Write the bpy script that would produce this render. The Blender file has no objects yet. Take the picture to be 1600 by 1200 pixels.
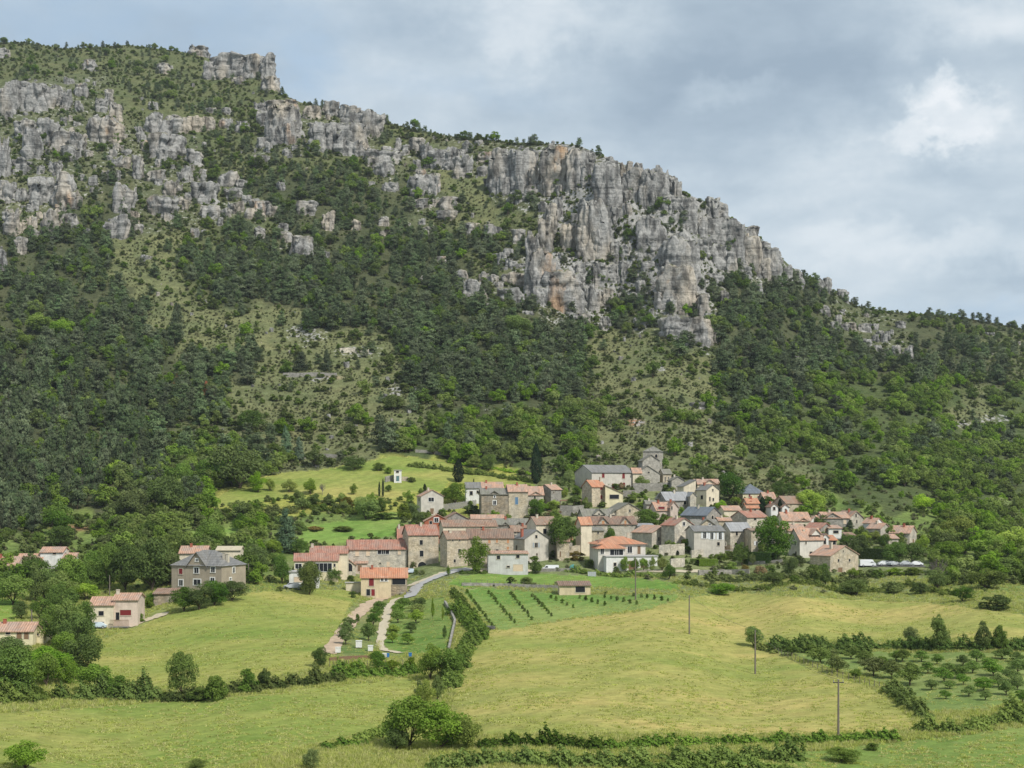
import bpy, math, random
import numpy as np
from mathutils import Vector
random.seed(7); RNG = np.random.default_rng(7)
S = bpy.context.scene
C = S.collection
F = 2311.0; CX = 800.0; HY = 770.0      # focal length in photo pixels, principal column, horizon row

# ------------------------------------------------------------------ noise
def _h(ix, iy, iz, k=0):
    n = (ix.astype(np.int64) * 73856093) ^ (iy.astype(np.int64) * 19349663) ^ (iz.astype(np.int64) * 83492791) ^ (k * 2654435761 & 0x7fffffff)
    n = n & 0x7fffffff
    n = ((n ^ (n >> 13)) * 1274126177) & 0x7fffffff
    n = ((n ^ (n >> 16)) * 1103515245 + 12345) & 0x7fffffff
    n = (n ^ (n >> 12)) & 0xffffff
    return n / float(0xffffff)
def vnoise(p, k=0):
    i = np.floor(p).astype(np.int64); f = p - i; u = f * f * (3 - 2 * f)
    r = 0
    for a in (0, 1):
        for b in (0, 1):
            for c in (0, 1):
                w = (u[:, 0] if a else 1 - u[:, 0]) * (u[:, 1] if b else 1 - u[:, 1]) * (u[:, 2] if c else 1 - u[:, 2])
                r = r + w * _h(i[:, 0] + a, i[:, 1] + b, i[:, 2] + c, k)
    return r * 2 - 1
def fbm(p, o=4, k=0):
    r = 0; a = 1.0; t = 0; p = np.asarray(p, float)
    for j in range(o):
        r = r + a * vnoise(p, k + j); t += a; a *= .5; p = p * 2.03 + 17.1
    return r / t
def worley(p, k=0):
    i = np.floor(p).astype(np.int64)
    f1 = np.full(len(p), 9.0); f2 = np.full(len(p), 9.0); cid = np.zeros(len(p))
    for a in (-1, 0, 1):
        for b in (-1, 0, 1):
            for c in (-1, 0, 1):
                x, y, z = i[:, 0] + a, i[:, 1] + b, i[:, 2] + c
                q = np.stack([x + _h(x, y, z, k + 1), y + _h(x, y, z, k + 2), z + _h(x, y, z, k + 3)], 1)
                d = np.sqrt(((q - p) ** 2).sum(1)); h = _h(x, y, z, k + 4)
                closer = d < f1
                f2 = np.where(closer, f1, np.minimum(f2, d)); cid = np.where(closer, h, cid); f1 = np.where(closer, d, f1)
    return f1, f2, cid
def noise2(x, y, k=0, o=3):
    return fbm(np.stack([np.asarray(x, float), np.asarray(y, float), np.zeros(len(np.atleast_1d(x)))], 1), o, k)

# ------------------------------------------------------------------ terrain: distance of the ground along each line of sight
RX = [-400, -100, 0, 40, 100, 200, 280, 330, 400, 436, 470, 520, 580, 640, 700, 800, 900, 960, 1000, 1040, 1060, 1110, 1160, 1200, 1240, 1265, 1300, 1340, 1400, 1480, 1540, 1600, 1700, 2000]
RY = [90, 74, 66, 66, 76, 70, 80, 92, 112, 145, 160, 168, 186, 200, 212, 222, 226, 250, 268, 280, 298, 318, 352, 384, 420, 440, 456, 478, 488, 492, 502, 514, 528, 560]
def ridge(x): return np.interp(x, RX, RY)
CP = [(0,1300,158),(800,1300,158),(1600,1300,158),(0,1200,180),(400,1200,180),(800,1200,180),(1200,1200,180),(1600,1200,180),
(100,1150,208),(650,1150,208),(1310,1150,205),(1600,1130,212),(200,1090,248),(640,1060,268),(1180,1052,272),(1500,1050,262),(300,1000,308),(560,1010,300),
(800,1000,298),(1077,990,305),(1500,1000,296),(60,990,318),(180,975,338),(320,915,374),(60,930,372),(600,930,400),(700,930,372),(1000,940,350),(1250,940,350),(1550,960,330),
(40,880,432),(350,860,440),(660,890,425),(800,892,424),(960,895,422),(1150,900,420),(1320,900,420),(1450,890,428),(1600,880,440),
(100,830,482),(400,830,478),(620,830,482),(900,840,474),(1150,840,474),(1400,830,482),(1590,820,520),
(150,760,548),(500,780,532),(720,760,556),(900,770,546),(1100,760,556),(1300,770,556),(1500,770,600),
(100,700,596),(400,700,600),(650,715,592),(850,700,604),(1020,745,566),(1150,700,620),(1300,700,668),(1500,700,720),(1600,720,720),
(100,600,664),(500,600,684),(800,600,690),(1050,600,692),(1250,600,772),(1450,600,820),(1600,600,850),
(100,500,742),(500,500,770),(800,500,782),(950,510,820),(1100,530,790),(1250,500,880),(1450,530,910),(1600,540,960),
(60,400,830),(400,400,850),(700,400,872),(900,420,856),(1050,420,850),(1200,430,900),(1340,480,970),(1500,500,1010),
(60,300,900),(350,300,930),(600,300,950),(800,300,935),(950,330,880),(1050,330,876),(1150,350,910),
(60,200,985),(300,200,1030),(500,230,990),(650,230,1010),(800,235,990),(900,240,950),(1000,270,910),
(60,130,1090),(300,130,1150),(430,145,1110),(60,75,1240),(300,85,1250),(420,95,1200)]
_cp = np.array(CP, float); _q = _cp[:, :2] / 400.0
def _tk(r2): return np.where(r2 > 1e-12, .5 * r2 * np.log(np.maximum(r2, 1e-12)), 0)
_n = len(_q); _A = np.zeros((_n + 3, _n + 3))
_A[:_n, :_n] = _tk(((_q[:, None] - _q[None]) ** 2).sum(2)) + np.eye(_n) * 0.004
_A[:_n, _n:] = np.c_[np.ones(_n), _q]; _A[_n:, :_n] = _A[:_n, _n:].T
_w = np.linalg.solve(_A, np.r_[np.log(_cp[:, 2]), 0, 0, 0])
GX = np.arange(-340, 1941, 4.0); GY = np.arange(30, 1327, 2.0)
def _build_grid():
    gx, gy = np.meshgrid(GX, GY); q = np.stack([np.clip(gx.ravel(), -80, 1680) / 400, gy.ravel() / 400], 1)
    v = np.zeros(len(q))
    for s in range(0, len(q), 20000):
        b = q[s:s + 20000]
        v[s:s + 20000] = _tk(((b[:, None] - _q[None]) ** 2).sum(2)) @ _w[:_n] + np.c_[np.ones(len(b)), b] @ _w[_n:]
    d = np.exp(v)
    x, y = gx.ravel(), gy.ravel()
    rough = np.clip((800 - y) / 350, 0, 1)
    n = noise2(x / 90, y / 60, 11, 4) * 9 + noise2(x / 26, y / 17, 31, 3) * 3.2
    soft = noise2(x / 190, y / 60, 51, 2) * 3
    vill = np.exp(-((x - 930) / 560) ** 6 - ((y - 840) / 85) ** 4)
    d = d + n * rough + soft * (1 - rough) * (1 - vill) * np.clip(d / 400, .3, 1)
    d = d.reshape(gx.shape)
    # keep the distance strictly growing upwards
    for r in range(len(GY) - 2, -1, -1):
        d[r] = np.maximum(d[r], d[r + 1] + .22)
    return d
GD = _build_grid()
def depth(px, py):
    px = np.asarray(px, float); py = np.asarray(py, float)
    fx = np.clip((px - GX[0]) / 4.0, 0, len(GX) - 1.001); fy = np.clip((py - GY[0]) / 2.0, 0, len(GY) - 1.001)
    ix = fx.astype(int); iy = fy.astype(int); ax = fx - ix; ay = fy - iy
    return (GD[iy, ix] * (1 - ax) + GD[iy, ix + 1] * ax) * (1 - ay) + (GD[iy + 1, ix] * (1 - ax) + GD[iy + 1, ix + 1] * ax) * ay
def at(px, py, d=None):
    d = float(depth(px, py)) if d is None else d
    return Vector(((px - CX) / F * d, d, (HY - py) / F * d))
def ground_z(X, Y):
    px = CX + F * X / Y
    fx = min(max((px - GX[0]) / 4.0, 0), len(GX) - 1.001); i = int(fx); a = fx - i
    col = GD[:, i] * (1 - a) + GD[:, i + 1] * a
    py = float(np.interp(Y, col[::-1], GY[::-1]))
    return (HY - py) / F * Y

CROPS = dict(A=(600, 680, 16/3), B=(860, 680, 16/3), C=(1080, 720, 20/3), E=(1240, 750, 20/3), F=(420, 780, 16/3), G=(0, 820, 4), P=(0, 0, 1), Q=(1100, 840, 3.2), K=(480, 880, 3.75),
             U=(0, 40, 80/27), V=(400, 120, 80/27), W=(800, 190, 80/27), Z=(1060, 400, 80/27), L=(0, 430, 80/27), M=(460, 430, 80/27))
def tx(c, x): return CROPS[c][0] + x / CROPS[c][2]
def ty(c, y): return CROPS[c][1] + y / CROPS[c][2]

# ------------------------------------------------------------------ mesh and object helpers
def raw_mesh(name, verts, faces, mats, tint=None, uvs=None, smooth=False, mi=None):
    me = bpy.data.meshes.new(name)
    verts = np.asarray(verts, np.float32)
    if isinstance(faces, np.ndarray):
        n, k = faces.shape
        me.vertices.add(len(verts)); me.vertices.foreach_set('co', verts.ravel())
        me.loops.add(n * k); me.polygons.add(n)
        me.loops.foreach_set('vertex_index', faces.astype(np.int32).ravel())
        me.polygons.foreach_set('loop_start', np.arange(0, n * k, k, dtype=np.int32))
        me.polygons.foreach_set('loop_total', np.full(n, k, np.int32))
    else:
        me.from_pydata([tuple(v) for v in verts], [], faces)
    if mats:
        for m in (mats if isinstance(mats, (list, tuple)) else [mats]): me.materials.append(m)
    if mi is not None: me.polygons.foreach_set('material_index', np.asarray(mi, np.int32))
    if smooth: me.polygons.foreach_set('use_smooth', np.ones(len(me.polygons), bool))
    if tint is not None:
        a = me.attributes.new('tint', 'FLOAT', 'FACE'); a.data.foreach_set('value', np.asarray(tint, np.float32))
    if uvs is not None:
        l = me.uv_layers.new(name='UVMap'); l.data.foreach_set('uv', np.asarray(uvs, np.float32).ravel())
    me.update(calc_edges=True)
    return me
def link(name, me, parent=None, loc=None):
    o = bpy.data.objects.new(name, me); C.objects.link(o)
    if parent is not None: o.parent = parent
    if loc is not None: o.location = loc
    return o
def tag(o, label=None, cat=None, group=None, kind=None):
    if label: o['label'] = label
    if cat: o['category'] = cat
    if group: o['group'] = group
    if kind: o['kind'] = kind
    return o
class MB:
    """collects polygons for one mesh"""
    def __init__(s): s.v = []; s.f = []; s.uv = []
    def poly(s, pts, uv=None):
        i = len(s.v); s.v += [tuple(p) for p in pts]; s.f.append(tuple(range(i, i + len(pts))))
        s.uv += uv if uv else [(p[0], p[2]) for p in pts]
    def box(s, x0, x1, y0, y1, z0, z1):
        p = lambda a, b, c: (a, b, c)
        s.poly([p(x0,y0,z0), p(x1,y0,z0), p(x1,y0,z1), p(x0,y0,z1)])
        s.poly([p(x1,y1,z0), p(x0,y1,z0), p(x0,y1,z1), p(x1,y1,z1)])
        s.poly([p(x0,y1,z0), p(x0,y0,z0), p(x0,y0,z1), p(x0,y1,z1)], [(y1,z0),(y0,z0),(y0,z1),(y1,z1)])
        s.poly([p(x1,y0,z0), p(x1,y1,z0), p(x1,y1,z1), p(x1,y0,z1)], [(y0,z0),(y1,z0),(y1,z1),(y0,z1)])
        s.poly([p(x0,y0,z1), p(x1,y0,z1), p(x1,y1,z1), p(x0,y1,z1)], [(x0,y0),(x1,y0),(x1,y1),(x0,y1)])
        s.poly([p(x0,y1,z0), p(x1,y1,z0), p(x1,y0,z0), p(x0,y0,z0)], [(x0,y1),(x1,y1),(x1,y0),(x0,y0)])
    def prism(s, sec, axis, a0, a1):
        """extrude a 2D section (list of (h, z)) along 'x' (h=y) or 'y' (h=x)"""
        P = (lambda h, z, a: (a, h, z)) if axis == 'x' else (lambda h, z, a: (h, a, z))
        n = len(sec); d = 0
        for i in range(n):
            (h0, z0), (h1, z1) = sec[i], sec[(i + 1) % n]; e = math.hypot(h1 - h0, z1 - z0)
            s.poly([P(h0,z0,a0), P(h1,z1,a0), P(h1,z1,a1), P(h0,z0,a1)], [(a0,d),(a0,d+e),(a1,d+e),(a1,d)]); d += e
        s.poly([P(h,z,a0) for h, z in sec][::-1], [(h,z) for h, z in sec][::-1]); s.poly([P(h,z,a1) for h, z in sec], list(sec))
    def tube(s, p0, p1, r0, r1, n=8):
        p0, p1 = Vector(p0), Vector(p1); ax = (p1 - p0).normalized()
        u = ax.orthogonal().normalized(); w = ax.cross(u)
        a = [p0 + (u * math.cos(t) + w * math.sin(t)) * r0 for t in [2*math.pi*k/n for k in range(n)]]
        b = [p1 + (u * math.cos(t) + w * math.sin(t)) * r1 for t in [2*math.pi*k/n for k in range(n)]]
        for k in range(n):
            j = (k + 1) % n; s.poly([a[k], a[j], b[j], b[k]])
        s.poly(a[::-1]); s.poly(b)
    def mesh(s, name, mat):
        me = raw_mesh(name, s.v, s.f, mat, uvs=s.uv)
        import bmesh
        bm = bmesh.new(); bm.from_mesh(me); bmesh.ops.remove_doubles(bm, verts=bm.verts, dist=1e-4); bmesh.ops.recalc_face_normals(bm, faces=bm.faces); bm.to_mesh(me); bm.free()
        return me
    def build(s, name, mat, parent=None): return link(name, s.mesh(name, mat), parent)
# ------------------------------------------------------------------ materials
class N:
    """small wrapper to write node trees"""
    def __init__(s, nt): s.t = nt
    def n(s, typ, **kw):
        o = s.t.nodes.new(typ)
        for k, v in kw.items():
            if k.startswith('_'): setattr(o, k[1:], v)
            else:
                i = o.inputs[int(k[1:])] if k[0] == 'i' and k[1:].isdigit() else o.inputs[k.replace('__', ' ')]
                if isinstance(v, bpy.types.NodeSocket): s.t.links.new(v, i)
                else: i.default_value = v
        return o
    def math(s, op, a, b=None, clamp=False):
        o = s.t.nodes.new('ShaderNodeMath'); o.operation = op; o.use_clamp = clamp
        for k, v in enumerate((a, b)):
            if v is None: continue
            if isinstance(v, bpy.types.NodeSocket): s.t.links.new(v, o.inputs[k])
            else: o.inputs[k].default_value = v
        return o.outputs[0]
    def mix(s, f, a, b, typ='MIX'):
        o = s.t.nodes.new('ShaderNodeMix'); o.data_type = 'RGBA'; o.blend_type = typ
        for k, v in ((0, f), (6, a), (7, b)):
            if isinstance(v, bpy.types.NodeSocket): s.t.links.new(v, o.inputs[k])
            else: o.inputs[k].default_value = v if k == 0 else ((*v, 1) if len(v) == 3 else v)
        return o.outputs[2]
    def ramp(s, f, *st):
        o = s.t.nodes.new('ShaderNodeValToRGB'); s.t.links.new(f, o.inputs[0]); e = o.color_ramp.elements
        while len(e) < len(st): e.new(.5)
        for k, (p, c) in enumerate(st):
            e[k].position = p; e[k].color = (c, c, c, 1) if not isinstance(c, tuple) else (*c, 1)
        return o.outputs[0]
    def noise(s, vec, scale, det=4, rough=.55, dist=0):
        return s.n('ShaderNodeTexNoise', Vector=vec, Scale=scale, Detail=det, Roughness=rough, Distortion=dist).outputs[0]
    def map(s, vec, sc=(1,1,1), loc=(0,0,0), rot=(0,0,0)):
        return s.n('ShaderNodeMapping', Vector=vec, Scale=sc, Location=loc, Rotation=rot).outputs[0]
def new_mat(name):
    m = bpy.data.materials.new(name); m.use_nodes = True; t = m.node_tree
    b = t.nodes['Principled BSDF']; b.inputs['Roughness'].default_value = .85; b.inputs['Specular IOR Level'].default_value = .2
    return m, N(t), b
MAT = {}
def plain(name, col, rough=.7, var=.12, scale=3.0, metal=0.0):
    m, g, b = new_mat(name); co = g.n('ShaderNodeTexCoord').outputs['Object']
    f = g.noise(co, scale, 5); k = g.ramp(f, (.3, 1 - var), (.7, 1 + var))
    g.t.links.new(g.mix(1, (*col, 1), k, 'MULTIPLY'), b.inputs['Base Color']); b.inputs['Roughness'].default_value = rough; b.inputs['Metallic'].default_value = metal
    MAT[name] = m; return m
def stone_mat(name, c1, c2, c3, cell=2.2, mortar=.7):
    m, g, b = new_mat(name); co = g.n('ShaderNodeTexCoord').outputs['Object']
    oi = g.n('ShaderNodeObjectInfo').outputs['Random']
    co2 = g.n('ShaderNodeVectorMath', i0=co, i1=g.n('ShaderNodeCombineXYZ', X=g.math('MULTIPLY', oi, 53.0), Y=g.math('MULTIPLY', oi, 31.0)).outputs[0], _operation='ADD').outputs[0]
    v = g.n('ShaderNodeTexVoronoi', Vector=g.map(co2, (1, 1, 1.7)), Scale=cell, Randomness=.9)
    cc = g.n('ShaderNodeSeparateColor', Color=v.outputs['Color']).outputs[0]
    ve = g.n('ShaderNodeTexVoronoi', Vector=g.map(co2, (1, 1, 1.7)), Scale=cell, Randomness=.9, _feature='DISTANCE_TO_EDGE').outputs[0]
    big = g.noise(co2, .35, 6, .6)
    col = g.mix(g.ramp(cc, (.15, 0.0), (.85, 1.0)), c1, c2)
    col = g.mix(g.ramp(big, (.42, 0.0), (.62, .95)), col, c3)
    edge = g.ramp(ve, (.0, mortar), (.07, 1.0))
    col = g.mix(1, col, edge, 'MULTIPLY'); col = g.mix(1, col, g.ramp(g.noise(co2, .9, 5, .65), (.34, .72), (.62, 1.08)), 'MULTIPLY')
    st = g.noise(g.map(co2, (1.2, 1.2, .18)), 1.0, 5); col = g.mix(1, col, g.ramp(st, (.35, .90), (.6, 1.03)), 'MULTIPLY')
    g.t.links.new(col, b.inputs['Base Color'])
    bp = g.n('ShaderNodeBump', Strength=.5, Distance=.12, Height=g.math('ADD', ve, g.math('MULTIPLY', cc, .3)))
    g.t.links.new(bp.outputs[0], b.inputs['Normal']); MAT[name] = m; return m
def render_mat(name, col, dirt=.22):
    m, g, b = new_mat(name); co = g.n('ShaderNodeTexCoord').outputs['Object']
    oi = g.n('ShaderNodeObjectInfo').outputs['Random']
    co = g.n('ShaderNodeVectorMath', i0=co, i1=g.n('ShaderNodeCombineXYZ', X=g.math('MULTIPLY', oi, 53.0)).outputs[0], _operation='ADD').outputs[0]
    big = g.noise(co, .5, 7, .62); st = g.noise(g.map(co, (1.5, 1.5, .15)), 1.3, 5); fine = g.noise(co, 5, 4)
    col2 = tuple(c * .72 for c in col)
    c = g.mix(g.ramp(big, (.42, 0.0), (.72, .9)), (*col, 1), (*col2, 1))
    c = g.mix(1, c, g.ramp(st, (.3, 1 - dirt * .5), (.6, 1.02)), 'MULTIPLY'); c = g.mix(1, c, g.ramp(fine, (.3, .9), (.7, 1.06)), 'MULTIPLY')
    g.t.links.new(c, b.inputs['Base Color']); g.t.links.new(g.n('ShaderNodeBump', Strength=.3, Distance=.05, Height=fine).outputs[0], b.inputs['Normal'])
    MAT[name] = m; return m
def tile_mat(name, c1, c2, c3, slate=False):
    m, g, b = new_mat(name); uv = g.n('ShaderNodeTexCoord').outputs['UV']
    oi = g.n('ShaderNodeObjectInfo').outputs['Random']
    uv = g.n('ShaderNodeVectorMath', i0=uv, i1=g.n('ShaderNodeCombineXYZ', X=g.math('MULTIPLY', oi, 37.0), Y=g.math('MULTIPLY', oi, 11.0)).outputs[0], _operation='ADD').outputs[0]
    vv = g.n('ShaderNodeTexVoronoi', Vector=g.map(uv, (2.6, 1.5, 1)), Scale=1.0, Randomness=.75)
    cc = g.n('ShaderNodeSeparateColor', Color=vv.outputs['Color']).outputs[0]
    big = g.noise(uv, .35, 6, .65); stk = g.noise(g.map(uv, (1.6, .22, 1)), 1.0, 5)
    col = g.mix(cc, c1, c2); col = g.mix(g.ramp(big, (.42, 0.0), (.6, .95)), col, c3); col = g.mix(g.ramp(g.noise(uv, 1.1, 5, .7), (.58, 0.0), (.72, .55)), col, tuple(.5 * v + .5 * w for v, w in zip(c3, (.33, .31, .25))))
    col = g.mix(1, col, g.ramp(stk, (.3, .72), (.62, 1.08)), 'MULTIPLY')
    wx = g.n('ShaderNodeTexWave', Vector=uv, Scale=.62 if not slate else .45, Distortion=.4, _bands_direction='X').outputs[1]
    wy = g.n('ShaderNodeTexWave', Vector=uv, Scale=.42, Distortion=.3, _bands_direction='Y', _wave_profile='SAW').outputs[1]
    col = g.mix(1, col, g.ramp(wx, (.0, .72), (.5, 1.0)) if not slate else g.ramp(wy, (.0, .8), (.5, 1.0)), 'MULTIPLY')
    g.t.links.new(col, b.inputs['Base Color']); b.inputs['Roughness'].default_value = .8 if not slate else .55
    hgt = g.math('ADD', g.math('MULTIPLY', wx, .12 if not slate else .02), g.math('MULTIPLY', wy, .05))
    g.t.links.new(g.n('ShaderNodeBump', Strength=.8, Distance=.6, Height=hgt).outputs[0], b.inputs['Normal']); MAT[name] = m; return m

stone_mat('stone_beige', (.60,.51,.37), (.44,.37,.26), (.47,.42,.33), 1.5)
stone_mat('stone_pale', (.64,.58,.47), (.50,.45,.36), (.43,.40,.34), 1.5)
stone_mat('stone_grey', (.36,.34,.30), (.25,.235,.205), (.30,.285,.25), 1.5)
stone_mat('stone_mid', (.48,.45,.38), (.36,.335,.285), (.38,.36,.31), 1.5)
stone_mat('stone_brown', (.38,.31,.22), (.25,.205,.145), (.32,.285,.23), 1.5)
render_mat('cream', (.70,.62,.47)); render_mat('white', (.74,.73,.69)); render_mat('grey', (.56,.52,.45)); render_mat('pale_grey', (.64,.60,.53))
render_mat('ochre', (.62,.51,.34)); render_mat('taupe', (.37,.315,.24)); render_mat('pinkish', (.62,.51,.43)); render_mat('brick', (.40,.135,.075)); render_mat('yellow', (.74,.66,.44))
render_mat('blue_grey', (.57,.56,.54))
tile_mat('tile_red', (.44,.215,.15), (.33,.155,.11), (.36,.23,.18)); tile_mat('tile_pink', (.57,.35,.245), (.44,.26,.175), (.39,.29,.23)); tile_mat('tile_brown', (.30,.19,.135), (.21,.135,.10), (.24,.18,.14))
tile_mat('tile_orange', (.56,.255,.145), (.46,.20,.115), (.48,.265,.17)); tile_mat('tile_old', (.37,.225,.155), (.25,.16,.115), (.28,.215,.165))
tile_mat('slate_grey', (.235,.23,.22), (.165,.165,.16), (.20,.19,.17), True); tile_mat('slate_light', (.35,.355,.36), (.27,.275,.28), (.30,.30,.295), True); tile_mat('slate_blue', (.17,.195,.225), (.125,.145,.17), (.15,.165,.18), True)
tile_mat('lauze', (.27,.255,.22), (.17,.16,.14), (.20,.195,.15), True)
plain('glass_and_shade', (.018,.02,.024), .25); plain('frame_white', (.68,.67,.63), .6); plain('frame_stone', (.50,.45,.36), .8); plain('red_wood', (.17,.022,.025), .6); plain('red_door', (.20,.022,.026), .55)
plain('blue_wood', (.10,.19,.30), .6); plain('wood_brown', (.20,.125,.075), .75); plain('wood_grey', (.30,.29,.27), .8, .2, 2); plain('shutter_cream', (.60,.47,.34), .7); plain('shutter_orange', (.46,.24,.12), .7)
plain('shutter_grey', (.33,.36,.38), .7); plain('shutter_white', (.68,.69,.70), .6); plain('metal_dark', (.03,.03,.032), .4); plain('concrete', (.38,.37,.35), .85); plain('teal', (.10,.28,.26), .6)
plain('door_blue_green', (.09,.17,.19), .6); plain('brick_red', (.33,.11,.07), .85); plain('rubber', (.015,.015,.016), .8, .05)
plain('paint_white', (.72,.73,.74), .25, .03); plain('paint_blue', (.50,.58,.64), .25, .03); plain('paint_silver', (.42,.44,.46), .25, .03); plain('paint_dark', (.05,.055,.065), .25, .03); plain('bark', (.085,.065,.045), .9, .3, 4); plain('bark_pale', (.22,.20,.17), .9, .3, 4)
plain('asphalt', (.36,.355,.345), .9, .12, 1.2); plain('asphalt_shaded', (.11,.108,.10), .9, .2, 1.2); plain('gravel', (.46,.40,.29), .9, .15, 1.5); plain('dirt', (.42,.32,.225), .95, .2, .8); plain('plastic_blue', (.04,.16,.40), .4, .05); plain('pole_wood', (.17,.145,.12), .85, .2, 2); plain('insulator', (.3,.3,.3), .4)  # the darker lane asphalt has tree shade put into its colour
plain('tent_green', (.10,.30,.27), .6, .2)

def leaf_mat(name, c, c2, trans=.25, var=.35):
    m, g, b = new_mat(name); oi = g.n('ShaderNodeObjectInfo')
    ti = g.n('ShaderNodeAttribute', _attribute_name='tint').outputs['Fac']
    col = g.mix(ti, c, c2)
    col = g.mix(1, col, g.ramp(oi.outputs['Random'], (0, 1 - var), (.5, 1.0), (1, 1 + var)), 'MULTIPLY')
    r2 = g.math('FRACT', g.math('MULTIPLY', oi.outputs['Random'], 7.31))
    hs = g.n('ShaderNodeHueSaturation', Hue=g.math('ADD', .485, g.math('MULTIPLY', r2, .03)), Saturation=g.math('ADD', .85, g.math('MULTIPLY', r2, .3)), Color=col).outputs[0]
    col = g.mix(1, hs, oi.outputs['Color'], 'MULTIPLY')
    t = g.t; t.nodes.remove(b)
    d = g.n('ShaderNodeBsdfDiffuse', Color=col); tr = g.n('ShaderNodeBsdfTranslucent', Color=g.mix(1, col, (1.25, 1.3, .75), 'MULTIPLY'))
    mx = g.n('ShaderNodeMixShader', Fac=trans, i1=d.outputs[0], i2=tr.outputs[0])
    t.links.new(mx.outputs[0], t.nodes['Material Output'].inputs['Surface']); MAT[name] = m; return m
leaf_mat('leaf_oak', (.078,.120,.034), (.185,.250,.066), .3, .22); leaf_mat('leaf_bright', (.120,.190,.038), (.26,.345,.075), .35, .2); leaf_mat('leaf_pine', (.058,.090,.048), (.168,.205,.104), .18, .36)
leaf_mat('leaf_cypress', (.012,.024,.014), (.032,.052,.025), .08); leaf_mat('leaf_shrub', (.080,.116,.034), (.185,.230,.068), .28, .35); leaf_mat('leaf_fruit', (.085,.140,.036), (.20,.26,.075), .25, .2); leaf_mat('leaf_dead', (.12,.10,.085), (.20,.175,.15), .0); leaf_mat('leaf_grass', (.28,.33,.08), (.56,.54,.22), .35, .15); leaf_mat('leaf_scrub', (.105,.128,.058), (.235,.235,.12), .2, .35)

# limestone
def rock_mat():
    m, g, b = new_mat('limestone'); geo = g.n('ShaderNodeNewGeometry'); co = geo.outputs['Position']
    n1 = g.noise(co, .055, 7, .62); n2 = g.noise(g.map(co, (1, 1, .22)), .22, 6, .6); n3 = g.noise(co, .5, 6, .65); n4 = g.noise(g.map(co, (1, 1, .5), (31, 7, 3)), .045, 4, .55)
    bed = g.noise(g.map(co, (.05, .05, 1.0)), .55, 5, .7)
    col = g.mix(g.ramp(n3, (.35, 0.0), (.65, 1.0)), (.19,.187,.178), (.37,.36,.335))
    col = g.mix(g.ramp(n4, (.50, 0.0), (.66, .75)), col, (.43,.37,.285))
    col = g.mix(g.ramp(g.noise(g.map(co, (1, 1, .35), (5, 91, 3)), .05, 4), (.66, 0.0), (.74, .65)), col, (.46,.27,.13))
    col = g.mix(1, col, g.ramp(n2, (.37, .36), (.54, 1.08)), 'MULTIPLY')
    col = g.mix(1, col, g.ramp(bed, (.36, .62), (.48, 1.0)), 'MULTIPLY')
    nz = g.n('ShaderNodeSeparateXYZ', Vector=geo.outputs['Normal']).outputs[2]
    grass = g.math('MULTIPLY', g.ramp(nz, (.72, 0.0), (.92, 1.0)), g.ramp(n3, (.40, 0.0), (.55, 1.0)))
    col = g.mix(grass, col, g.mix(n1, (.06,.08,.03), (.16,.155,.07)))
    g.t.links.new(col, b.inputs['Base Color']); b.inputs['Roughness'].default_value = .95
    vc = g.n('ShaderNodeTexVoronoi', Vector=g.map(co, (1, 1, .5)), Scale=.35, _feature='DISTANCE_TO_EDGE').outputs[0]
    h = g.math('ADD', g.math('MULTIPLY', n3, 1.2), g.math('ADD', g.math('MULTIPLY', bed, .9), g.math('MINIMUM', vc, .25)))
    g.t.links.new(g.n('ShaderNodeBump', Strength=.6, Distance=1.3, Height=h).outputs[0], b.inputs['Normal']); MAT['limestone'] = m
rock_mat()
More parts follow.
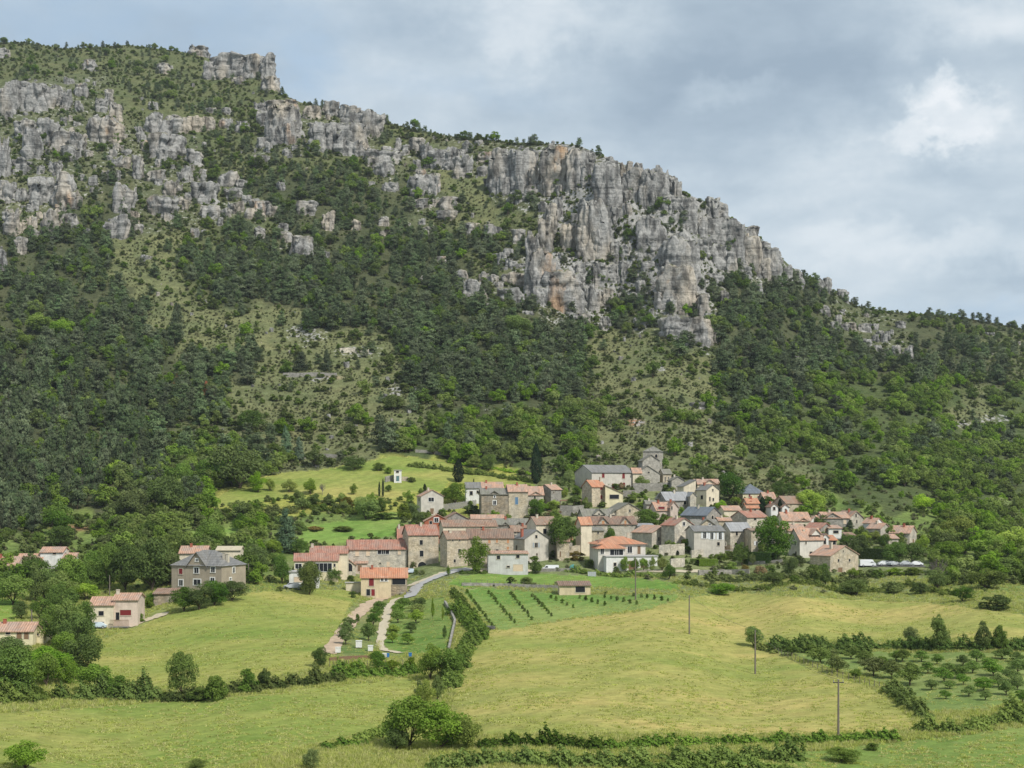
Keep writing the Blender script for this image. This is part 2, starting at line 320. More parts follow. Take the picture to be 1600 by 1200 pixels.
def land_mat(name, kind):
    """cover colours come from the vertex colour 'cover'; rock where 'rocky' is set"""
    m, g, b = new_mat(name); co = g.n('ShaderNodeNewGeometry').outputs['Position']
    cv = g.n('ShaderNodeAttribute', _attribute_name='cover').outputs['Color']
    b.inputs['Roughness'].default_value = 1.0; b.inputs['Specular IOR Level'].default_value = .05
    if kind == 'meadow':
        s1 = g.noise(g.map(co, (.04, .075, .075)), 1.0, 8, .68, .3); s2 = g.noise(g.map(co, (.45, .7, .7)), 1.0, 6, .68); s3 = g.noise(co, 2.6, 4, .6); s4 = g.noise(g.map(co, (.012, .03, .03)), 1.0, 4, .5, .3)
        col = g.mix(1, cv, g.ramp(s1, (.36, (.78,.88,.76)), (.52, (1.0,1.0,1.0)), (.66, (1.13,1.05,1.1))), 'MULTIPLY')
        col = g.mix(1, col, g.ramp(s4, (.38, (.72,.88,.72)), (.6, (1.08,1.03,1.07))), 'MULTIPLY')
        col = g.mix(1, col, g.ramp(s2, (.32, .80), (.66, 1.15)), 'MULTIPLY'); col = g.mix(1, col, g.ramp(s3, (.3, .84), (.7, 1.14)), 'MULTIPLY')
        wv = g.n('ShaderNodeTexWave', Vector=g.map(co, (.35, 1, 1), rot=(0, 0, .25)), Scale=.16, Distortion=7.0, Detail=2.0).outputs[1]
        col = g.mix(1, col, g.ramp(wv, (.1, .93), (.8, 1.04)), 'MULTIPLY'); col = g.mix(g.ramp(g.noise(g.map(co, (.6, 1, 1)), .55, 6, .72), (.58, 0.0), (.72, .4)), col, (.44,.40,.19))
        h = g.math('ADD', g.math('MULTIPLY', s2, .7), g.math('MULTIPLY', s3, .35))
        bp = g.n('ShaderNodeBump', Strength=.55, Distance=.7, Height=h)
    else:
        s1 = g.noise(co, .05, 7, .65); s2 = g.noise(g.map(co, (1, 1, .45)), .33, 6, .65); s3 = g.noise(co, 1.5, 4, .6)
        rk = g.n('ShaderNodeAttribute', _attribute_name='rocky').outputs['Fac']
        col = g.mix(1, cv, g.ramp(s1, (.3, (.75,.85,.8)), (.7, (1.2,1.12,1.1))), 'MULTIPLY'); col = g.mix(1, col, g.ramp(s2, (.3, .62), (.7, 1.3)), 'MULTIPLY'); col = g.mix(1, col, g.ramp(s3, (.3, .75), (.7, 1.25)), 'MULTIPLY')
        rc = g.mix(g.ramp(s2, (.35, 0.0), (.65, 1.0)), (.16,.158,.15), (.38,.37,.345))
        rf = g.ramp(g.math('ADD', rk, g.math('MULTIPLY', g.math('SUBTRACT', s2, .5), 1.6)), (.42, 0.0), (.55, 1.0))
        col = g.mix(rf, col, rc)
        bp = g.n('ShaderNodeBump', Strength=.8, Distance=1.4, Height=g.math('ADD', s2, g.math('MULTIPLY', s3, .3)))
    g.t.links.new(col, b.inputs['Base Color']); g.t.links.new(bp.outputs[0], b.inputs['Normal']); MAT[name] = m
land_mat('land_hill', 'hill'); land_mat('land_meadow', 'meadow')
# ------------------------------------------------------------------ land cover
COVER = """pppppppppp..............................
ppppppppppss............................
rrrrpppppppprrr.........................
rrrrrpppppprrrrppp......................
rrrrrrrrpprrrrrpprrrrrrrr...............
rrrrrrrrppppppprrsrrrrrrrrr.............
rrrrPrrrpPPPPPPPrssrrrrrrrrrr...........
rrPPPrrrrrpPPPPPrpssprrrrrrrrr..........
PPPPsssppPrPPPPPPPpppprrrrrrrrr.........
PPPpssspPPPPPPPPPPpprrrrrrrrrrrrr.......
PPPPPsspPPPPPPPPPPrrrrrrrrrrPPPPrPPP....
PPPPPPssssssPPPPPPPPPrrrPrrrPPPPrrrPPPPP
PPPPPPPssssssssPPPPPPPPsssprPPPPPPrrPPpp
PPPPPPPPPPssssssPPPPPPPssssspPPPPPPPPPPp
PPPPPPPPpssssssspPPPPPpsssssbPPPBBBBBBsB
PPPPPPPppssssssssBBBBBBsssssbBBBBBBBBssB
PPPPPPpbsssssssbBBBBBBbssssssbBBBBBBBBBB
PPPPPbbBBBbsssmmmmmmssbsssssssssBBBBBBBB
PPPPbbBbmmmmmmmmmmmmvvvvvvvvssssgBBBBBBB
PPggggggggggggggvvvvvvvvvvvvvvvvvggggBBg
ggggggggggggggvvvvvvvvvvvvvvvvvvvvvvgggg
gggggggggggvvvvvvvvvvvvvvvvvvvvvvvvvgggg""".split('\n')
CCOL = dict(P=(.080,.088,.045), p=(.112,.125,.058), s=(.150,.160,.076), B=(.085,.108,.042), b=(.095,.110,.048), r=(.115,.125,.066), g=(.155,.205,.060), v=(.190,.215,.095), m=(.290,.300,.075))
CCOL['.'] = CCOL['p']
def cover_at(px, py, j=0.0):
    """letter of the coarse cover map at photo pixels (arrays)"""
    px = np.asarray(px, float); py = np.asarray(py, float)
    jx = px + noise2(px / 34, py / 26, 71, 3) * 34; jy = py + noise2(px / 34, py / 26, 81, 3) * 24
    c = np.clip((jx / 40).astype(int), 0, 39); r = np.clip(((jy - 40) / 40).astype(int), 0, 21)
    arr = np.array([list(x) for x in COVER])
    out = arr[r, c]
    return np.where(py > 925, 'g', out)
MEADOWS = [  # polygon in photo pixels, colour
 ([(118,1062),(128,1030),(150,1000),(205,985),(250,964),(300,945),(345,932),(400,924),(470,922),(540,921),(556,930),(535,968),(512,1022),(498,1040),(470,1048),(420,1058),(360,1068),(300,1074),(220,1078),(150,1072)], (.292,.292,.084)),
 ([(-330,1150),(-100,1120),(40,1112),(150,1104),(230,1098),(300,1092),(400,1086),(520,1072),(640,1060),(652,1076),(640,1105),(615,1128),(560,1150),(470,1168),(380,1192),(300,1230),(-330,1240)], (.288,.292,.084)),
 ([(757,985),(800,982),(850,975),(930,962),(1000,955),(1045,943),(1090,931),(1150,926),(1250,934),(1350,938),(1450,942),(1540,952),(1640,968),(1900,985),(1900,1010),(1600,996),(1450,998),(1350,1000),(1240,1001),(1185,1003),(1195,1012),(1230,1028),(1290,1052),(1350,1072),(1400,1098),(1425,1128),(1432,1142),(1300,1146),(1150,1148),(950,1146),(755,1148),(722,1128),(707,1100),(715,1068),(735,1020)], (.345,.315,.102)),
 ([(722,924),(748,917),(800,922),(830,925),(900,929),(960,929),(1062,929),(1058,938),(1010,951),(940,960),(860,971),(786,985),(762,975),(742,948)], (.195,.265,.075)),
 ([(318,782),(360,765),(404,746),(450,738),(500,734),(545,726),(580,718),(612,711),(660,716),(710,726),(760,738),(832,748),(834,758),(780,756),(700,753),(690,766),(645,768),(620,780),(560,786),(505,772),(450,776),(390,785),(335,792)], (.290,.290,.085)),
 ([(468,838),(474,822),(520,816),(560,806),(622,800),(628,822),(622,836),(580,842),(520,850),(462,848)], (.200,.280,.070)),
 ([(262,842),(300,830),(382,820),(386,836),(330,846),(284,850)], (.200,.280,.070)),
 ([(700,912),(716,900),(760,896),(840,896),(930,900),(1000,904),(1060,910),(1060,922),(960,918),(870,914),(800,912),(720,918)], (.175,.260,.060)),
 ([(1190,1012),(1300,1016),(1450,1020),(1620,1020),(1900,1030),(1900,1110),(1600,1096),(1530,1110),(1450,1112),(1420,1090),(1390,1072),(1310,1046),(1240,1026)], (.200,.245,.080)),
 ([(940,1196),(1100,1186),(1250,1176),(1400,1160),(1520,1146),(1640,1130),(1900,1115),(1900,1330),(900,1330)], (.190,.245,.065)),
 ([(-330,930),(-40,934),(26,936),(30,955),(22,972),(-40,970),(-330,975)], (.210,.280,.060)),
 ([(630,942),(660,938),(690,934),(702,948),(706,985),(698,1012),(660,1022),(622,1020),(600,1008),(610,975)], (.165,.230,.060)),
 ([(548,948),(580,938),(606,938),(604,960),(588,1010),(560,1030),(520,1028),(522,1006),(548,985)], (.200,.215,.085)),
]
def inpoly(x, y, poly):
    r = np.zeros(len(x), bool); n = len(poly)
    for i in range(n):
        (x0, y0), (x1, y1) = poly[i], poly[(i + 1) % n]
        c = ((y0 > y) != (y1 > y)) & (x < (x1 - x0) * (y - y0) / ((y1 - y0) or 1e-9) + x0); r ^= c
    return r
def meadow_id(x, y):
    jx = x + noise2(x / 9, y / 7, 91, 2) * 3.5; jy = y + noise2(x / 9, y / 7, 95, 2) * 2.0
    idx = np.full(len(x), -1)
    for k, (p, c) in enumerate(MEADOWS): idx[inpoly(jx, jy, p)] = k
    return idx

def build_land():
    cols = np.concatenate([np.arange(-330, -20, 8.0), np.arange(-20, 1620, 2.5), np.arange(1620, 1930, 8.0)])
    nr = 520; nc = len(cols)
    s = np.linspace(0, 1, nr)[:, None]
    PY = ridge(cols)[None] * (1 - s) + 1320 * s; PX = np.repeat(cols[None], nr, 0)
    D = depth(PX, PY)
    X = (PX - CX) / F * D; Z = (HY - PY) / F * D
    # nearer ground down to below the camera, and the far side of the ridge
    rows = [(PX[0], D[0] * k, Z[0] - dz) for k, dz in ((1.9, 420), (1.5, 190), (1.25, 75), (1.1, 18), (1.035, 3.5))]
    base_z = Z[-1]
    near = [(cols, D[-1] * k, base_z - 1.0 * (1 - k)) for k in (.9, .75, .6, .4, .2)]
    allX = np.concatenate([np.array([(r[0] - CX) / F * r[1] for r in rows]), X, np.array([(r[0] - CX) / F * r[1] for r in near])])
    allY = np.concatenate([np.array([r[1] for r in rows]), D, np.array([r[1] for r in near])])
    allZ = np.concatenate([np.array([r[2] for r in rows]), Z, np.array([r[2] for r in near])])
    aPY = np.concatenate([np.repeat(PY[:1], 5, 0), PY, np.repeat(PY[-1:], 5, 0)]); aPX = np.concatenate([np.repeat(PX[:1], 5, 0), PX, np.repeat(PX[-1:], 5, 0)])
    R = len(allX); V = np.stack([allX.ravel(), allY.ravel(), allZ.ravel()], 1)
    x, y = aPX.ravel(), aPY.ravel()
    let = cover_at(x, y); col = np.zeros((len(x), 3))
    for k, c in CCOL.items(): col[let == k] = c
    # soften the cell borders
    col = col.reshape(R, nc, 3)
    for _ in range(3):
        col[1:-1, 1:-1] = (col[:-2, 1:-1] + col[2:, 1:-1] + col[1:-1, :-2] + col[1:-1, 2:] + 2 * col[1:-1, 1:-1]) / 6
    col = col.reshape(-1, 3)
    mid = meadow_id(x, y)
    for k, (p, c) in enumerate(MEADOWS): col[mid == k] = c
    low = (y > 925) & (mid < 0); col[low] = (.215, .245, .080)
    rocky = (let == 'r') * .30 + (let == 's') * .06
    rocky = rocky.reshape(R, nc)
    for _ in range(3): rocky[1:-1, 1:-1] = (rocky[:-2, 1:-1] + rocky[2:, 1:-1] + rocky[1:-1, :-2] + rocky[1:-1, 2:]) / 4
    # pale scree and terraces on the dry slope
    rocky += np.where(aPY > 225, .32, 0) * np.exp(-((aPX - 1010) / 190) ** 4 - ((aPY - 370) / 150) ** 4)
    scree = [(480,520,40,22),(560,550,40,12),(500,590,30,10),(620,610,18,14),(1000,660,14,8),(1100,632,20,7),(800,640,60,8),(820,652,26,7),(1502,662,16,9),(1560,655,40,12),(690,660,14,7),(1030,575,14,10)]
    for (sx, sy, wx, wy) in scree:
        rocky += .5 * np.exp(-((aPX - sx) / wx) ** 2 - ((aPY - sy) / wy) ** 2)
    bare = [(992,660,16,6,(.38,.20,.13)),(115,825,40,6,(.30,.17,.10)),(520,590,20,4,(.33,.26,.17))]
    for (sx, sy, wx, wy, c) in bare:
        w = np.clip(1.5 * np.exp(-((x - sx) / wx) ** 2 - ((y - sy) / wy) ** 2) - .35, 0, 1)[:, None]; col = col * (1 - w) + np.array(c) * w
    i = np.arange(R - 1)[:, None] * nc + np.arange(nc - 1)[None]
    faces = np.stack([i, i + 1, i + nc + 1, i + nc], -1).reshape(-1, 4)[:, ::-1]
    fm = mid.reshape(R, nc)[:-1, :-1].ravel()
    rk = rocky.ravel()
    def part(sel, name, mat):
        f = faces[sel]; u, inv = np.unique(f, return_inverse=True)
        me = raw_mesh(name, V[u], inv.reshape(-1, 4), MAT[mat], smooth=True)
        a = me.attributes.new('cover', 'FLOAT_COLOR', 'POINT'); a.data.foreach_set('color', np.c_[col[u], np.ones(len(u))].astype(np.float32).ravel())
        a = me.attributes.new('rocky', 'FLOAT', 'POINT'); a.data.foreach_set('value', rk[u].astype(np.float32))
        tag(link(name, me), kind='structure')
    part(fm < 0, 'hillside', 'land_hill')
    for k in range(len(MEADOWS)):
        if (fm == k).any(): part(fm == k, 'meadow', 'land_meadow')
build_land()

def ribbon(name, pts, w, mat, lift=.05):
    """a strip of road or track laid on the ground along photo pixels (x, y); w in metres"""
    P = []
    for (x0, y0), (x1, y1) in zip(pts[:-1], pts[1:]):
        for t in np.linspace(0, 1, 9)[:-1]: P.append(at(x0 + (x1 - x0) * t, y0 + (y1 - y0) * t))
    P.append(at(*pts[-1])); V = []; U = []
    for i, p in enumerate(P):
        d = (P[min(i + 1, len(P) - 1)] - P[max(i - 1, 0)]); d.z = 0; d.normalize(); n = Vector((d.y, -d.x, 0))
        ww = w * (1 + .10 * math.sin(i * 1.7))
        for k in (-.5, -.25, 0, .25, .5):
            q = p + n * (ww * k + (random.uniform(-.35, .35) if abs(k) == .5 else 0)); V.append((q.x, q.y, ground_z(q.x, q.y) + lift + .04))
    f = [(i * 5 + k, i * 5 + k + 1, i * 5 + k + 6, i * 5 + k + 5) for i in range(len(P) - 1) for k in range(4)]
    tag(link(name, raw_mesh(name, V, f, MAT[mat], smooth=True)), kind='structure')
ribbon('road', [(640,934),(648,924),(652,916),(668,908),(690,899),(712,892),(735,889)], 3.6, 'asphalt', .16)
ribbon('road_verge', [(640,916),(652,910),(676,902),(696,894)], 3.2, 'gravel', .08)
ribbon('yard', [(724,890),(760,891),(800,892),(830,893)], 5.0, 'gravel', .10)
ribbon('dirt_track', [(606,934),(590,938),(574,946),(556,962),(538,984),(524,1006),(512,1022)], 3.0, 'dirt', .08)
ribbon('dirt_path', [(628,934),(615,938),(606,950),(603,968),(596,992),(592,1008),(602,1017),(626,1021)], 1.8, 'gravel', .12)
ribbon('lane', [(196,981),(212,975),(232,968),(250,962),(255,958)], 3.2, 'gravel', .1)
ribbon('village_street', [(1000,892),(1040,893),(1100,893)], 4.0, 'gravel', .1)
ribbon('parking_lane', [(1330,884),(1370,884),(1410,884),(1445,885)], 4.0, 'asphalt_shaded', .1)  # shade under the trees is painted as darker asphalt
# ------------------------------------------------------------------ plants: prototype meshes of height 1 and crown width about 1
PROTO = {}
def leaves(pts, nrm, size, tint, rng, elong=1.5, flat=.0):
    """diamond leaves round given points"""
    n = len(pts); t = rng.normal(size=(n, 3)); nn = nrm + rng.normal(size=(n, 3)) * .45
    nn /= np.linalg.norm(nn, axis=1, keepdims=True)
    u = np.cross(nn, t); u /= np.linalg.norm(u, axis=1, keepdims=True); v = np.cross(nn, u)
    if flat: v[:, 2] *= (1 - flat); u[:, 2] *= (1 - flat)
    s = (size * rng.uniform(.6, 1.3, n))[:, None]
    a = pts + u * s * elong * .5; b = pts + v * s * .42 + nn * s * .1; c = pts - u * s * elong * .5; d = pts - v * s * .42 + nn * s * .1
    V = np.stack([a, b, c, d], 1).reshape(-1, 3); f = np.arange(4 * n).reshape(n, 4)
    return V, f, np.clip(tint + rng.normal(size=n) * .13, 0, 1)
def broad(name, n, size, mat, seed, blobs=18, base=.16, asp=1.0, droop=0.0, trunk=True, top=1.0, pointy=0.0, shell=.75):
    rng = np.random.default_rng(seed); B = []
    cz = (base + top) / 2; hz = (top - base) / 2
    for k in range(blobs):
        d = rng.normal(size=3); d /= np.linalg.norm(d); r = rng.uniform(.35, .72) ** .8
        c = np.array([d[0] * .5 * r * 1.15, d[1] * .5 * r * 1.15, cz + d[2] * hz * r * 1.05 - hz * .06])
        t = (c[2] - base) / (top - base)
        c[:2] *= (1 - pointy * max(t, 0) ** 1.2) * (1.0 if t > .12 else .88)
        B.append((c, rng.uniform(.13, .235) * (1 - .45 * pointy * t), rng.uniform(.2, .8)))
    B.append((np.array([0, 0, top - .16]), .15 * (1 - .4 * pointy), .6)); B.append((np.array([0, 0, cz]), .26 * (1 - .3 * pointy), .4))
    w = np.array([b[1] ** 2 for b in B]); cnt = rng.multinomial(n, w / w.sum())
    P = []; Nn = []; T = []
    for (c, r, ti), m in zip(B, cnt):
        d = rng.normal(size=(m, 3)); d /= np.linalg.norm(d, axis=1, keepdims=True); d[:, 2] = np.where(d[:, 2] < -.6, -d[:, 2], d[:, 2])
        rr = r * (1 - (1 - shell) * rng.random(m)) * (1 + .16 * np.sin(d[:, 0] * 9 + d[:, 2] * 11 + c[0] * 40))
        p = c + d * rr[:, None] * np.array([1, 1, .8 * min(1.25, max(.6, hz * 2))]); p[:, 2] -= droop * np.abs(d[:, 0])
        P.append(p); Nn.append(d * .9 + np.array([0, 0, .25])); T.append(np.full(m, ti))
    P = np.concatenate(P); P[:, 2] = np.maximum(P[:, 2], .02)
    V, f, t = leaves(P, np.concatenate(Nn), size, np.concatenate(T), rng)
    crown = raw_mesh(name + '_crown', V, f, MAT[mat], tint=t)
    mb = MB(); mb.tube((0, 0, -.08), (0.01, 0, base + .1), .036, .026); k = 0
    for c, r, ti in B[:9]: mb.tube((0.01, 0, base * .8 + .03 * k * .3), tuple(c), .014, .004, 5); k += 1
    PROTO[name] = (crown, mb.mesh(name + '_trunk', MAT['bark']))
def pine(name, n, size, mat, seed, tiers=11, base=.14, conic=.8, wid=.5, leans=.0):
    rng = np.random.default_rng(seed); P = []; Nn = []; T = []; per = max(6, n // (tiers * 6)); mb = MB(); mb.tube((0, 0, -.08), (leans, 0, .97), .026, .004, 6)
    for k in range(tiers):
        t = k / (tiers - 1); z = base + (1 - base - .03) * t ** .9; nb = 6 if t < .8 else 4
        R = wid * (1 - conic * t) * (.75 + .25 * min(1, t * 6)) + .03
        for j in range(nb):
            a = rng.uniform(0, 6.283); rl = R * rng.uniform(.6, 1.15); bt = rng.uniform(.2, .8)
            m = max(4, int(per * (.35 + rl / wid)))
            q = rng.random(m) ** .6; spread = rng.normal(size=m) * .30 * (.35 + .65 * q)
            rr = rl * q
            p = np.stack([np.cos(a + spread) * rr + leans * z, np.sin(a + spread) * rr, z + .05 * q ** 2 * (1 - t) - .06 * q * (1 - t) + rng.normal(size=m) * .026 + .10 * rl * rng.uniform(-.4, .6)], 1)
            P.append(p); Nn.append(np.tile([math.cos(a) * .75, math.sin(a) * .75, .55], (m, 1))); T.append(np.full(m, bt))
            if rl > .12: mb.tube((leans * z, 0, z - .02), (math.cos(a) * rl * .8 + leans * z, math.sin(a) * rl * .8, z - .01), .006, .002, 3)
    P = np.concatenate(P); V, f, t = leaves(P, np.concatenate(Nn), size, np.concatenate(T), rng, 1.35, .0)
    PROTO[name] = (raw_mesh(name + '_crown', V, f, MAT[mat], tint=t), mb.mesh(name + '_trunk', MAT['bark']))
def column(name, n, size, mat, seed, wtop=.15):
    rng = np.random.default_rng(seed); t = rng.random(n) ** .9; a = rng.uniform(0, 6.283, n)
    r = .5 * (np.maximum(0, np.sin(np.clip(t, 0, 1) ** .75 * math.pi * .94 + .2)) ** .7) * (1 + .14 * np.sin(a * 3 + t * 17) + .10 * np.sin(a * 5 - t * 31)) * rng.uniform(.75, 1.0, n)
    r = np.nan_to_num(r); P = np.stack([np.cos(a) * r, np.sin(a) * r, .02 + t * .97], 1); nn = np.stack([np.cos(a), np.sin(a), np.full(n, .5)], 1)
    ti = .5 + .4 * np.sin(a * 2 + t * 13)
    V, f, tt = leaves(P, nn, size, ti, rng, 1.9)
    Vn = V.reshape(-1, 4, 3); Vn[:, :, 2] = P[:, None, 2] + (Vn[:, :, 2] - P[:, None, 2]) * .5 + 0; V = Vn.reshape(-1, 3)
    mb = MB(); mb.tube((0, 0, -.05), (0, 0, .9), .05, .01, 6)
    PROTO[name] = (raw_mesh(name + '_crown', V, f, MAT[mat], tint=tt), mb.mesh(name + '_trunk', MAT['bark']))
def bare(name, seed):
    rng = np.random.default_rng(seed); mb = MB(); mb.tube((0, 0, -.05), (0, 0, .45), .03, .02, 6); tw = MB()
    for k in range(46):
        a = rng.uniform(0, 6.28); z0 = rng.uniform(.2, .5); r = rng.uniform(.2, .5); z1 = min(.98, z0 + rng.uniform(.2, .5)); p = Vector((math.cos(a) * r, math.sin(a) * r, z1)); q0 = Vector((0, 0, z0)); mb.tube(q0, p, .010, .003, 4)
        for j in range(9):
            s = q0.lerp(p, rng.uniform(.35, 1)); e = s + Vector(rng.normal(size=3)) * .07 + Vector((0, 0, .05)); tw.tube(s, e, .004, .0015, 3)
    PROTO[name] = (tw.mesh(name + '_twigs', MAT['leaf_dead']), mb.mesh(name + '_trunk', MAT['bark_pale']))
for s in range(4): broad('oak_hi%d' % s, 6500, .034, 'leaf_oak', 100 + s, 26, base=.03)
for s in range(3): broad('bright_hi%d' % s, 6000, .035, 'leaf_bright', 120 + s, 24, base=.03)
for s in range(4): broad('oak_lo%d' % s, 1500, .070, 'leaf_oak', 140 + s, 15, base=.02)
for s in range(2): broad('bright_lo%d' % s, 1500, .070, 'leaf_bright', 150 + s, 15, base=.02)
for s in range(3): broad('poplar%d' % s, 4500, .036, 'leaf_oak', 160 + s, 24, base=.03, pointy=.55)
for s in range(3): broad('shrub_hi%d' % s, 3200, .055, 'leaf_shrub', 170 + s, 16, base=-.05)
for s in range(3): broad('shrub_lo%d' % s, 420, .130, 'leaf_shrub', 180 + s, 10, base=-.05)
for s in range(3): broad('scrub%d' % s, 300, .15, 'leaf_scrub', 185 + s, 9, base=-.05)
for s in range(3): broad('fruit%d' % s, 2600, .048, 'leaf_fruit', 190 + s, 18, base=.16, top=1.0)
for s in range(5): pine('pine_lo%d' % s, 2400, .052, 'leaf_pine', 200 + s, tiers=9 + s % 3, base=.10 + .04 * (s % 3), conic=(.72, .45, .6, .3, .52)[s], wid=.5, leans=(.0, .04, -.03, .06, 0)[s])
for s in range(2): pine('pine_hi%d' % s, 5200, .042, 'leaf_pine', 210 + s, tiers=15, base=.06, conic=.72)
for s in range(2): column('cypress%d' % s, 5000, .05, 'leaf_cypress', 220 + s)
bare('bare0', 230)
broad('walnut0', 6500, .034, 'leaf_oak', 301, 26, base=.26)
def merged(pid, name):
    """crown and trunk of a prototype as one mesh with two materials, for the small trees of the woods"""
    a, b = PROTO[pid]; va = np.zeros(len(a.vertices) * 3, np.float32); a.vertices.foreach_get('co', va); vb = np.zeros(len(b.vertices) * 3, np.float32); b.vertices.foreach_get('co', vb)
    na = len(va) // 3; f = [tuple(p.vertices) for p in a.polygons] + [tuple(v + na for v in p.vertices) for p in b.polygons]
    ta = np.zeros(len(a.polygons), np.float32); a.attributes['tint'].data.foreach_get('value', ta)
    return raw_mesh(name, np.r_[va, vb].reshape(-1, 3), f, [a.materials[0], b.materials[0]], tint=np.r_[ta, np.zeros(len(b.polygons))], mi=[0] * len(a.polygons) + [1] * len(b.polygons))
WOOD = {}
for pid in ['pine_lo%d' % s for s in range(5)]: WOOD[pid] = merged(pid, 'pine_tree')
for pid in ['oak_lo%d' % s for s in range(4)] + ['bright_lo%d' % s for s in range(2)]: WOOD[pid] = merged(pid, 'oak_tree')
for s in range(3): WOOD['shrub_lo%d' % s] = PROTO['shrub_lo%d' % s][0]; WOOD['shrub_hi%d' % s] = PROTO['shrub_hi%d' % s][0]

for s in range(3): WOOD['scrub%d' % s] = PROTO['scrub%d' % s][0]
KINDS = dict(oak=('leafy_tree', 'tree', ['oak_hi0', 'oak_hi1', 'oak_hi2', 'oak_hi3']), walnut=('walnut_tree', 'tree', ['walnut0']), bright=('leafy_tree', 'tree', ['bright_hi0', 'bright_hi1', 'bright_hi2']), poplar=('poplar_tree', 'tree', ['poplar0', 'poplar1', 'poplar2']),
    fruit=('fruit_tree', 'fruit tree', ['fruit0', 'fruit1', 'fruit2']), pine=('conifer_tree', 'conifer', ['pine_hi0', 'pine_hi1']), cyp=('cypress_tree', 'cypress', ['cypress0', 'cypress1']), bare=('bare_tree', 'tree', ['bare0']),
    shrub=('bush', 'bush', ['shrub_hi0', 'shrub_hi1', 'shrub_hi2']))
_tc = [0]
def tree(kind, c, x, yb, h, w, label, tint=(1, 1, 1), group=None, D=None):
    """a tree from photo pixels of a crop: foot x, foot y, height, width"""
    nm, cat, ids = KINDS[kind]; k = CROPS[c][2]; px, py = tx(c, x), ty(c, yb); p = at(px, py, D); s = p.y / F / k
    H, W = h * s, w * s; _tc[0] += 1; pid = ids[_tc[0] % len(ids)]; rz = (_tc[0] * 2.399) % 6.283; crown, trunk = PROTO[pid]
    if kind == 'shrub':
        o = link(nm, crown, None, p - Vector((0, 0, H * .06))); o.scale = (W, W, H * 1.05); o.color = (*tint, 1)
    else:
        o = bpy.data.objects.new(nm, None); C.objects.link(o); o.location = p; o.scale = (W, W, H); o.empty_display_size = .1
        a = link('crown' if kind != 'bare' else 'twigs', crown, o); a.color = (*tint, 1); link('trunk', trunk, o)
    o.rotation_euler = (0, 0, rz); tag(o, label, cat, group)
    return o
# ------------------------------------------------------------------ hedges
def hedge(pts, h, w, label, mat='leaf_shrub', tint=(1, 1, 1), clip=False, dens=1.0, size=.34, cat='hedge', name='hedge'):
    rng = np.random.default_rng(len(label) * 77 + int(pts[0][0])); P = []; Nn = []; T = []
    Q = [at(x, y) for x, y in pts]; L = sum((b - a).length for a, b in zip(Q[:-1], Q[1:])); org = Q[0]
    for a, b in zip(Q[:-1], Q[1:]):
        l = (b - a).length; d = (b - a); d.z = 0; d.normalize(); n = Vector((-d.y, d.x, 0)); steps = max(1, int(l / (w * .42)))
        for i in range(steps):
            t = (i + rng.random()) / steps; q = a.lerp(b, t); q = Vector((q.x, q.y, ground_z(q.x, q.y)))
            if clip: hh, ww, off = h, w, 0.0
            else: hh, ww, off = h * rng.uniform(.35, 1.35) * (1.5 if rng.random() < .12 else 1), w * rng.uniform(.55, 1.25), rng.normal() * w * .28
            m = int(dens * 34 * hh * ww / (size * size * 3.2)) + 6
            if clip:
                u = rng.uniform(-.5, .5, (m, 3)); ax = rng.integers(0, 3, m); 
                face = np.where(rng.random(m) < .45, 2, 0); s_ = np.sign(u[:, 0]); u[face == 0, 0] = s_[face == 0] * .5; u[face == 2, 2] = .5
                al = rng.uniform(-.6, .6, m) * w; lo = np.stack([d.x * al + n.x * u[:, 0] * ww, d.y * al + n.y * u[:, 0] * ww, (u[:, 2] + .5) * hh], 1)
                nn = np.stack([n.x * u[:, 0] * 2, n.y * u[:, 0] * 2, np.where(face == 2, 1.2, .2)], 1); ti = .55
            else:
                g = rng.normal(size=(m, 3)); g /= np.linalg.norm(g, axis=1, keepdims=True); g[:, 2] = np.abs(g[:, 2]) if rng.random() < 2 else 0
                r = (1 - .3 * rng.random(m))[:, None] * (1 + .2 * np.sin(g[:, :1] * 7 + g[:, 2:] * 9 + i))
                lo = g * r * np.array([ww * .62, ww * .62, hh]) + np.array([n.x * off, n.y * off, 0]); nn = g + np.array([0, 0, .3]); ti = rng.uniform(.15, .8)
            P.append(lo + np.array([q.x - org.x, q.y - org.y, q.z - org.z])); Nn.append(nn); T.append(np.full(m, ti))
    V, f, t = leaves(np.concatenate(P), np.concatenate(Nn), size, np.concatenate(T), rng, 1.4)
    o = link(name, raw_mesh(name, V, f, MAT[mat], tint=t), None, org); o.color = (*tint, 1); tag(o, label, cat)
    return o
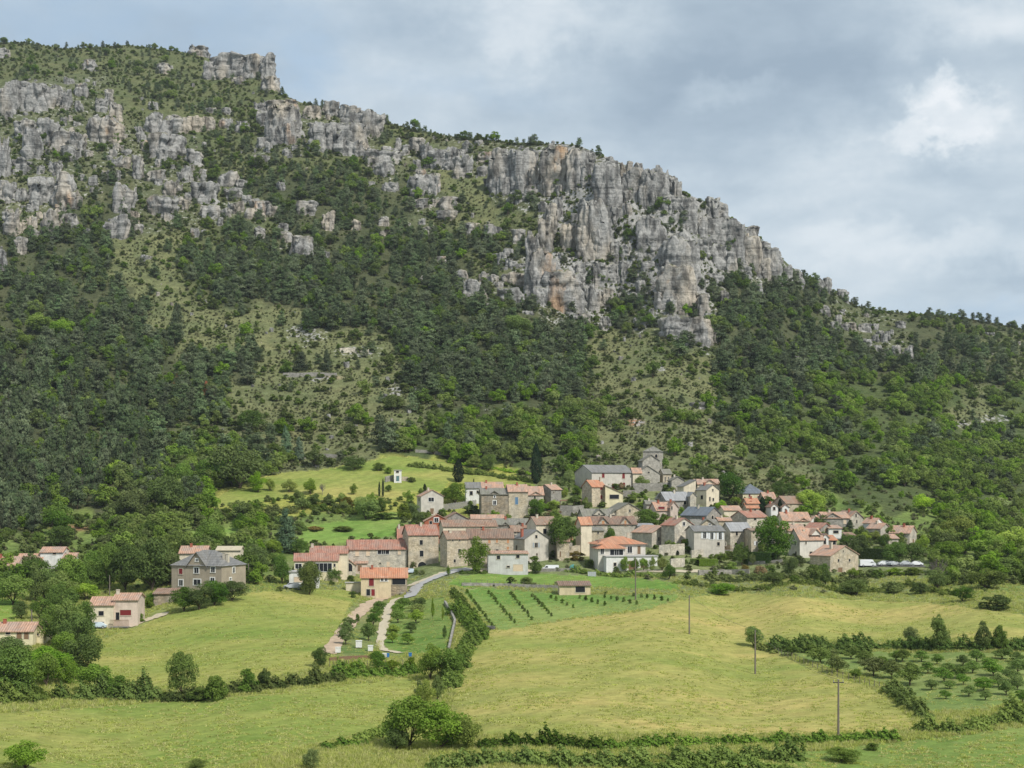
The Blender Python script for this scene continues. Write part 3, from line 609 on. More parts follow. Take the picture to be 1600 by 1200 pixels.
# ------------------------------------------------------------------ scattered masses
def scatter(name, meshes, pts, scl, rz, idx, mat=None):
    """one object that instances meshes on its points (kind stuff)"""
    col = bpy.data.collections.new(name + '_kinds')
    for k, me in enumerate(meshes):
        o = bpy.data.objects.new('%s_kind_%02d' % (name, k), me); col.objects.link(o)
    me = bpy.data.meshes.new(name); n = len(pts); me.vertices.add(n); me.vertices.foreach_set('co', np.asarray(pts, np.float32).ravel())
    a = me.attributes.new('scl', 'FLOAT_VECTOR', 'POINT'); a.data.foreach_set('vector', np.asarray(scl, np.float32).ravel())
    a = me.attributes.new('rot', 'FLOAT_VECTOR', 'POINT'); a.data.foreach_set('vector', np.stack([np.zeros(n), np.zeros(n), rz], 1).astype(np.float32).ravel())
    a = me.attributes.new('idx', 'INT', 'POINT'); a.data.foreach_set('value', np.asarray(idx, np.int32))
    o = link(name, me); tag(o, kind='stuff')
    ng = bpy.data.node_groups.new(name + '_nodes', 'GeometryNodeTree')
    ng.interface.new_socket('Geometry', in_out='INPUT', socket_type='NodeSocketGeometry'); ng.interface.new_socket('Geometry', in_out='OUTPUT', socket_type='NodeSocketGeometry')
    gi = ng.nodes.new('NodeGroupInput'); go = ng.nodes.new('NodeGroupOutput'); ip = ng.nodes.new('GeometryNodeInstanceOnPoints'); ci = ng.nodes.new('GeometryNodeCollectionInfo')
    ci.inputs['Collection'].default_value = col; ci.inputs['Separate Children'].default_value = True; ci.inputs['Reset Children'].default_value = True
    ip.inputs['Pick Instance'].default_value = True; L = ng.links.new
    L(gi.outputs[0], ip.inputs['Points']); L(ci.outputs[0], ip.inputs['Instance']); L(ip.outputs[0], go.inputs[0])
    for nm, ty_, sock in (('scl', 'FLOAT_VECTOR', 'Scale'), ('rot', 'FLOAT_VECTOR', 'Rotation'), ('idx', 'INT', 'Instance Index')):
        na = ng.nodes.new('GeometryNodeInputNamedAttribute'); na.data_type = ty_; na.inputs['Name'].default_value = nm
        L(na.outputs['Attribute'], ip.inputs[sock])
    o.modifiers.new('instances', 'NODES').node_group = ng
    return o
# ------------------------------------------------------------------ limestone towers and outcrops: crop, centre x, top y, width, bottom y
ROCKS = dict(U="""40,245,105,415 165,255,150,400 270,270,70,370 312,280,45,390 375,255,70,330 365,345,50,400 470,330,60,400 505,285,45,360 535,340,80,440 450,400,100,540 520,405,110,545 120,410,110,530 150,460,105,620 225,420,100,560 285,460,130,580 365,475,90,600 330,545,110,625 20,490,60,700 100,600,95,690 260,620,70,680
30,710,100,820 100,745,60,820 190,690,125,825 300,670,100,780 310,730,130,850 55,830,95,970 150,870,50,945 235,830,95,990 320,860,110,960 165,940,55,1000 100,970,70,1060 10,1010,50,1140 400,935,45,990 415,150,65,210 20,105,60,150
760,170,85,225 920,90,110,135 995,140,125,250 1100,145,100,240 1180,128,100,240 1245,118,80,245 1250,230,95,305 1110,238,60,272 710,345,55,390 720,390,95,495 810,405,160,510 770,490,170,615 910,405,90,490 970,420,60,490 640,590,58,712 555,600,110,660 500,660,60,720 430,690,50,745 720,660,105,725 755,570,70,645 900,570,95,640 575,725,108,870 545,870,135,992 795,700,85,790 760,770,150,885 930,660,60,725 1060,670,105,745 950,720,150,825 1080,740,95,805 970,830,100,890 1090,810,95,875 1210,800,130,870 1180,840,100,900 1120,710,70,755 1300,705,45,755 1420,810,110,880 1520,850,70,950 1200,920,65,990 1320,950,85,1000 1400,970,115,1098 1505,1035,45,1082 680,1060,60,1085
980,380,65,405 1050,380,55,412 1050,420,65,475 1120,440,85,490 1210,350,75,420 1250,400,110,470 1340,340,115,400 1285,460,85,550 1345,430,60,548 1225,500,85,560 1200,600,105,645""",
V="""90,95,125,180 60,150,110,230 100,225,75,312 155,190,60,312 260,130,95,195 350,110,85,185 440,130,130,205 530,160,65,190 285,200,85,345 345,210,90,350 430,190,135,300 400,240,120,362 460,290,110,372 520,320,95,375 560,360,95,425 620,320,95,375 590,390,115,465 660,280,36,335 690,310,45,365 750,280,85,355 790,300,65,395 850,320,75,425 905,315,85,432 960,350,105,468 765,425,60,490 825,440,75,545 760,560,105,605 890,550,125,625 880,610,120,672 525,485,55,505 620,480,85,532 120,480,48,530 20,570,65,640 85,590,85,650 240,590,105,645 340,660,55,705 460,660,58,712 590,640,55,692 605,708,75,738 20,700,55,752 215,740,112,862 320,805,42,842 130,720,85,748
1000,670,92,722 1100,680,92,742 1215,700,72,772 1130,820,105,845 1170,790,62,832 1230,860,62,885 860,830,62,862 750,920,75,955 950,890,62,965 1000,930,95,1025 1180,900,100,962 1170,970,125,1052 1080,1050,65,1085 1225,910,62,972 1060,340,85,402 1130,330,85,382 1190,330,75,482 1110,400,75,502 1150,460,75,552 1225,445,50,562 1045,410,55,462 1080,470,65,522 1260,380,65,442 1290,420,65,542 1270,500,85,552 1205,530,85,582
1285,330,55,402 1365,310,85,412 1420,310,55,402 1470,320,65,402 1360,420,64,552 1400,560,55,652 1370,580,84,742 1340,640,84,812 1280,700,76,852 1540,340,75,442 1525,400,55,512""",
W="""345,130,75,202 340,185,60,302 395,220,75,312 460,158,84,382 420,320,95,462 345,330,90,472 260,460,78,602 335,470,78,632 402,480,84,642 470,540,74,642 480,390,66,482 512,185,34,290 542,180,52,282 585,190,52,242 655,195,100,402 605,280,46,402 735,240,64,322 535,300,46,372 745,330,64,442 800,340,95,482 855,420,66,502 910,450,105,542 705,340,66,412 320,650,95,712 400,650,76,732 455,650,76,752 520,640,56,722 520,570,56,632
175,620,105,702 100,680,86,772 130,740,95,852 200,700,66,862 240,750,66,852 290,760,76,872 300,700,85,772 370,750,86,882 340,880,56,942 440,760,66,862 500,790,66,852 280,880,76,912 430,900,62,972 25,690,85,762 15,790,56,842 70,870,66,892 575,470,56,542 620,470,76,532 640,530,86,612 580,590,66,642 625,640,86,702 595,720,46,762 720,560,86,642 780,510,86,582 790,590,115,662 730,640,95,742 820,650,115,765 690,780,66,872 740,780,95,872 830,770,125,872 885,780,66,902 690,900,66,952 790,870,66,902 750,930,105,1012 835,920,150,1002 920,970,66,1032 860,1000,125,1032 910,880,46,942
880,540,105,612 950,560,105,662 1010,600,76,722 930,700,105,742 1000,740,66,762 985,770,54,862 1080,660,66,722 1125,600,66,712 1170,630,66,732 1210,610,86,732 1260,650,84,742 1315,680,76,742 1130,735,74,822 1185,765,46,812 1425,720,54,802 1460,712,44,790 1530,770,64,825 960,360,85,482 1010,430,85,552 1060,500,95,602 1110,480,95,562 1160,540,95,622 930,340,66,422 1000,520,85,602 1440,845,64,887""",
Z="""740,270,36,312 720,300,54,342 765,310,64,342 800,300,54,342 860,310,74,352 930,340,44,372 1030,300,54,335 870,380,64,442 920,410,54,442 820,445,54,472 550,440,64,472 1050,440,44,482 1140,475,92,502 1370,360,44,382 470,370,44,392 780,500,34,532 1440,355,62,368 85,680,84,702""")
def rock_band(px, py):
    if 305 < px < 440 and py < 145: return 'summit'
    if px < 130 and py > 265: return 'leftlow'
    if px < 200 and py < 265: return 'lefttop'
    if px < 335 and py > 190 and px > 200 and py < 260: return 'shoulder'
    if px < 460 and py < 330: return 'midleft'
    if px < 560 and py >= 290: return 'scatter'
    if px < 620 and py < 260: return 'crest'
    if px < 830 and py > 380: return 'foot'
    if px < 830: return 'centre'
    if px < 960 and py > 390: return 'footwall'
    if px > 1010 and px < 1110 and py > 400: return 'buttress'
    if px > 1240: return 'eastwood'
    if px > 1080: return 'east'
    return 'wall'
BAND = dict(summit='overhanging ledge at the summit', leftlow='low left edge cliff above the pines', lefttop='upper left edge cliff band', shoulder='crag right of the left cliffs',
 midleft='rocky slope left of the ridge crest', scatter='wooded slope below the crest', crest='skyline crest right of the summit', foot='slope foot left of the cliff', centre='cliff band under the middle skyline',
 footwall='jumbled crag under the great cliff', buttress='stepped buttress above the church', eastwood='wooded shoulder under the lower ridge', east='descending right flank of the cliff', wall='great cliff high above the church')
BIG = dict(W="200,95,150,340 60,112,140,340 440,162,140,480 660,196,140,420 790,335,150,500 910,425,150,560 385,332,170,650 1010,435,140,640 1095,505,140,700 780,515,190,770 770,645,210,885 795,885,250,1025 130,565,150,850 230,665,210,895 380,645,190,740 560,200,120,380 300,110,120,320 640,420,150,640 1190,570,130,735",
 V="500,150,190,290 400,200,250,362 130,110,190,310 860,320,150,440 1150,340,160,560 1400,310,170,420 590,330,190,420 780,440,150,560", U="150,250,230,400 1110,130,290,245")
RK = []
for c, txt in ROCKS.items():
    for q in txt.split():
        x, y0, w, y1 = map(float, q.split(',')); k = CROPS[c][2]; RK.append((tx(c, x), ty(c, y0), w / k, ty(c, y1)))
for c, txt in BIG.items():
    for q in txt.split():
        x, y0, w, y1 = map(float, q.split(',')); k = CROPS[c][2]; RK.append((tx(c, x), ty(c, y0) + 3, w / k, ty(c, y1)))
NBIG = sum(len(t.split()) for t in BIG.values())
def rock_mesh(w, d, h, seed, tall, wall=False):
    nth, nv = 44, 36; rng = np.random.default_rng(seed)
    th = np.linspace(0, 2 * math.pi, nth, endpoint=False); v = np.linspace(0, 1, nv)
    bury = 0.55 * h + 3
    # first part of v climbs the side, the rest crosses the top
    side = np.clip(v / .72, 0, 1); cap = np.clip((v - .72) / .28, 0, 1)
    TH, SI = np.meshgrid(th, side); _, CA = np.meshgrid(th, cap)
    e = 2.8; cs = np.abs(np.cos(TH)) ** (2 / e) * np.sign(np.cos(TH)); sn = np.abs(np.sin(TH)) ** (2 / e) * np.sign(np.sin(TH))
    r = (1.08 - .16 * SI) * (1 - CA) + 1e-3
    X = cs * r * w / 2; Y = sn * r * d / 2; Zt = -bury + (h + bury) * SI + 0 * CA
    P = np.stack([X.ravel(), Y.ravel(), Zt.ravel()], 1); off = rng.uniform(-500, 500, 3)
    cell = max(3.6, w * (.46 if tall else .52))
    if wall: cell = max(4.0, w * .24)
    q2 = np.stack([P[:, 0] / cell, P[:, 1] / cell, P[:, 2] / (cell * (5.5 if tall else 3.0))], 1) + off
    q2 += fbm(P / cell * .7 + off, 3, 5)[:, None] * .35
    f1, f2, cid = worley(q2, 3)
    crack = np.exp(-((f2 - f1) / .13)); bulge = 1 - f1
    q3 = np.stack([P[:, 0] / (cell * .45), P[:, 1] / (cell * .45), P[:, 2] / (cell * .8)], 1) + off
    g1, g2, cid2 = worley(q3, 9); crack2 = np.exp(-((g2 - g1) / .12))
    bed = vnoise(np.stack([P[:, 0] / 40, P[:, 1] / 40, P[:, 2] / 2.6], 1) + off, 4); bed2 = np.minimum(0, vnoise(np.stack([P[:, 0] / 60, P[:, 1] / 60, P[:, 2] / 1.1], 1) + off, 6))
    fine = fbm(P / 2.6 + off, 4, 8); low = fbm(P / (w * .6 + 3) + off, 2, 18)
    disp = w * (.10 * (bulge - .5) - .17 * crack - .045 * crack2 + .055 * (cid - .5) + .05 * bed + .05 * bed2 + .10 * low) + .40 * fine
    if wall: disp = w * (.055 * (bulge - .5) - .105 * crack - .022 * crack2 + .085 * (cid - .5) + .028 * bed + .03 * bed2 + .10 * low) + .35 * fine
    top = CA.ravel(); sd = SI.ravel()
    rad = np.sqrt(P[:, 0] ** 2 + P[:, 1] ** 2) + 1e-6; n2 = P[:, :2] / rad[:, None]
    lim = np.minimum(1, rad / (w * .25)); P[:, :2] += n2 * (disp * lim)[:, None]
    # uneven tops: each column of the cluster ends at a height of its own
    qt = np.stack([P[:, 0] / cell, P[:, 1] / cell, np.zeros(len(P))], 1) + off; t1, t2, tid = worley(qt, 13)
    drop = (h * (.14 if wall else .30 if tall else .28)) * tid ** 1.3 * np.clip(1.25 - 2.0 * np.exp(-(rad / (w * .22)) ** 2) * .4, 0, 1) + h * .10 * np.exp(-((t2 - t1) / .15)) + h * .05 * (rad / (w * .5)) ** 2
    P[:, 2] -= np.clip((P[:, 2] / h), 0, 1) ** 1.5 * drop - fine * .4
    i = np.arange(nv - 1)[:, None] * nth; j = np.arange(nth)[None]; jn = (j + 1) % nth
    f = np.stack([i + j, i + jn, i + nth + jn, i + nth + j], -1).reshape(-1, 4)
    return P, f
RMASK = []
for n, (px, y0, w, y1) in enumerate(RK):
    D = float(depth(px, y1)); s = D / F; W = w * s; dp = W * random.uniform(.75, 1.05)
    ctr = at(px, y1, D); Dc = D + dp * .38; cx = (px - CX) / F * Dc
    base = (HY - y1) / F * D; h = (HY - y0) / F * (Dc) - base
    # what the hillside gains behind still has to show the rock above it
    h = max(h, 2.5); tall = h > 1.25 * W
    bigwall = n >= len(RK) - NBIG
    if bigwall: dp = W * .55; Dc = D + dp * .62; cx = (px - CX) / F * Dc; h = max((HY - y0) / F * Dc - base, 3)
    V, f = rock_mesh(W, dp, h, 1000 + n, tall, bigwall)
    b = rock_band(px, (y0 + y1) / 2)
    o = link('limestone_cliff' if bigwall else 'rock_tower' if tall else 'rock_outcrop', raw_mesh('rock', V, f, MAT['limestone'], smooth=False), None, (cx, Dc, base)); o.rotation_euler = (0, 0, random.uniform(-.25, .25))
    shape = 'Tall' if h > 2.0 * W else ('Upright' if tall else ('Low' if h < .7 * W else 'Blocky')); big = 'massive' if W * h > 420 else ('small' if W * h < 90 else 'medium sized')
    lab = '%s %s grey limestone rock, %s' % (shape.lower(), big, BAND[b]) if not bigwall else 'broad fissured limestone wall rising behind smaller rocks, ' + BAND[b]
    if abs(px - 472) < 4 and y0 > 360: lab = 'beehive shaped rock of stacked layers standing alone among pines below the crest'
    if abs(px - (800 + 460 / 80 * 27)) < 2 and y0 < 250: lab = 'tall rock pillar with an orange stained face high in the great cliff'
    tag(o, lab, 'rock', 'rocks: ' + BAND[b])
    RMASK.append((px, y0, w, y1))
RMASK = np.array(RMASK)
# ------------------------------------------------------------------ woods and scrub on the mountain
def on_rock(x, y):
    r = np.zeros(len(x), bool)
    for px, y0, w, y1 in RMASK: r |= (np.abs(x - px) < w * .46) & (y > y0 + 2) & (y < y1 - 3 - .18 * (y1 - y0))
    return r
def region(x, y):
    if y < 240: a = 'near the skyline'
    elif y < 430: a = 'among the crags'
    elif y < 600: a = 'on the middle slope'
    else: a = 'on the lower slope'
    b = 'at the left edge' if x < 220 else 'left of the dry clearing' if x < 460 else 'above the upper meadow' if x < 820 else 'above the church' if x < 1120 else 'right of the village spur' if x < 1380 else 'at the right edge'
    return b + ' ' + a
ROADS = [[(640,934),(652,916),(690,899),(735,889)],[(640,916),(696,894)],[(724,890),(830,893)],[(606,934),(574,946),(538,984),(512,1022)],[(628,934),(606,950),(596,992),(602,1017),(626,1021)],[(196,981),(232,968),(255,958)],[(1000,892),(1100,893)],[(1330,884),(1445,885)]]
def near_road(x, y):
    near = np.full(len(x), 99.0)
    for R in ROADS:
        for (ax, ay), (bx, by) in zip(R[:-1], R[1:]):
            t = np.clip(((x - ax) * (bx - ax) + (y - ay) * (by - ay)) / ((bx - ax) ** 2 + (by - ay) ** 2), 0, 1); near = np.minimum(near, np.hypot((x - ax - t * (bx - ax)) * .8, y - ay - t * (by - ay)))
    return near
def woods():
    gx, gy = np.meshgrid(np.arange(-60, 1665, 10.5), np.arange(48, 915, 6.6))
    x = gx.ravel() + RNG.uniform(-5, 5, gx.size); y = gy.ravel() + RNG.uniform(-3.3, 3.3, gx.size)
    k = (y > ridge(x) + 1); x, y = x[k], y[k]
    let = cover_at(x, y); mid = meadow_id(x, y); rock = on_rock(x, y); u = RNG.random(len(x)); patch = noise2(x / 30, y / 22, 131, 2)
    d = depth(x, y); px_m = F / d
    PB = dict(P=(.60, .17, .24), p=(.30, .07, .60), B=(.06, .72, .16), b=(.24, .34, .32), s=(.028, .022, .30), r=(.20, .05, .50), g=(.01, .09, .40), v=(0, .0, .0), m=(0, 0, .0))
    PB['.'] = PB['p']
    fx = np.arange(-20, 1620, 9.0) + RNG.uniform(-3, 3, 183)[:len(np.arange(-20, 1620, 9.0))]; fy = ridge(fx) + RNG.uniform(.5, 5, len(fx)); x = np.r_[x, fx]; y = np.r_[y, fy]; let = np.r_[let, np.full(len(fx), 'p')]; mid = np.r_[mid, np.full(len(fx), -1)]; rock = np.r_[rock, on_rock(fx, fy)]; u = np.r_[u, RNG.random(len(fx))]; patch = np.r_[patch, np.full(len(fx), .3)]; d = np.r_[d, depth(fx, fy)]
    res = []
    y_ok = y < 866
    road_near = near_road(x, y)
    nopine = (x > 850) & (x < 1340) & (y > 705)
    lush = ((x < 175) & (y > 897)) | ((x > 1430) & (y > 770) & (y < 945)) | ((x > 150) & (x < 480) & (y > 800) & (y < 925))
    hidden = (x > 690) & (x < 1440) & (y > 740) & (y < 900)
    vill = (x > 410) & (x < 1460) & (y > 770) & (y < 930)
    for i in range(len(x)):
        if mid[i] >= 0 or road_near[i] < 9: continue
        pp, pb, ps = PB[let[i]]
        if vill[i] or let[i] == 'v': pp, pb, ps = 0, (.10 if y_ok[i] else 0), (.36 if y_ok[i] else .14)
        elif lush[i]: pp, pb, ps = 0, .34, .42
        if nopine[i]: pp = 0
        if x[i] < 135 and 838 < y[i] < 897: pb = 0; pp = 0
        m = np.clip(1 + patch[i] * 2.2, .06, 1.9)
        pp, pb = pp * min(1.25, m), pb * min(1.25, m)
        if rock[i]: pp, pb, ps = pp * .10, 0, ps * .30
        v = u[i]; y_f = y[i]
        high = np.clip((470 - y_f) / 300, 0, 1)
        if v < pp:
            kind = 'pine'; h = random.choice((random.uniform(4.0, 8.0), random.uniform(7.0, 12.0))) * (1 - .42 * high); w = h * random.uniform(.62, .95)
            if x[i] > 1280 and y_f < ridge(x[i]) + 45: h *= .62; w *= .8
        elif v < pp + pb:
            kind = 'oak'; h = random.uniform(4.5, 8.5); w = h * random.uniform(.8, 1.2)
            if vill[i] or let[i] == 'v': h *= .58; w *= .58
            elif lush[i]: h *= .85; w *= .85
        elif v < pp + pb + ps:
            kind = 'shrub'; h = random.uniform(1.2, 3.4); w = h * random.uniform(1.0, 1.7)
            if (vill[i] or let[i] == 'v'): h *= .75; w *= .75
        else: continue
        if let[i] in 'sr' and kind == 'pine': h *= .72; w *= .8
        # a plantation of taller, slimmer pines at the lower left
        if kind == 'pine' and x[i] < 230 and y_f > 600: h *= 1.25; w *= .82
        res.append((kind, x[i], y_f, d[i], h, w, let[i]))
    return res
WD = woods()
MESHES = dict(pine=['pine_lo%d' % s for s in range(5)], oak=['oak_lo%d' % s for s in range(4)] + ['bright_lo%d' % s for s in range(2)], shrub=['shrub_lo%d' % s for s in range(3)])
INFO = dict(pine=('pine_tree', 'pine', 'dark green pine tree in the wood '), oak=('oak_tree', 'tree', 'round leafy green tree '), shrub=('bush', 'bush', 'low scrubby bush '))
for kind in ('pine', 'oak', 'shrub'):
    L = [r for r in WD if r[0] == kind]
    key = lambda r: r[4] * r[5] / r[3] ** 2
    if kind == 'oak': L2 = [r for r in L]
    inside = sorted([r for r in L if 0 < r[1] < 1600], key=key, reverse=True)
    cap = dict(pine=285, oak=200, shrub=150)[kind]; ind = inside[:cap]; ids = set(map(id, ind)); rest = [r for r in L if id(r) not in ids]
    nm, cat, lab = INFO[kind]
    def pick(r):
        ms = MESHES[kind]
        if kind == 'oak': return ms[random.randrange(4)] if random.random() > (.85 if r[2] > 760 and r[1] > 1380 else .62 if r[2] > 600 else .2) else ms[4 + random.randrange(2)]
        return random.choice(ms)
    for r in ind:
        _, x, y, d, h, w, let = r; pid = pick(r); p = at(x, y, d)
        if kind == 'pine' and 0: pass
        crown, trunk = PROTO[pid] if kind != 'shrub' else (PROTO[pid.replace('lo', 'hi')][0], None)
        if kind == 'shrub': o = link(nm, crown, None, p)
        else:
            o = bpy.data.objects.new(nm, None); C.objects.link(o); o.location = p; o.empty_display_size = .1
            a = link('crown', crown, o); t = random.uniform(.82, 1.15); a.color = (t, t, t, 1); link('trunk', trunk, o)
        o.scale = (w, w, h); o.rotation_euler = (0, 0, random.uniform(0, 6.28))
        tag(o, lab + region(x, y), cat, lab.strip() + ' ' + region(x, y))
    ms = MESHES[kind]; loc = {m: i for i, m in enumerate(ms)}
    scatter(dict(pine='pine_wood', oak='leafy_wood', shrub='scrub')[kind], [WOOD[m] for m in ms], np.array([at(r[1], r[2], r[3]) for r in rest]), np.array([(r[5], r[5], r[4]) for r in rest]), RNG.uniform(0, 6.28, len(rest)), [loc[pick(r)] for r in rest])
# small brush, rubble and outcropping stones between the larger plants
def small_stuff():
    gx, gy = np.meshgrid(np.arange(-60, 1665, 5.2), np.arange(52, 930, 3.6)); x = gx.ravel() + RNG.uniform(-2.6, 2.6, gx.size); y = gy.ravel() + RNG.uniform(-1.8, 1.8, gx.size)
    k = y > ridge(x) + 1; x, y = x[k], y[k]; let = cover_at(x, y); mid = meadow_id(x, y); rock = on_rock(x, y); u = RNG.random(len(x)); patch = noise2(x / 22, y / 14, 151, 3)
    d = depth(x, y); high = np.clip((520 - y) / 300, 0, 1)
    pr = np.select([let == 's', let == 'r', let == 'p', let == 'g', let == 'v', let == 'P'], [.80, .62, .78, .22, .10, .26], .06) * np.clip(1 + patch * 2.2, .1, 2.2); pr[(mid >= 0)] = 0; pr[rock] *= .12
    pr[y > 905] *= .3; pr[near_road(x, y) < 8] = 0
    fx = np.arange(-20, 1620, 3.4); fy = ridge(fx) + RNG.uniform(.2, 5, len(fx))
    x = np.r_[x, fx]; y = np.r_[y, fy]; let = np.r_[let, np.full(len(fx), 'p')]; mid = np.r_[mid, np.full(len(fx), -1)]; rock = np.r_[rock, on_rock(fx, fy)]; d = np.r_[d, depth(fx, fy)]; u = np.r_[u, RNG.random(len(fx))]; pr = np.r_[pr, np.full(len(fx), .8) * np.where(on_rock(fx, fy), .2, 1)]
    s = u < pr; P = np.array([at(a, b, c) for a, b, c in zip(x[s], y[s], d[s])]); n = len(P); h = RNG.uniform(.5, 1.5, n) * np.where(let[s] == 'p', 1.35, 1) * np.where(let[s] == 's', .8, 1); w = h * RNG.uniform(1.0, 1.9, n)
    scatter('brush', [WOOD['shrub_lo%d' % q] for q in range(3)] + [WOOD['scrub%d' % q] for q in range(3)], P, np.stack([w, w, h], 1), RNG.uniform(0, 6.28, n), RNG.integers(0, 3, n) + 3 * (RNG.random(n) < np.where(let[s] == 's', .92, .6)))
    u2 = RNG.random(len(x)); big = (let == 'r') & (x > 820) & (x < 1290) & (y > 225)
    pr = np.select([big, let == 'r', let == 's', let == 'p'], [.018, .05, .014, .010], .001) * np.clip(1 + 2.0 * noise2(x / 26, y / 20, 171, 2), .1, 2.6); pr[mid >= 0] = 0; pr[rock] *= .25; pr[y > 700] *= .15
    s = u2 < pr; P = np.array([at(a, b, c) for a, b, c in zip(x[s], y[s], d[s])]); n = len(P)
    MM = [raw_mesh('rubble', *rock_mesh(6.0, 5.0, 6.5 if q % 2 else 4.0, 7000 + q, q % 2 == 1), MAT['limestone']) for q in range(6)]
    lt = let[s]; bg_ = big[s]; sc = RNG.uniform(.2, 1.0, n) * np.where(lt == 'r', 1.25, .45); st = np.where(bg_, RNG.uniform(.8, 1.5, n), RNG.uniform(.6, 1.1, n))
    scatter('rubble', MM, P, np.stack([sc, sc, sc * st], 1), RNG.uniform(0, 6.28, n), RNG.integers(0, 6, n))
    print('brush', n)
small_stuff()
print('rocks', len(RK)); print('woods', {k: sum(1 for r in WD if r[0] == k) for k in INFO})
# ------------------------------------------------------------------ buildings
from mathutils import Matrix
def put(o, M):
    o.matrix_local = M @ o.matrix_local
    return o
def window(root, M, kind, w, h, where):
    """where: matrix of the opening's bottom centre in the block's frame (x along the wall, -y outwards)"""
    pane = {'d': 'glass_and_shade', 'w': 'glass_and_shade', 'g': 'glass_and_shade', 'u': 'glass_and_shade', 'h': 'glass_and_shade', 'r': 'red_wood', 'b': 'blue_wood', 'D': 'wood_brown', 'R': 'red_door', 'A': 'glass_and_shade', 'c': 'shutter_cream', 'o': 'shutter_orange', 'G': 'glass_and_shade', 'B': 'door_blue_green', 'k': 'glass_and_shade', 'P': 'shutter_cream', 'x': 'glass_and_shade'}[kind]  # the dark pane is glass, and painted shade in open porches and sheds
    fr = {'w': 'frame_white', 'h': 'frame_white', 'G': 'frame_white', 'g': 'frame_stone', 'u': 'frame_white', 'R': 'frame_stone'}.get(kind, 'frame_stone')
    door = kind in 'DRABP'
    f = MB(); j = .13 if kind not in 'h' else .24; e = .065
    if kind == 'A':
        n = 10; r = w / 2
        for k in range(n):
            a0, a1 = math.pi * k / n, math.pi * (k + 1) / n; z0 = h - r
            q = [(math.cos(a) * rr, 0, z0 + math.sin(a) * rr) for rr, a in ((r, a0), (r + .22, a0), (r + .22, a1), (r, a1))]
            f.poly([(x, -e, z) for x, _, z in q][::-1]); f.poly([(q[1][0], -e, q[1][2]), (q[1][0], .05, q[1][2]), (q[2][0], .05, q[2][2]), (q[2][0], -e, q[2][2])]); f.poly([(q[0][0], -e, q[0][2]), (q[3][0], -e, q[3][2]), (q[3][0], .05, q[3][2]), (q[0][0], .05, q[0][2])])
        f.box(-r - .22, -r, -e, .05, 0, h - r); f.box(r, r + .22, -e, .05, 0, h - r)
    else:
        f.box(-w/2 - j, -w/2, -e, .05, 0, h + j); f.box(w/2, w/2 + j, -e, .05, 0, h + j); f.box(-w/2, w/2, -e + .004, .05, h, h + j)
        if not door: f.box(-w/2 - j - .05, w/2 + j + .05, -e - .06, .05, -.12, -.002)
        if kind in 'wuhgG' and w > .5:
            f.box(-.03, .03, -.04, .02, .004, h - .004)
            if kind == 'G':
                m = max(2, int(w / 1.1))
                for k in range(1, m):
                    x = -w/2 + w * k / m
                    if abs(x) > .1: f.box(x - .04, x + .04, -.04, .02, .004, h - .004)
    o = f.build('door' if door else 'window', MAT[fr], root); o.matrix_local = M @ where
    p = MB()
    if kind == 'A':
        r = w / 2; pts = [(-r, -.02, 0), (r, -.02, 0)] + [(math.cos(math.pi * k / 10) * r, -.02, h - r + math.sin(math.pi * k / 10) * r) for k in range(11)]
        p.poly(pts); p.poly([(x, .03, z) for x, _, z in pts][::-1])
    else: p.box(-w/2, w/2, -.02, .03, 0.001, h - .001)
    p.build('panel' if door or kind in 'rbco' else 'pane', MAT[pane], o)
    sm = {'g': 'shutter_grey', 'u': 'shutter_white', 'k': 'shutter_cream'}.get(kind)
    if sm:
        for sgn in (-1, 1):
            q = MB(); sw = w * .52; x0 = sgn * (w/2 + j + .04); q.box(min(x0, x0 + sgn * sw), max(x0, x0 + sgn * sw), -.06, -.015, -.02, h + .03)
            so = q.build('shutter', MAT[sm], root); so.matrix_local = M @ where
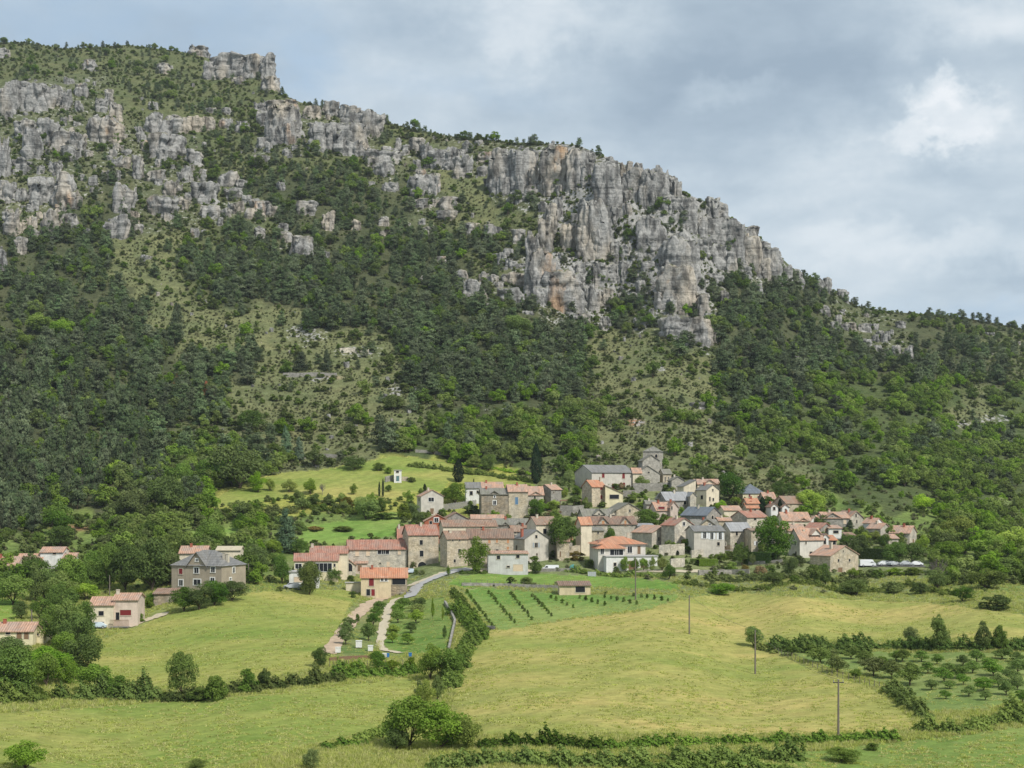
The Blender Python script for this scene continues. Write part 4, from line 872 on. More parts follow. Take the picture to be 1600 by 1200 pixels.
def H(c, xs, ye, yr, yb, kind, wall, roof, label, th=12, wins=(), depth=None, chim=(), dorm=(), D=None, into=None, cat='house', name='stone_house', group=None, over=.38, ridge_x=None, wname='wall'):
    xl, xc, xr = [tx(c, v) for v in xs]; k = CROPS[c][2]; ye, yr, yb = ty(c, ye), ty(c, yr), ty(c, yb)
    T = math.radians(th); cs, sn = math.cos(T), math.sin(T)
    if D is None: D = float(depth_(xc, yb)) - 1.8
    ul, uc, ur = [(v - CX) / F for v in (xl, xc, xr)]
    if th > 0:
        O = Vector((uc * D, D)); b = (ur * D - O.x) / (cs - ur * sn)
        a = (O.x - ul * D) / (sn + ul * cs) if xc - xl > .3 and depth is None else (depth or 8)
        A0 = O
    else:
        O = Vector((uc * D, D)); b = (O.x - ul * D) / (cs - ul * sn); a = (ur * D - O.x) / (-sn - ur * cs) if xr - xc > .3 and depth is None else (depth or 8)
        A0 = O - Vector((cs, sn)) * b
    z0 = (HY - yb) / F * D
    zof = lambda y, dep: (HY - y) / F * dep - z0
    
    he = zof(ye, D)
    root_loc = Vector((A0.x, A0.y, z0))
    if into is None:
        root = bpy.data.objects.new(name, None); C.objects.link(root); root.location = root_loc; root.rotation_euler = (0, 0, T); tag(root, label, cat, group); M = Matrix.Identity(4); root.empty_display_size = .1
    else:
        root = into; M = Matrix.Translation(root_loc - root.location) @ Matrix.Rotation(T, 4, 'Z')
    low = -3.5; t = .17; W = MB()
    if kind in ('eave', 'gable'):
        L, Wd, ax = (b, a, 'x') if kind == 'eave' else (a, b, 'y')
        Dr = D + (a / 2 if kind == 'eave' else 0); hr = max(zof(yr, Dr), he + .4)
        m = Wd / 2 if ridge_x is None else Wd * ridge_x
        W.prism([(0, low), (Wd, low), (Wd, he - .06), (m, hr - .1), (0, he - .06)], ax, 0, L)
        R = MB(); s0 = (hr - he) / m; s1 = (hr - he) / (Wd - m); o = over
        sec = [(-o, he - o * s0), (m, hr), (Wd + o, he - o * s1), (Wd + o, he - o * s1 - t), (m, hr - t * 1.25), (-o, he - o * s0 - t)]
        R.prism(sec, ax, -.3, L + .3)
    elif kind == 'hip':
        hr = max(zof(yr, D + a / 2), he + .4); W.box(0, b, 0, a, low, he); R = MB(); o = over; zz = he - .12
        q = min(a / 2, b / 2 - .05); c0 = [(-o, -o, zz), (b + o, -o, zz), (b + o, a + o, zz), (-o, a + o, zz)]; r0, r1 = (q, a / 2, hr), (b - q, a / 2, hr)
        def sl(p): R.poly(p, [(v[0] + v[1] * .3, v[2] * 1.3) for v in p])
        sl([c0[0], c0[1], r1, r0]); sl([c0[1], c0[2], r1]); sl([c0[2], c0[3], r0, r1]); sl([c0[3], c0[0], r0]); R.poly(c0[::-1])
    else:
        R = MB(); o = over
        if kind == 'shedB': hr = max(zof(yr, D + a), he + .3); sec = [(0, low), (a, low), (a, hr - .06), (0, he - .06)]; W.prism(sec, 'x', 0, b); s = (hr - he) / a; R.prism([(-o, he - o * s), (a + o, hr + o * s), (a + o, hr + o * s - t), (-o, he - o * s - t)], 'x', -.3, b + .3)
        elif kind == 'shedR': hr = zof(yr, D); sec = [(0, low), (b, low), (b, he - .06), (0, hr - .06)]; W.prism(sec, 'y', 0, a); s = (hr - he) / b; R.prism([(-.2, hr + .2 * s), (b + o, he - o * s), (b + o, he - o * s - t), (-.2, hr + .2 * s - t)], 'y', -.3, a + .3)
        elif kind == 'shedL': hr = zof(yr, D); sec = [(0, low), (b, low), (b, hr - .06), (0, he - .06)]; W.prism(sec, 'y', 0, a); s = (hr - he) / b; R.prism([(-o, he - o * s), (b + .2, hr + .2 * s), (b + .2, hr + .2 * s - t), (-o, he - o * s - t)], 'y', -.3, a + .3)
        elif kind == 'flat': hr = he; W.box(0, b, 0, a, low, he); R.box(-.25, b + .25, -.25, a + .25, he, he + .25)
    wo = W.build(wname, MAT[wall], root); wo.matrix_local = M
    ro = R.build('roof', MAT[roof], root); ro.matrix_local = M
    def face(x, y):
        """pixel on the building -> (matrix of the point on its wall, metres per pixel there)"""
        u = (tx(c, x) - CX) / F
        px = tx(c, x)
        if th > 0 and px < xc - .2:   # left face, from O along e2
            q = (O.x - u * D) / (sn + u * cs); Y = D + q * cs; return Matrix.Translation((0, q, (HY - ty(c, y)) / F * Y - z0)) @ Matrix.Rotation(-math.pi / 2, 4, 'Z'), Y / F / k, 1 / max(.2, abs(sn))
        if th < 0 and px > xc + .2:
            q = (u * D - O.x) / (-sn - u * cs); Y = D + q * cs; return Matrix.Translation((b, q, (HY - ty(c, y)) / F * Y - z0)) @ Matrix.Rotation(math.pi / 2, 4, 'Z'), Y / F / k, 1 / max(.2, abs(sn))
        q = (u * A0.y - A0.x) / (cs - u * sn); Y = A0.y + q * sn; return Matrix.Translation((q, 0, (HY - ty(c, y)) / F * Y - z0)), Y / F / k, 1 / cs
    for (x, y, ww, hh, kd) in wins:
        m, s, st = face(x, y + hh / 2); window(root, M, kd, ww * s * st * .92, hh * s * .95, m)
    for (x, y, ww, hh) in chim:
        u = (tx(c, x) - CX) / F; yb_ = a * .4; q = (u * (A0.y + yb_ * cs) - (A0.x - yb_ * sn)) / (cs - u * sn); q = min(max(q, .4), b - .4); Y = A0.y + q * sn + yb_ * cs; s = Y / F / k
        zt = (HY - ty(c, y)) / F * Y - z0; cw = max(.35, ww * s / 2 * .9); mb = MB(); mb.box(q - cw, q + cw, yb_ - .35, yb_ + .35, he - .2, zt); mb.box(q - cw - .07, q + cw + .07, yb_ - .42, yb_ + .42, zt, zt + .12)
        mb.build('chimney', MAT['brick_red' if 'brick' in label else 'frame_stone'], ro)
    if not chim and kind in ('eave', 'gable') and into is None and cat in ('house', 'villa') and (len(label) % 5) < 3:
        fr = .22 + .14 * (len(label) % 5); mb = MB(); q, yy = (b * fr, a * .42) if kind == 'eave' else (b * .40, a * (.2 + fr))
        mb.box(q - .3, q + .3, yy - .3, yy + .3, he, hr + .55); mb.box(q - .37, q + .37, yy - .37, yy + .37, hr + .55, hr + .65); mb.build('chimney', MAT['frame_stone' if len(label) % 2 else 'brick_red'], ro)
    for (x, yp, ww, ye2) in dorm:
        m, s, st = face(x, ye2); q = m.translation.x; hw = ww * s * st / 2; zp = m.translation.z + (ye2 - yp) * s; zb = m.translation.z
        back = min(a * .5, a * .5 * max(.2, (zp - he) / max(.3, hr - he)) + .3)
        wb = MB(); wb.prism([(q - hw, zb - .4), (q + hw, zb - .4), (q + hw, zb - .05), (q, zp - .12), (q - hw, zb - .05)], 'y', .006, back)
        do = wb.build('dormer', MAT[wall], root); do.matrix_local = M
        rb = MB(); sl_ = (zp - zb) / hw; e = .3; rb.prism([(q - hw - e, zb - e * sl_), (q, zp), (q + hw + e, zb - e * sl_), (q + hw + e, zb - e * sl_ - .14), (q, zp - .18), (q - hw - e, zb - e * sl_ - .14)], 'y', -.4, back + .4)
        rb.build('dormer_roof', MAT[roof], do)
    return root
def depth_(px, py): return float(depth(px, py))

# --- lower and left village (crop A)
H('A', (275,308,495), 503, 452, 655, 'gable', 'grey', 'tile_pink', 'plain grey rendered house with a double hinged upper window, beside the wooden paling', 14, [(393,535,48,34,'w'), (400,632,32,50,'D'), (293,537,12,28,'d')], name='rendered_house')
H('A', (680,682,818), 436, 390, 560, 'eave', 'white', 'slate_grey', 'white house with grey slate roof behind the dark stone house, two small windows', 4, [(727,482,26,34,'d'), (780,472,16,24,'d')], depth=9, name='rendered_house')
H('A', (815,818,992), 434, 388, 560, 'eave', 'pale_grey', 'tile_pink', 'house with pale pink tiled roof joined to the white slate roofed house', 4, depth=9, name='rendered_house')
H('A', (805,812,1035), 488, 440, 690, 'eave', 'stone_brown', 'lauze', 'dark stone house with slab roof and one pointed gable over a white framed window', 6, [(922,562,26,36,'h'), (922,512,12,18,'h')], depth=10, dorm=[(920,462,92,492)])
H('A', (1035,1038,1200), 466, 408, 692, 'eave', 'stone_beige', 'tile_pink', 'tall stone house with one blue shuttered door high in its wall', 6, [(1105,545,28,64,'b')], depth=10)
H('A', (1192,1195,1330), 492, 424, 600, 'eave', 'stone_pale', 'tile_pink', 'stone house with pink roof and a pointed gable window, right of the blue shuttered house', 5, [(1257,520,16,24,'d')], depth=9, dorm=[(1265,468,105,498)])
H('A', (1290,1392,1478), 448, 408, 575, 'eave', 'stone_grey', 'tile_pink', 'low stone cottage with long grey side wall and one tiny window, behind small round tree', 38, [(1415,475,12,15,'d')])
H('A', (335,338,550), 712, 655, 900, 'gable', 'brick', 'tile_pink', 'brick red house with white edged gable and white window', 5, [(437,706,36,36,'h'), (390,728,24,26,'d')], depth=10, name='red_house')
H('A', (490,493,715), 700, 640, 860, 'gable', 'stone_grey', 'tile_old', 'rough stone gable between the brick red house and the dark stone house', 8, depth=9, cat='barn')
H('A', (725,728,998), 692, 660, 860, 'eave', 'stone_beige', 'tile_pink', 'low stone building with a long faded pink roof under the dark stone house', 4, depth=6)
H('A', (465,492,942), 756, 704, 965, 'eave', 'cream', 'tile_old', 'long cream house with faded brown pink roof, second row behind the tower house', 10, [(820,765,30,20,'d')], depth=9, name='rendered_house')
H('A', (910,915,1205), 742, 692, 950, 'eave', 'stone_grey', 'lauze', 'grey house with slab roof and two small pointed gables mid village', 4, [(1012,748,14,22,'d'), (1130,745,14,20,'d')], depth=9, dorm=[(1012,722,70,752), (1130,720,70,748)])
H('A', (112,115,165), 850, 758, 1060, 'eave', 'stone_beige', 'tile_red', 'narrow red roofed stone annex against the back of the tower house', 5, depth=6)
H('A', (155,204,455), 826, 744, 1110, 'eave', 'stone_beige', 'tile_red', 'tall three storey stone house with red roof and big dark arched doorway at street level', 14, [(310,893,28,42,'d'), (313,985,33,52,'d'), (317,1082,74,60,'A')])
H('A', (468,525,695), 856, 795, 1095, 'eave', 'stone_beige', 'tile_old', 'stone house with deep brown side wall and small square windows, left of the roadside tree', 26, [(573,872,12,20,'d'), (631,872,12,20,'d'), (629,963,24,32,'d'), (589,1047,18,28,'d')], chim=[(550,795,14,45)])
H('A', (692,696,1078), 852, 778, 1075, 'eave', 'stone_beige', 'tile_brown', 'long stone house with orange shuttered windows and brown grey roof', 4, [(878,885,22,32,'o'), (941,880,18,32,'o'), (1033,883,22,34,'o'), (1033,940,22,26,'o'), (943,957,26,14,'d')], depth=10)
H('A', (1035,1070,1268), 796, 750, 1010, 'eave', 'stone_pale', 'tile_old', 'stone house with brown roof squeezed behind the grey gabled house with red chimney', 14, [(1092,808,14,20,'d'), (1092,845,18,26,'d')])
H('A', (1078,1172,1370), 858, 788, 1060, 'gable', 'grey', 'slate_grey', 'grey rendered house with pointed front gable, brick chimney and grey shutters', 27, [(1269,845,20,28,'d'), (1268,915,26,42,'g'), (1274,993,12,20,'d'), (1105,935,14,40,'d')], chim=[(1150,782,20,55)], name='rendered_house')
H('A', (1190,1268,1445), 738, 676, 1030, 'eave', 'cream', 'tile_old', 'tall cream house partly hidden by the large walnut tree', 24, [(1341,744,10,14,'d'), (1340,800,30,45,'d')], name='rendered_house')
H('A', (1440,1445,1545), 880, 830, 1040, 'eave', 'stone_beige', 'tile_old', 'cream stone house end showing right under the crown of the walnut tree', 5, [(1470,990,14,50,'D')], depth=7)
H('A', (865,868,1200), 984, 962, 1140, 'shedB', 'blue_grey', 'tile_pink', 'low white building with flat pink roof and pinkish garage door', 3, [(954,1017,30,32,'d'), (1115,1010,30,28,'d'), (1117,1105,84,58,'P'), (1035,1096,28,16,'d')], depth=8, name='garage', cat='garage')
# --- upper village and church (crop B)
H('B', (202,345,695), 306, 246, 468, 'eave', 'grey', 'slate_grey', 'large grey hall with long slate roof and dark red shutters, left of the church', 26, [(440,335,24,38,'r'), (609,335,24,52,'r'), (527,422,30,42,'r'), (612,418,22,50,'r'), (303,370,8,14,'d')], name='rendered_house')
H('B', (685,688,760), 312, 270, 420, 'eave', 'cream', 'tile_pink', 'small house with pink roof between the hall and the church', 4, depth=7, name='rendered_house')
H('B', (262,345,458), 424, 372, 592, 'eave', 'stone_beige', 'tile_orange', 'stone house with bright orange roof and dark red shutters in front of the hall', 32, [(424,440,22,32,'r'), (425,515,20,34,'r'), (294,522,10,28,'r')], chim=[(440,352,16,30)])
H('B', (455,458,604), 482, 416, 592, 'shedR', 'yellow', 'tile_old', 'pale yellow lean-to wing with one wide dark window', 3, [(532,512,84,36,'d')], depth=7, cat='annex', name='annex')
H('B', (225,275,612), 678, 612, 740, 'eave', 'stone_pale', 'lauze', 'stone house with two pointed dormer gables under dark slab roof, below the arch', 15, [(405,660,14,20,'d'), (547,657,14,22,'d')], dorm=[(405,612,95,655), (548,614,95,655)])
H('B', (545,550,752), 622, 562, 740, 'gable', 'stone_beige', 'lauze', 'plain stone house with broad front gable and one little window, left of round green tree', 14, [(662,629,14,24,'d')], depth=11)
H('B', (310,325,720), 738, 674, 860, 'eave', 'stone_pale', 'tile_brown', 'house with brown roof and two big pointed dormers over wooden doors', 8, [(440,732,24,42,'o'), (625,732,20,48,'o')], depth=10, dorm=[(440,682,110,742), (625,682,110,742)])
H('B', (212,255,345), 735, 680, 1000, 'eave', 'cream', 'tile_orange', 'tall cream house with small bright orange roof beside the walnut tree', 22, [(318,745,12,18,'d')], name='rendered_house')
H('B', (340,345,445), 792, 766, 935, 'shedB', 'stone_beige', 'lauze', 'small square stone turret with flat grey roof below the brown dormer house', 6, [(397,812,16,20,'d'), (385,880,26,22,'d')], depth=5)
H('B', (860,885,1000), 622, 555, 720, 'eave', 'pinkish', 'tile_pink', 'pink rendered house with a red wooden balcony and dark red shutters below it', 12, [(925,605,60,22,'r'), (953,682,60,38,'r')], depth=9, name='rendered_house')
H('B', (985,1000,1062), 592, 550, 720, 'gable', 'pinkish', 'tile_pink', 'narrow pink gable attached to the house with the red balcony', 10, [(1012,605,12,30,'d')], depth=8, name='rendered_house')
H('B', (885,962,1165), 536, 470, 640, 'eave', 'stone_grey', 'slate_light', 'grey stone house with light slate roof and one square window under the church', 22, [(1120,563,26,30,'d')])
H('B', (1162,1165,1215), 500, 472, 640, 'gable', 'stone_pale', 'slate_light', 'pale stone side wall leaning against the light slate roofed house, hung with ivy', 6, depth=8, cat='annex', name='annex')
H('B', (1090,1110,1212), 422, 370, 560, 'shedL', 'cream', 'slate_grey', 'cream house half behind the thin cypress with roof rising to the right', 8, [(1150,480,12,20,'d')], depth=9, name='rendered_house')
H('B', (1212,1216,1412), 404, 364, 520, 'eave', 'cream', 'tile_pink', 'house with wide pale pink roof at the top of the village, beside the dark conifer', 4, depth=9, dorm=[(1330,368,90,398)], name='rendered_house')
H('B', (1215,1300,1405), 452, 408, 588, 'gable', 'cream', 'slate_grey', 'cream stone house with front gable and four small windows left of the dark conifer', 38, [(1263,517,18,34,'d'), (1328,530,13,34,'d'), (1357,535,15,24,'d'), (1353,457,12,20,'d')])
H('B', (1090,1300,1422), 664, 597, 800, 'gable', 'stone_grey', 'slate_blue', 'stone house with blue slate roof, front gable and a small arched window', 50, [(1350,682,22,32,'A')])
H('B', (925,1035,1192), 746, 688, 945, 'gable', 'stone_pale', 'tile_red', 'gabled house with light red roof, ivy hanging over its porch and a red door', 36, [(1112,738,26,32,'w'), (1107,895,46,48,'R')])
H('B', (680,845,1028), 808, 752, 930, 'gable', 'stone_pale', 'tile_pink', 'pale stone house with broad gable and three small windows above the white parked car', 42, [(903,865,14,34,'d'), (961,865,20,34,'d'), (929,785,12,28,'d')])
H('B', (1190,1195,1405), 752, 700, 870, 'eave', 'stone_beige', 'lauze', 'stone house with grey slab roof and pointed gable behind the white shuttered house', 6, [(1328,742,20,14,'w')], depth=10, dorm=[(1310,698,150,752)])
H('B', (1185,1198,1452), 796, 752, 1000, 'eave', 'grey', 'slate_grey', 'grey house with white shutters along its upper floor and a timber balcony', 8, [(1285,832,26,56,'u'), (1345,838,26,58,'u'), (1415,838,26,62,'u'), (1400,905,24,30,'d'), (1460,905,8,30,'d')], depth=10, name='rendered_house')
# --- right half (crop C)
H('C', (312,408,625), 720, 640, 935, 'eave', 'stone_pale', 'slate_light', 'beige stone house with light slate roof and two tall windows upstairs', 25, [(474,755,26,48,'d'), (560,755,26,48,'d'), (563,860,30,46,'d')])
H('C', (620,625,880), 722, 700, 965, 'eave', 'stone_beige', 'tile_old', 'low beige house with pale blue shutters behind the large round tree', 5, [(687,858,28,42,'u'), (838,842,20,42,'u')], depth=9)
H('C', (535,538,768), 338, 240, 420, 'hip', 'yellow', 'slate_blue', 'cream house with steep blue slate hipped roof at the top right of the village', 5, [(608,362,18,28,'r'), (705,373,28,16,'r')], depth=11, name='rendered_house')
H('C', (758,762,885), 394, 325, 470, 'eave', 'stone_pale', 'tile_pink', 'small house with faded pink roof behind the hipped slate house', 4, depth=9)
H('C', (580,584,708), 438, 388, 560, 'eave', 'stone_beige', 'tile_orange', 'stone house with orange roof above its twin, left of the three cypresses', 4, depth=8)
H('C', (575,580,705), 486, 436, 570, 'eave', 'stone_beige', 'tile_orange', 'lower orange roofed house directly left of the three cypresses', 4, [(665,512,24,16,'d')], depth=7)
H('C', (335,342,522), 510, 466, 600, 'eave', 'cream', 'tile_pink', 'low cream outbuilding with pale pink roof left of the small dark conifer', 8, depth=7, cat='outbuilding', name='outbuilding')
H('C', (850,985,1212), 436, 364, 575, 'eave', 'stone_beige', 'tile_old', 'large beige house with brown pink roof and one tall narrow window, right of the cypresses', 34, [(1158,490,12,54,'h'), (1010,445,16,24,'d')])
H('C', (830,832,905), 472, 442, 590, 'gable', 'white', 'tile_old', 'little white gabled house between the second and third cypress', 5, [(865,496,26,34,'d')], depth=7, name='rendered_house')
H('C', (945,948,1018), 478, 450, 590, 'gable', 'white', 'tile_old', 'little white gable just right of the third cypress with twin windows', 5, [(985,512,16,26,'d')], depth=7, name='rendered_house')
H('C', (955,960,1245), 618, 532, 690, 'eave', 'cream', 'tile_pink', 'house with broad pink roof and a rounded porch gable behind the large round tree', 5, [(1168,625,26,34,'D'), (1120,625,20,24,'d')], depth=9, dorm=[(1170,592,90,622)], name='rendered_house')
H('C', (1205,1245,1330), 612, 572, 680, 'gable', 'white', 'tile_pink', 'small white gable with a single dark window amid pink roofs', 26, [(1285,610,14,24,'d')], name='rendered_house')
H('C', (1325,1328,1388), 624, 566, 690, 'eave', 'white', 'tile_pink', 'small pink roof with a chimney beside the small white gable', 4, depth=7, chim=[(1338,560,12,36)], name='rendered_house')
H('C', (415,580,795), 582, 520, 710, 'eave', 'stone_pale', 'tile_red', 'house with red roof and dark stone side gable above the light slate roof', 40, [(665,602,34,34,'d'), (640,690,12,18,'d')])
H('C', (1000,1005,1190), 722, 655, 800, 'eave', 'pinkish', 'tile_pink', 'long pink roof behind the white and grey house, right of the large round tree', 4, depth=9, name='rendered_house')
H('C', (1180,1345,1465), 700, 645, 800, 'gable', 'stone_grey', 'tile_red', 'stone gable with wooden beams and red roof behind the white and grey house', 44, [(1405,722,40,40,'D')])
H('C', (1015,1132,1375), 812, 700, 1000, 'eave', 'pale_grey', 'tile_pink', 'big white and grey rendered house with wide pink roof and tall chimney', 24, [(1195,852,15,25,'d'), (1248,968,34,48,'d'), (1085,858,14,48,'w'), (1092,975,9,66,'d')], chim=[(1168,720,22,80)], dorm=[(1300,705,110,760)], name='rendered_house')
H('C', (1368,1372,1432), 790, 755, 1000, 'gable', 'white', 'tile_pink', 'narrow white gable end with one tall window, joined to the big white and grey house', 4, [(1391,837,28,62,'d')], depth=8, cat='annex', name='annex')
H('C', (1432,1436,1518), 822, 775, 900, 'shedB', 'stone_brown', 'tile_orange', 'open lean-to shed with orange roof right of the big white and grey house', 4, [(1475,850,70,46,'d')], depth=5, cat='shed', name='shed')  # dark pane paints the shade under the open lean-to, no window
# --- right end (crop E)
H('E', (318,320,585), 392, 330, 500, 'eave', 'stone_grey', 'tile_pink', 'pink roofed stone house with grey gable wall on its left, upper right village end', 5, [(408,382,12,16,'d'), (535,435,30,40,'c')], depth=11, dorm=[(405,338,200,396)])
H('E', (575,582,727), 388, 320, 500, 'gable', 'stone_pale', 'tile_pink', 'pale stone gable house joined to the grey gabled one, tall window under its peak', 10, [(650,368,16,38,'d'), (658,432,14,38,'d')], depth=12)
H('E', (722,838,932), 442, 394, 560, 'gable', 'white', 'tile_pink', 'white gabled house with little window, roof pink on its left slope', 40, [(875,436,16,22,'d')], name='rendered_house')
H('E', (765,905,1008), 500, 448, 590, 'gable', 'stone_pale', 'tile_pink', 'pink roofed stone house left of the last house of the village', 42, [(965,530,14,24,'d')])
H('E', (1000,1208,1282), 548, 476, 670, 'gable', 'stone_pale', 'tile_pink', 'last stone house at the right end of the village, dark side wall and cream gable', 60, [(1245,636,28,46,'D')])
H('E', (985,990,1092), 604, 566, 680, 'shedB', 'stone_pale', 'tile_pink', 'small pink lean-to below the last house of the village', 5, depth=4, cat='annex', name='annex')
H('E', (172,382,675), 784, 686, 942, 'gable', 'stone_beige', 'tile_pink', 'detached stone house with wide front gable, two windows and brown doors, beside white van', 42, [(468,838,22,30,'d'), (582,835,22,30,'d'), (519,740,13,18,'d'), (485,938,64,62,'D')], chim=[(390,650,24,50)])
H('E', (360,365,500), 498, 470, 600, 'shedB', 'white', 'tile_pink', 'low white extension with pale roof under the stone house with the grey gable', 5, [(440,540,60,30,'d')], depth=5, cat='annex', name='annex')
H('E', (550,555,640), 572, 545, 650, 'shedB', 'stone_pale', 'tile_old', 'tiny pale garden hut amid dark trees at the right end', 5, depth=4, cat='hut', name='hut')
# --- left end (crop F)
H('F', (340,345,655), 446, 388, 620, 'eave', 'cream', 'tile_red', 'long house with red brown roof behind the cream house with glazed veranda', 4, depth=8, chim=[(362,372,16,24)], name='rendered_house')
H('F', (205,212,578), 508, 448, 640, 'eave', 'yellow', 'tile_red', 'cream house with long glazed veranda and low red roof', 6, [(247,557,56,42,'G'), (455,566,150,72,'G'), (548,550,16,26,'d')], depth=8, name='rendered_house')
H('F', (165,170,415), 610, 600, 705, 'flat', 'white', 'concrete', 'white basement storey with terrace roof below the glazed veranda, a silver car before it', 5, [(245,668,70,40,'c')], depth=7, cat='terrace', name='terrace_storey')
H('F', (640,660,1152), 414, 336, 590, 'eave', 'stone_pale', 'tile_red', 'long stone barn with red roof and a wide blue tinted window under the eaves', 8, [(955,437,104,40,'G'), (737,447,32,50,'c'), (826,445,32,50,'c'), (1088,437,24,46,'c'), (928,533,20,10,'d'), (995,540,26,40,'c')], depth=11, cat='barn', name='barn')
H('F', (580,585,725), 545, 492, 610, 'gable', 'stone_pale', 'tile_pink', 'small gabled annex with big dark arched window in front of the barn', 8, [(665,565,66,72,'A')], depth=7, cat='annex', name='annex')
H('F', (718,722,822), 530, 496, 610, 'shedB', 'pinkish', 'tile_pink', 'pink tiled lean-to with dark doorway beside the arched window', 6, [(757,574,36,54,'D')], depth=5, cat='annex', name='annex')
r = H('F', (765,768,1018), 648, 568, 800, 'eave', 'ochre', 'tile_orange', 'ochre house with orange roof, red shuttered door upstairs and piled stones at its foot', 4, [(855,690,44,66,'r'), (945,668,22,30,'h'), (978,668,22,30,'h'), (832,775,40,56,'d'), (866,776,38,58,'R')], depth=9, name='rendered_house')
rp = H('F', (1012,1018,1152), 648, 570, 800, 'eave', 'stone_brown', 'tile_orange', 'open wooden porch with orange roof and railing, right part of the ochre house', 4, [(1083,682,120,60,'d')], depth=9, cat='porch', name='porch')  # dark pane stands for the shade inside the open porch
H('F', (1016,1020,1148), 726, 720, 768, 'flat', 'pale_grey', 'concrete', 'low grey white plinth wall carrying the porch of the ochre house', 4, depth=2, cat='wall', name='plinth', D=depth_(tx('F',1018), ty('F',800)) - 1.5)
H('F', (640,642,768), 698, 694, 752, 'flat', 'cream', 'concrete', 'low cream garden wall left of the ochre house', 3, depth=1, cat='wall', name='garden_wall')
# --- far left (crop G)
H('G', (-60,-55,108), 252, 196, 330, 'eave', 'cream', 'tile_pink', 'cream house with pink roof and dark arched porch, cut by the left edge', 4, [(75,285,40,44,'A')], depth=9, name='rendered_house')  # arched dark panel paints the shade inside the porch opening
H('G', (98,102,252), 236, 178, 310, 'eave', 'cream', 'tile_pink', 'middle pink roofed wing with open porch in the far left farmhouse row', 4, [(150,250,80,26,'d')], depth=9, name='rendered_house')  # wide dark pane is painted porch shade, not glazing
H('G', (248,252,392), 168, 136, 300, 'eave', 'white', 'tile_pink', 'raised white block with pink roof topping the far left farmhouse row', 4, [(340,178,20,14,'d')], depth=8, name='rendered_house')
H('G', (385,388,466), 210, 173, 300, 'eave', 'white', 'tile_pink', 'right end white wing with pink roof in the far left farmhouse row', 4, depth=8, name='rendered_house')
v = H('G', (1072,1385,1482), 256, 160, 420, 'hip', 'taupe', 'slate_grey', 'grey brown villa with hipped slate roof, round gable window and white framed windows', -22, [(1130,290,28,36,'r'), (1228,284,32,36,'h'), (1331,279,28,36,'h'), (1131,362,28,38,'h'), (1232,358,50,36,'h'), (1328,345,28,30,'h'), (1460,282,9,36,'h'), (1440,338,8,14,'h'), (1230,221,16,16,'h')], dorm=[(1230,168,140,258)], chim=[(1402,178,16,46), (1422,184,16,46)], cat='villa', name='villa', depth=11)
H('G', (1118,1122,1290), 174, 130, 300, 'eave', 'cream', 'tile_pink', 'pink roofed house directly behind the slate roofed villa', 4, depth=9, name='rendered_house')
H('G', (1350,1353,1500), 156, 132, 290, 'eave', 'cream', 'gravel', 'pale roofed shed behind the right end of the villa roof', 4, depth=9, cat='shed', name='shed')
H('G', (555,558,708), 498, 447, 635, 'eave', 'cream', 'tile_pink', 'cream house with pink roof and one dark window, pale blue car parked before it', 4, [(632,553,34,30,'d'), (628,618,44,24,'d')], depth=9, name='rendered_house')
H('G', (704,707,860), 466, 424, 635, 'eave', 'pinkish', 'tile_pink', 'taller pink house half with red wooden veranda, right of the pale blue car', 4, [(785,548,74,36,'r'), (735,570,24,50,'d')], depth=9, chim=[(720,408,16,26)], name='rendered_house')  # dark red panel has the shade of the veranda recess in its colour
H('G', (-60,-55,205), 662, 606, 735, 'eave', 'yellow', 'tile_pink', 'long low cream house with pink roof at the left edge beside tall trees', 4, [(120,690,34,46,'D'), (165,692,32,46,'D'), (50,678,28,16,'d')], depth=8, name='rendered_house')
H('G', (200,203,272), 660, 615, 735, 'gable', 'yellow', 'tile_pink', 'cream gable end of the long low house at the left edge', 5, [(235,685,16,16,'d')], depth=8, cat='annex', name='annex')
H('G', (955,960,1130), 428, 396, 500, 'shedB', 'stone_brown', 'tile_old', 'flat brown roofed outbuilding overgrown with ivy, left of the villa hedge', 5, depth=8, cat='outbuilding', name='outbuilding')
H('K', (1475,1478,1660), 128, 104, 182, 'shedB', 'ochre', 'tile_brown', 'low brown roofed shed with dark open front in the field below the village', 3, [(1600,152,60,36,'d')], depth=5, cat='shed', name='shed')  # open front is a dark pane painting the shade inside
H('C', (292,296,418), 606, 582, 680, 'shedB', 'stone_beige', 'tile_pink', 'narrow strip of pink roof below the lime green small tree', 4, depth=5, cat='outbuilding', name='outbuilding')
H('B', (726,730,862), 752, 734, 860, 'shedB', 'white', 'slate_light', 'low white house with flat pale roof under the big round leafy tree', 4, [(800,790,30,24,'d')], depth=5, name='rendered_house')
H('B', (1398,1402,1508), 708, 682, 800, 'eave', 'stone_beige', 'tile_pink', 'small pink roof squeezed between blue slate house and light slate house', 4, depth=6)
H('B', (1005,1010,1115), 372, 340, 470, 'gable', 'stone_mid', 'lauze', 'low stone gable with slab roof right of the church buttresses', 6, depth=7)
H('B', (795,800,888), 570, 540, 660, 'eave', 'stone_mid', 'lauze', 'stone cottage with slab roof left above the red balcony house', 5, depth=6)
H('B', (895,899,965), 520, 478, 620, 'gable', 'stone_mid', 'lauze', 'tiny stone gable left of the light slate roofed house', 5, depth=6)
H('A', (1480,1484,1570), 870, 838, 1000, 'eave', 'stone_pale', 'tile_orange', 'stone house with small orange roof right behind the walnut tree', 5, depth=7)
H('C', (880,884,1000), 700, 668, 800, 'eave', 'stone_beige', 'tile_pink', 'pink roofed house half hidden by the largest round tree of the village', 4, depth=8)
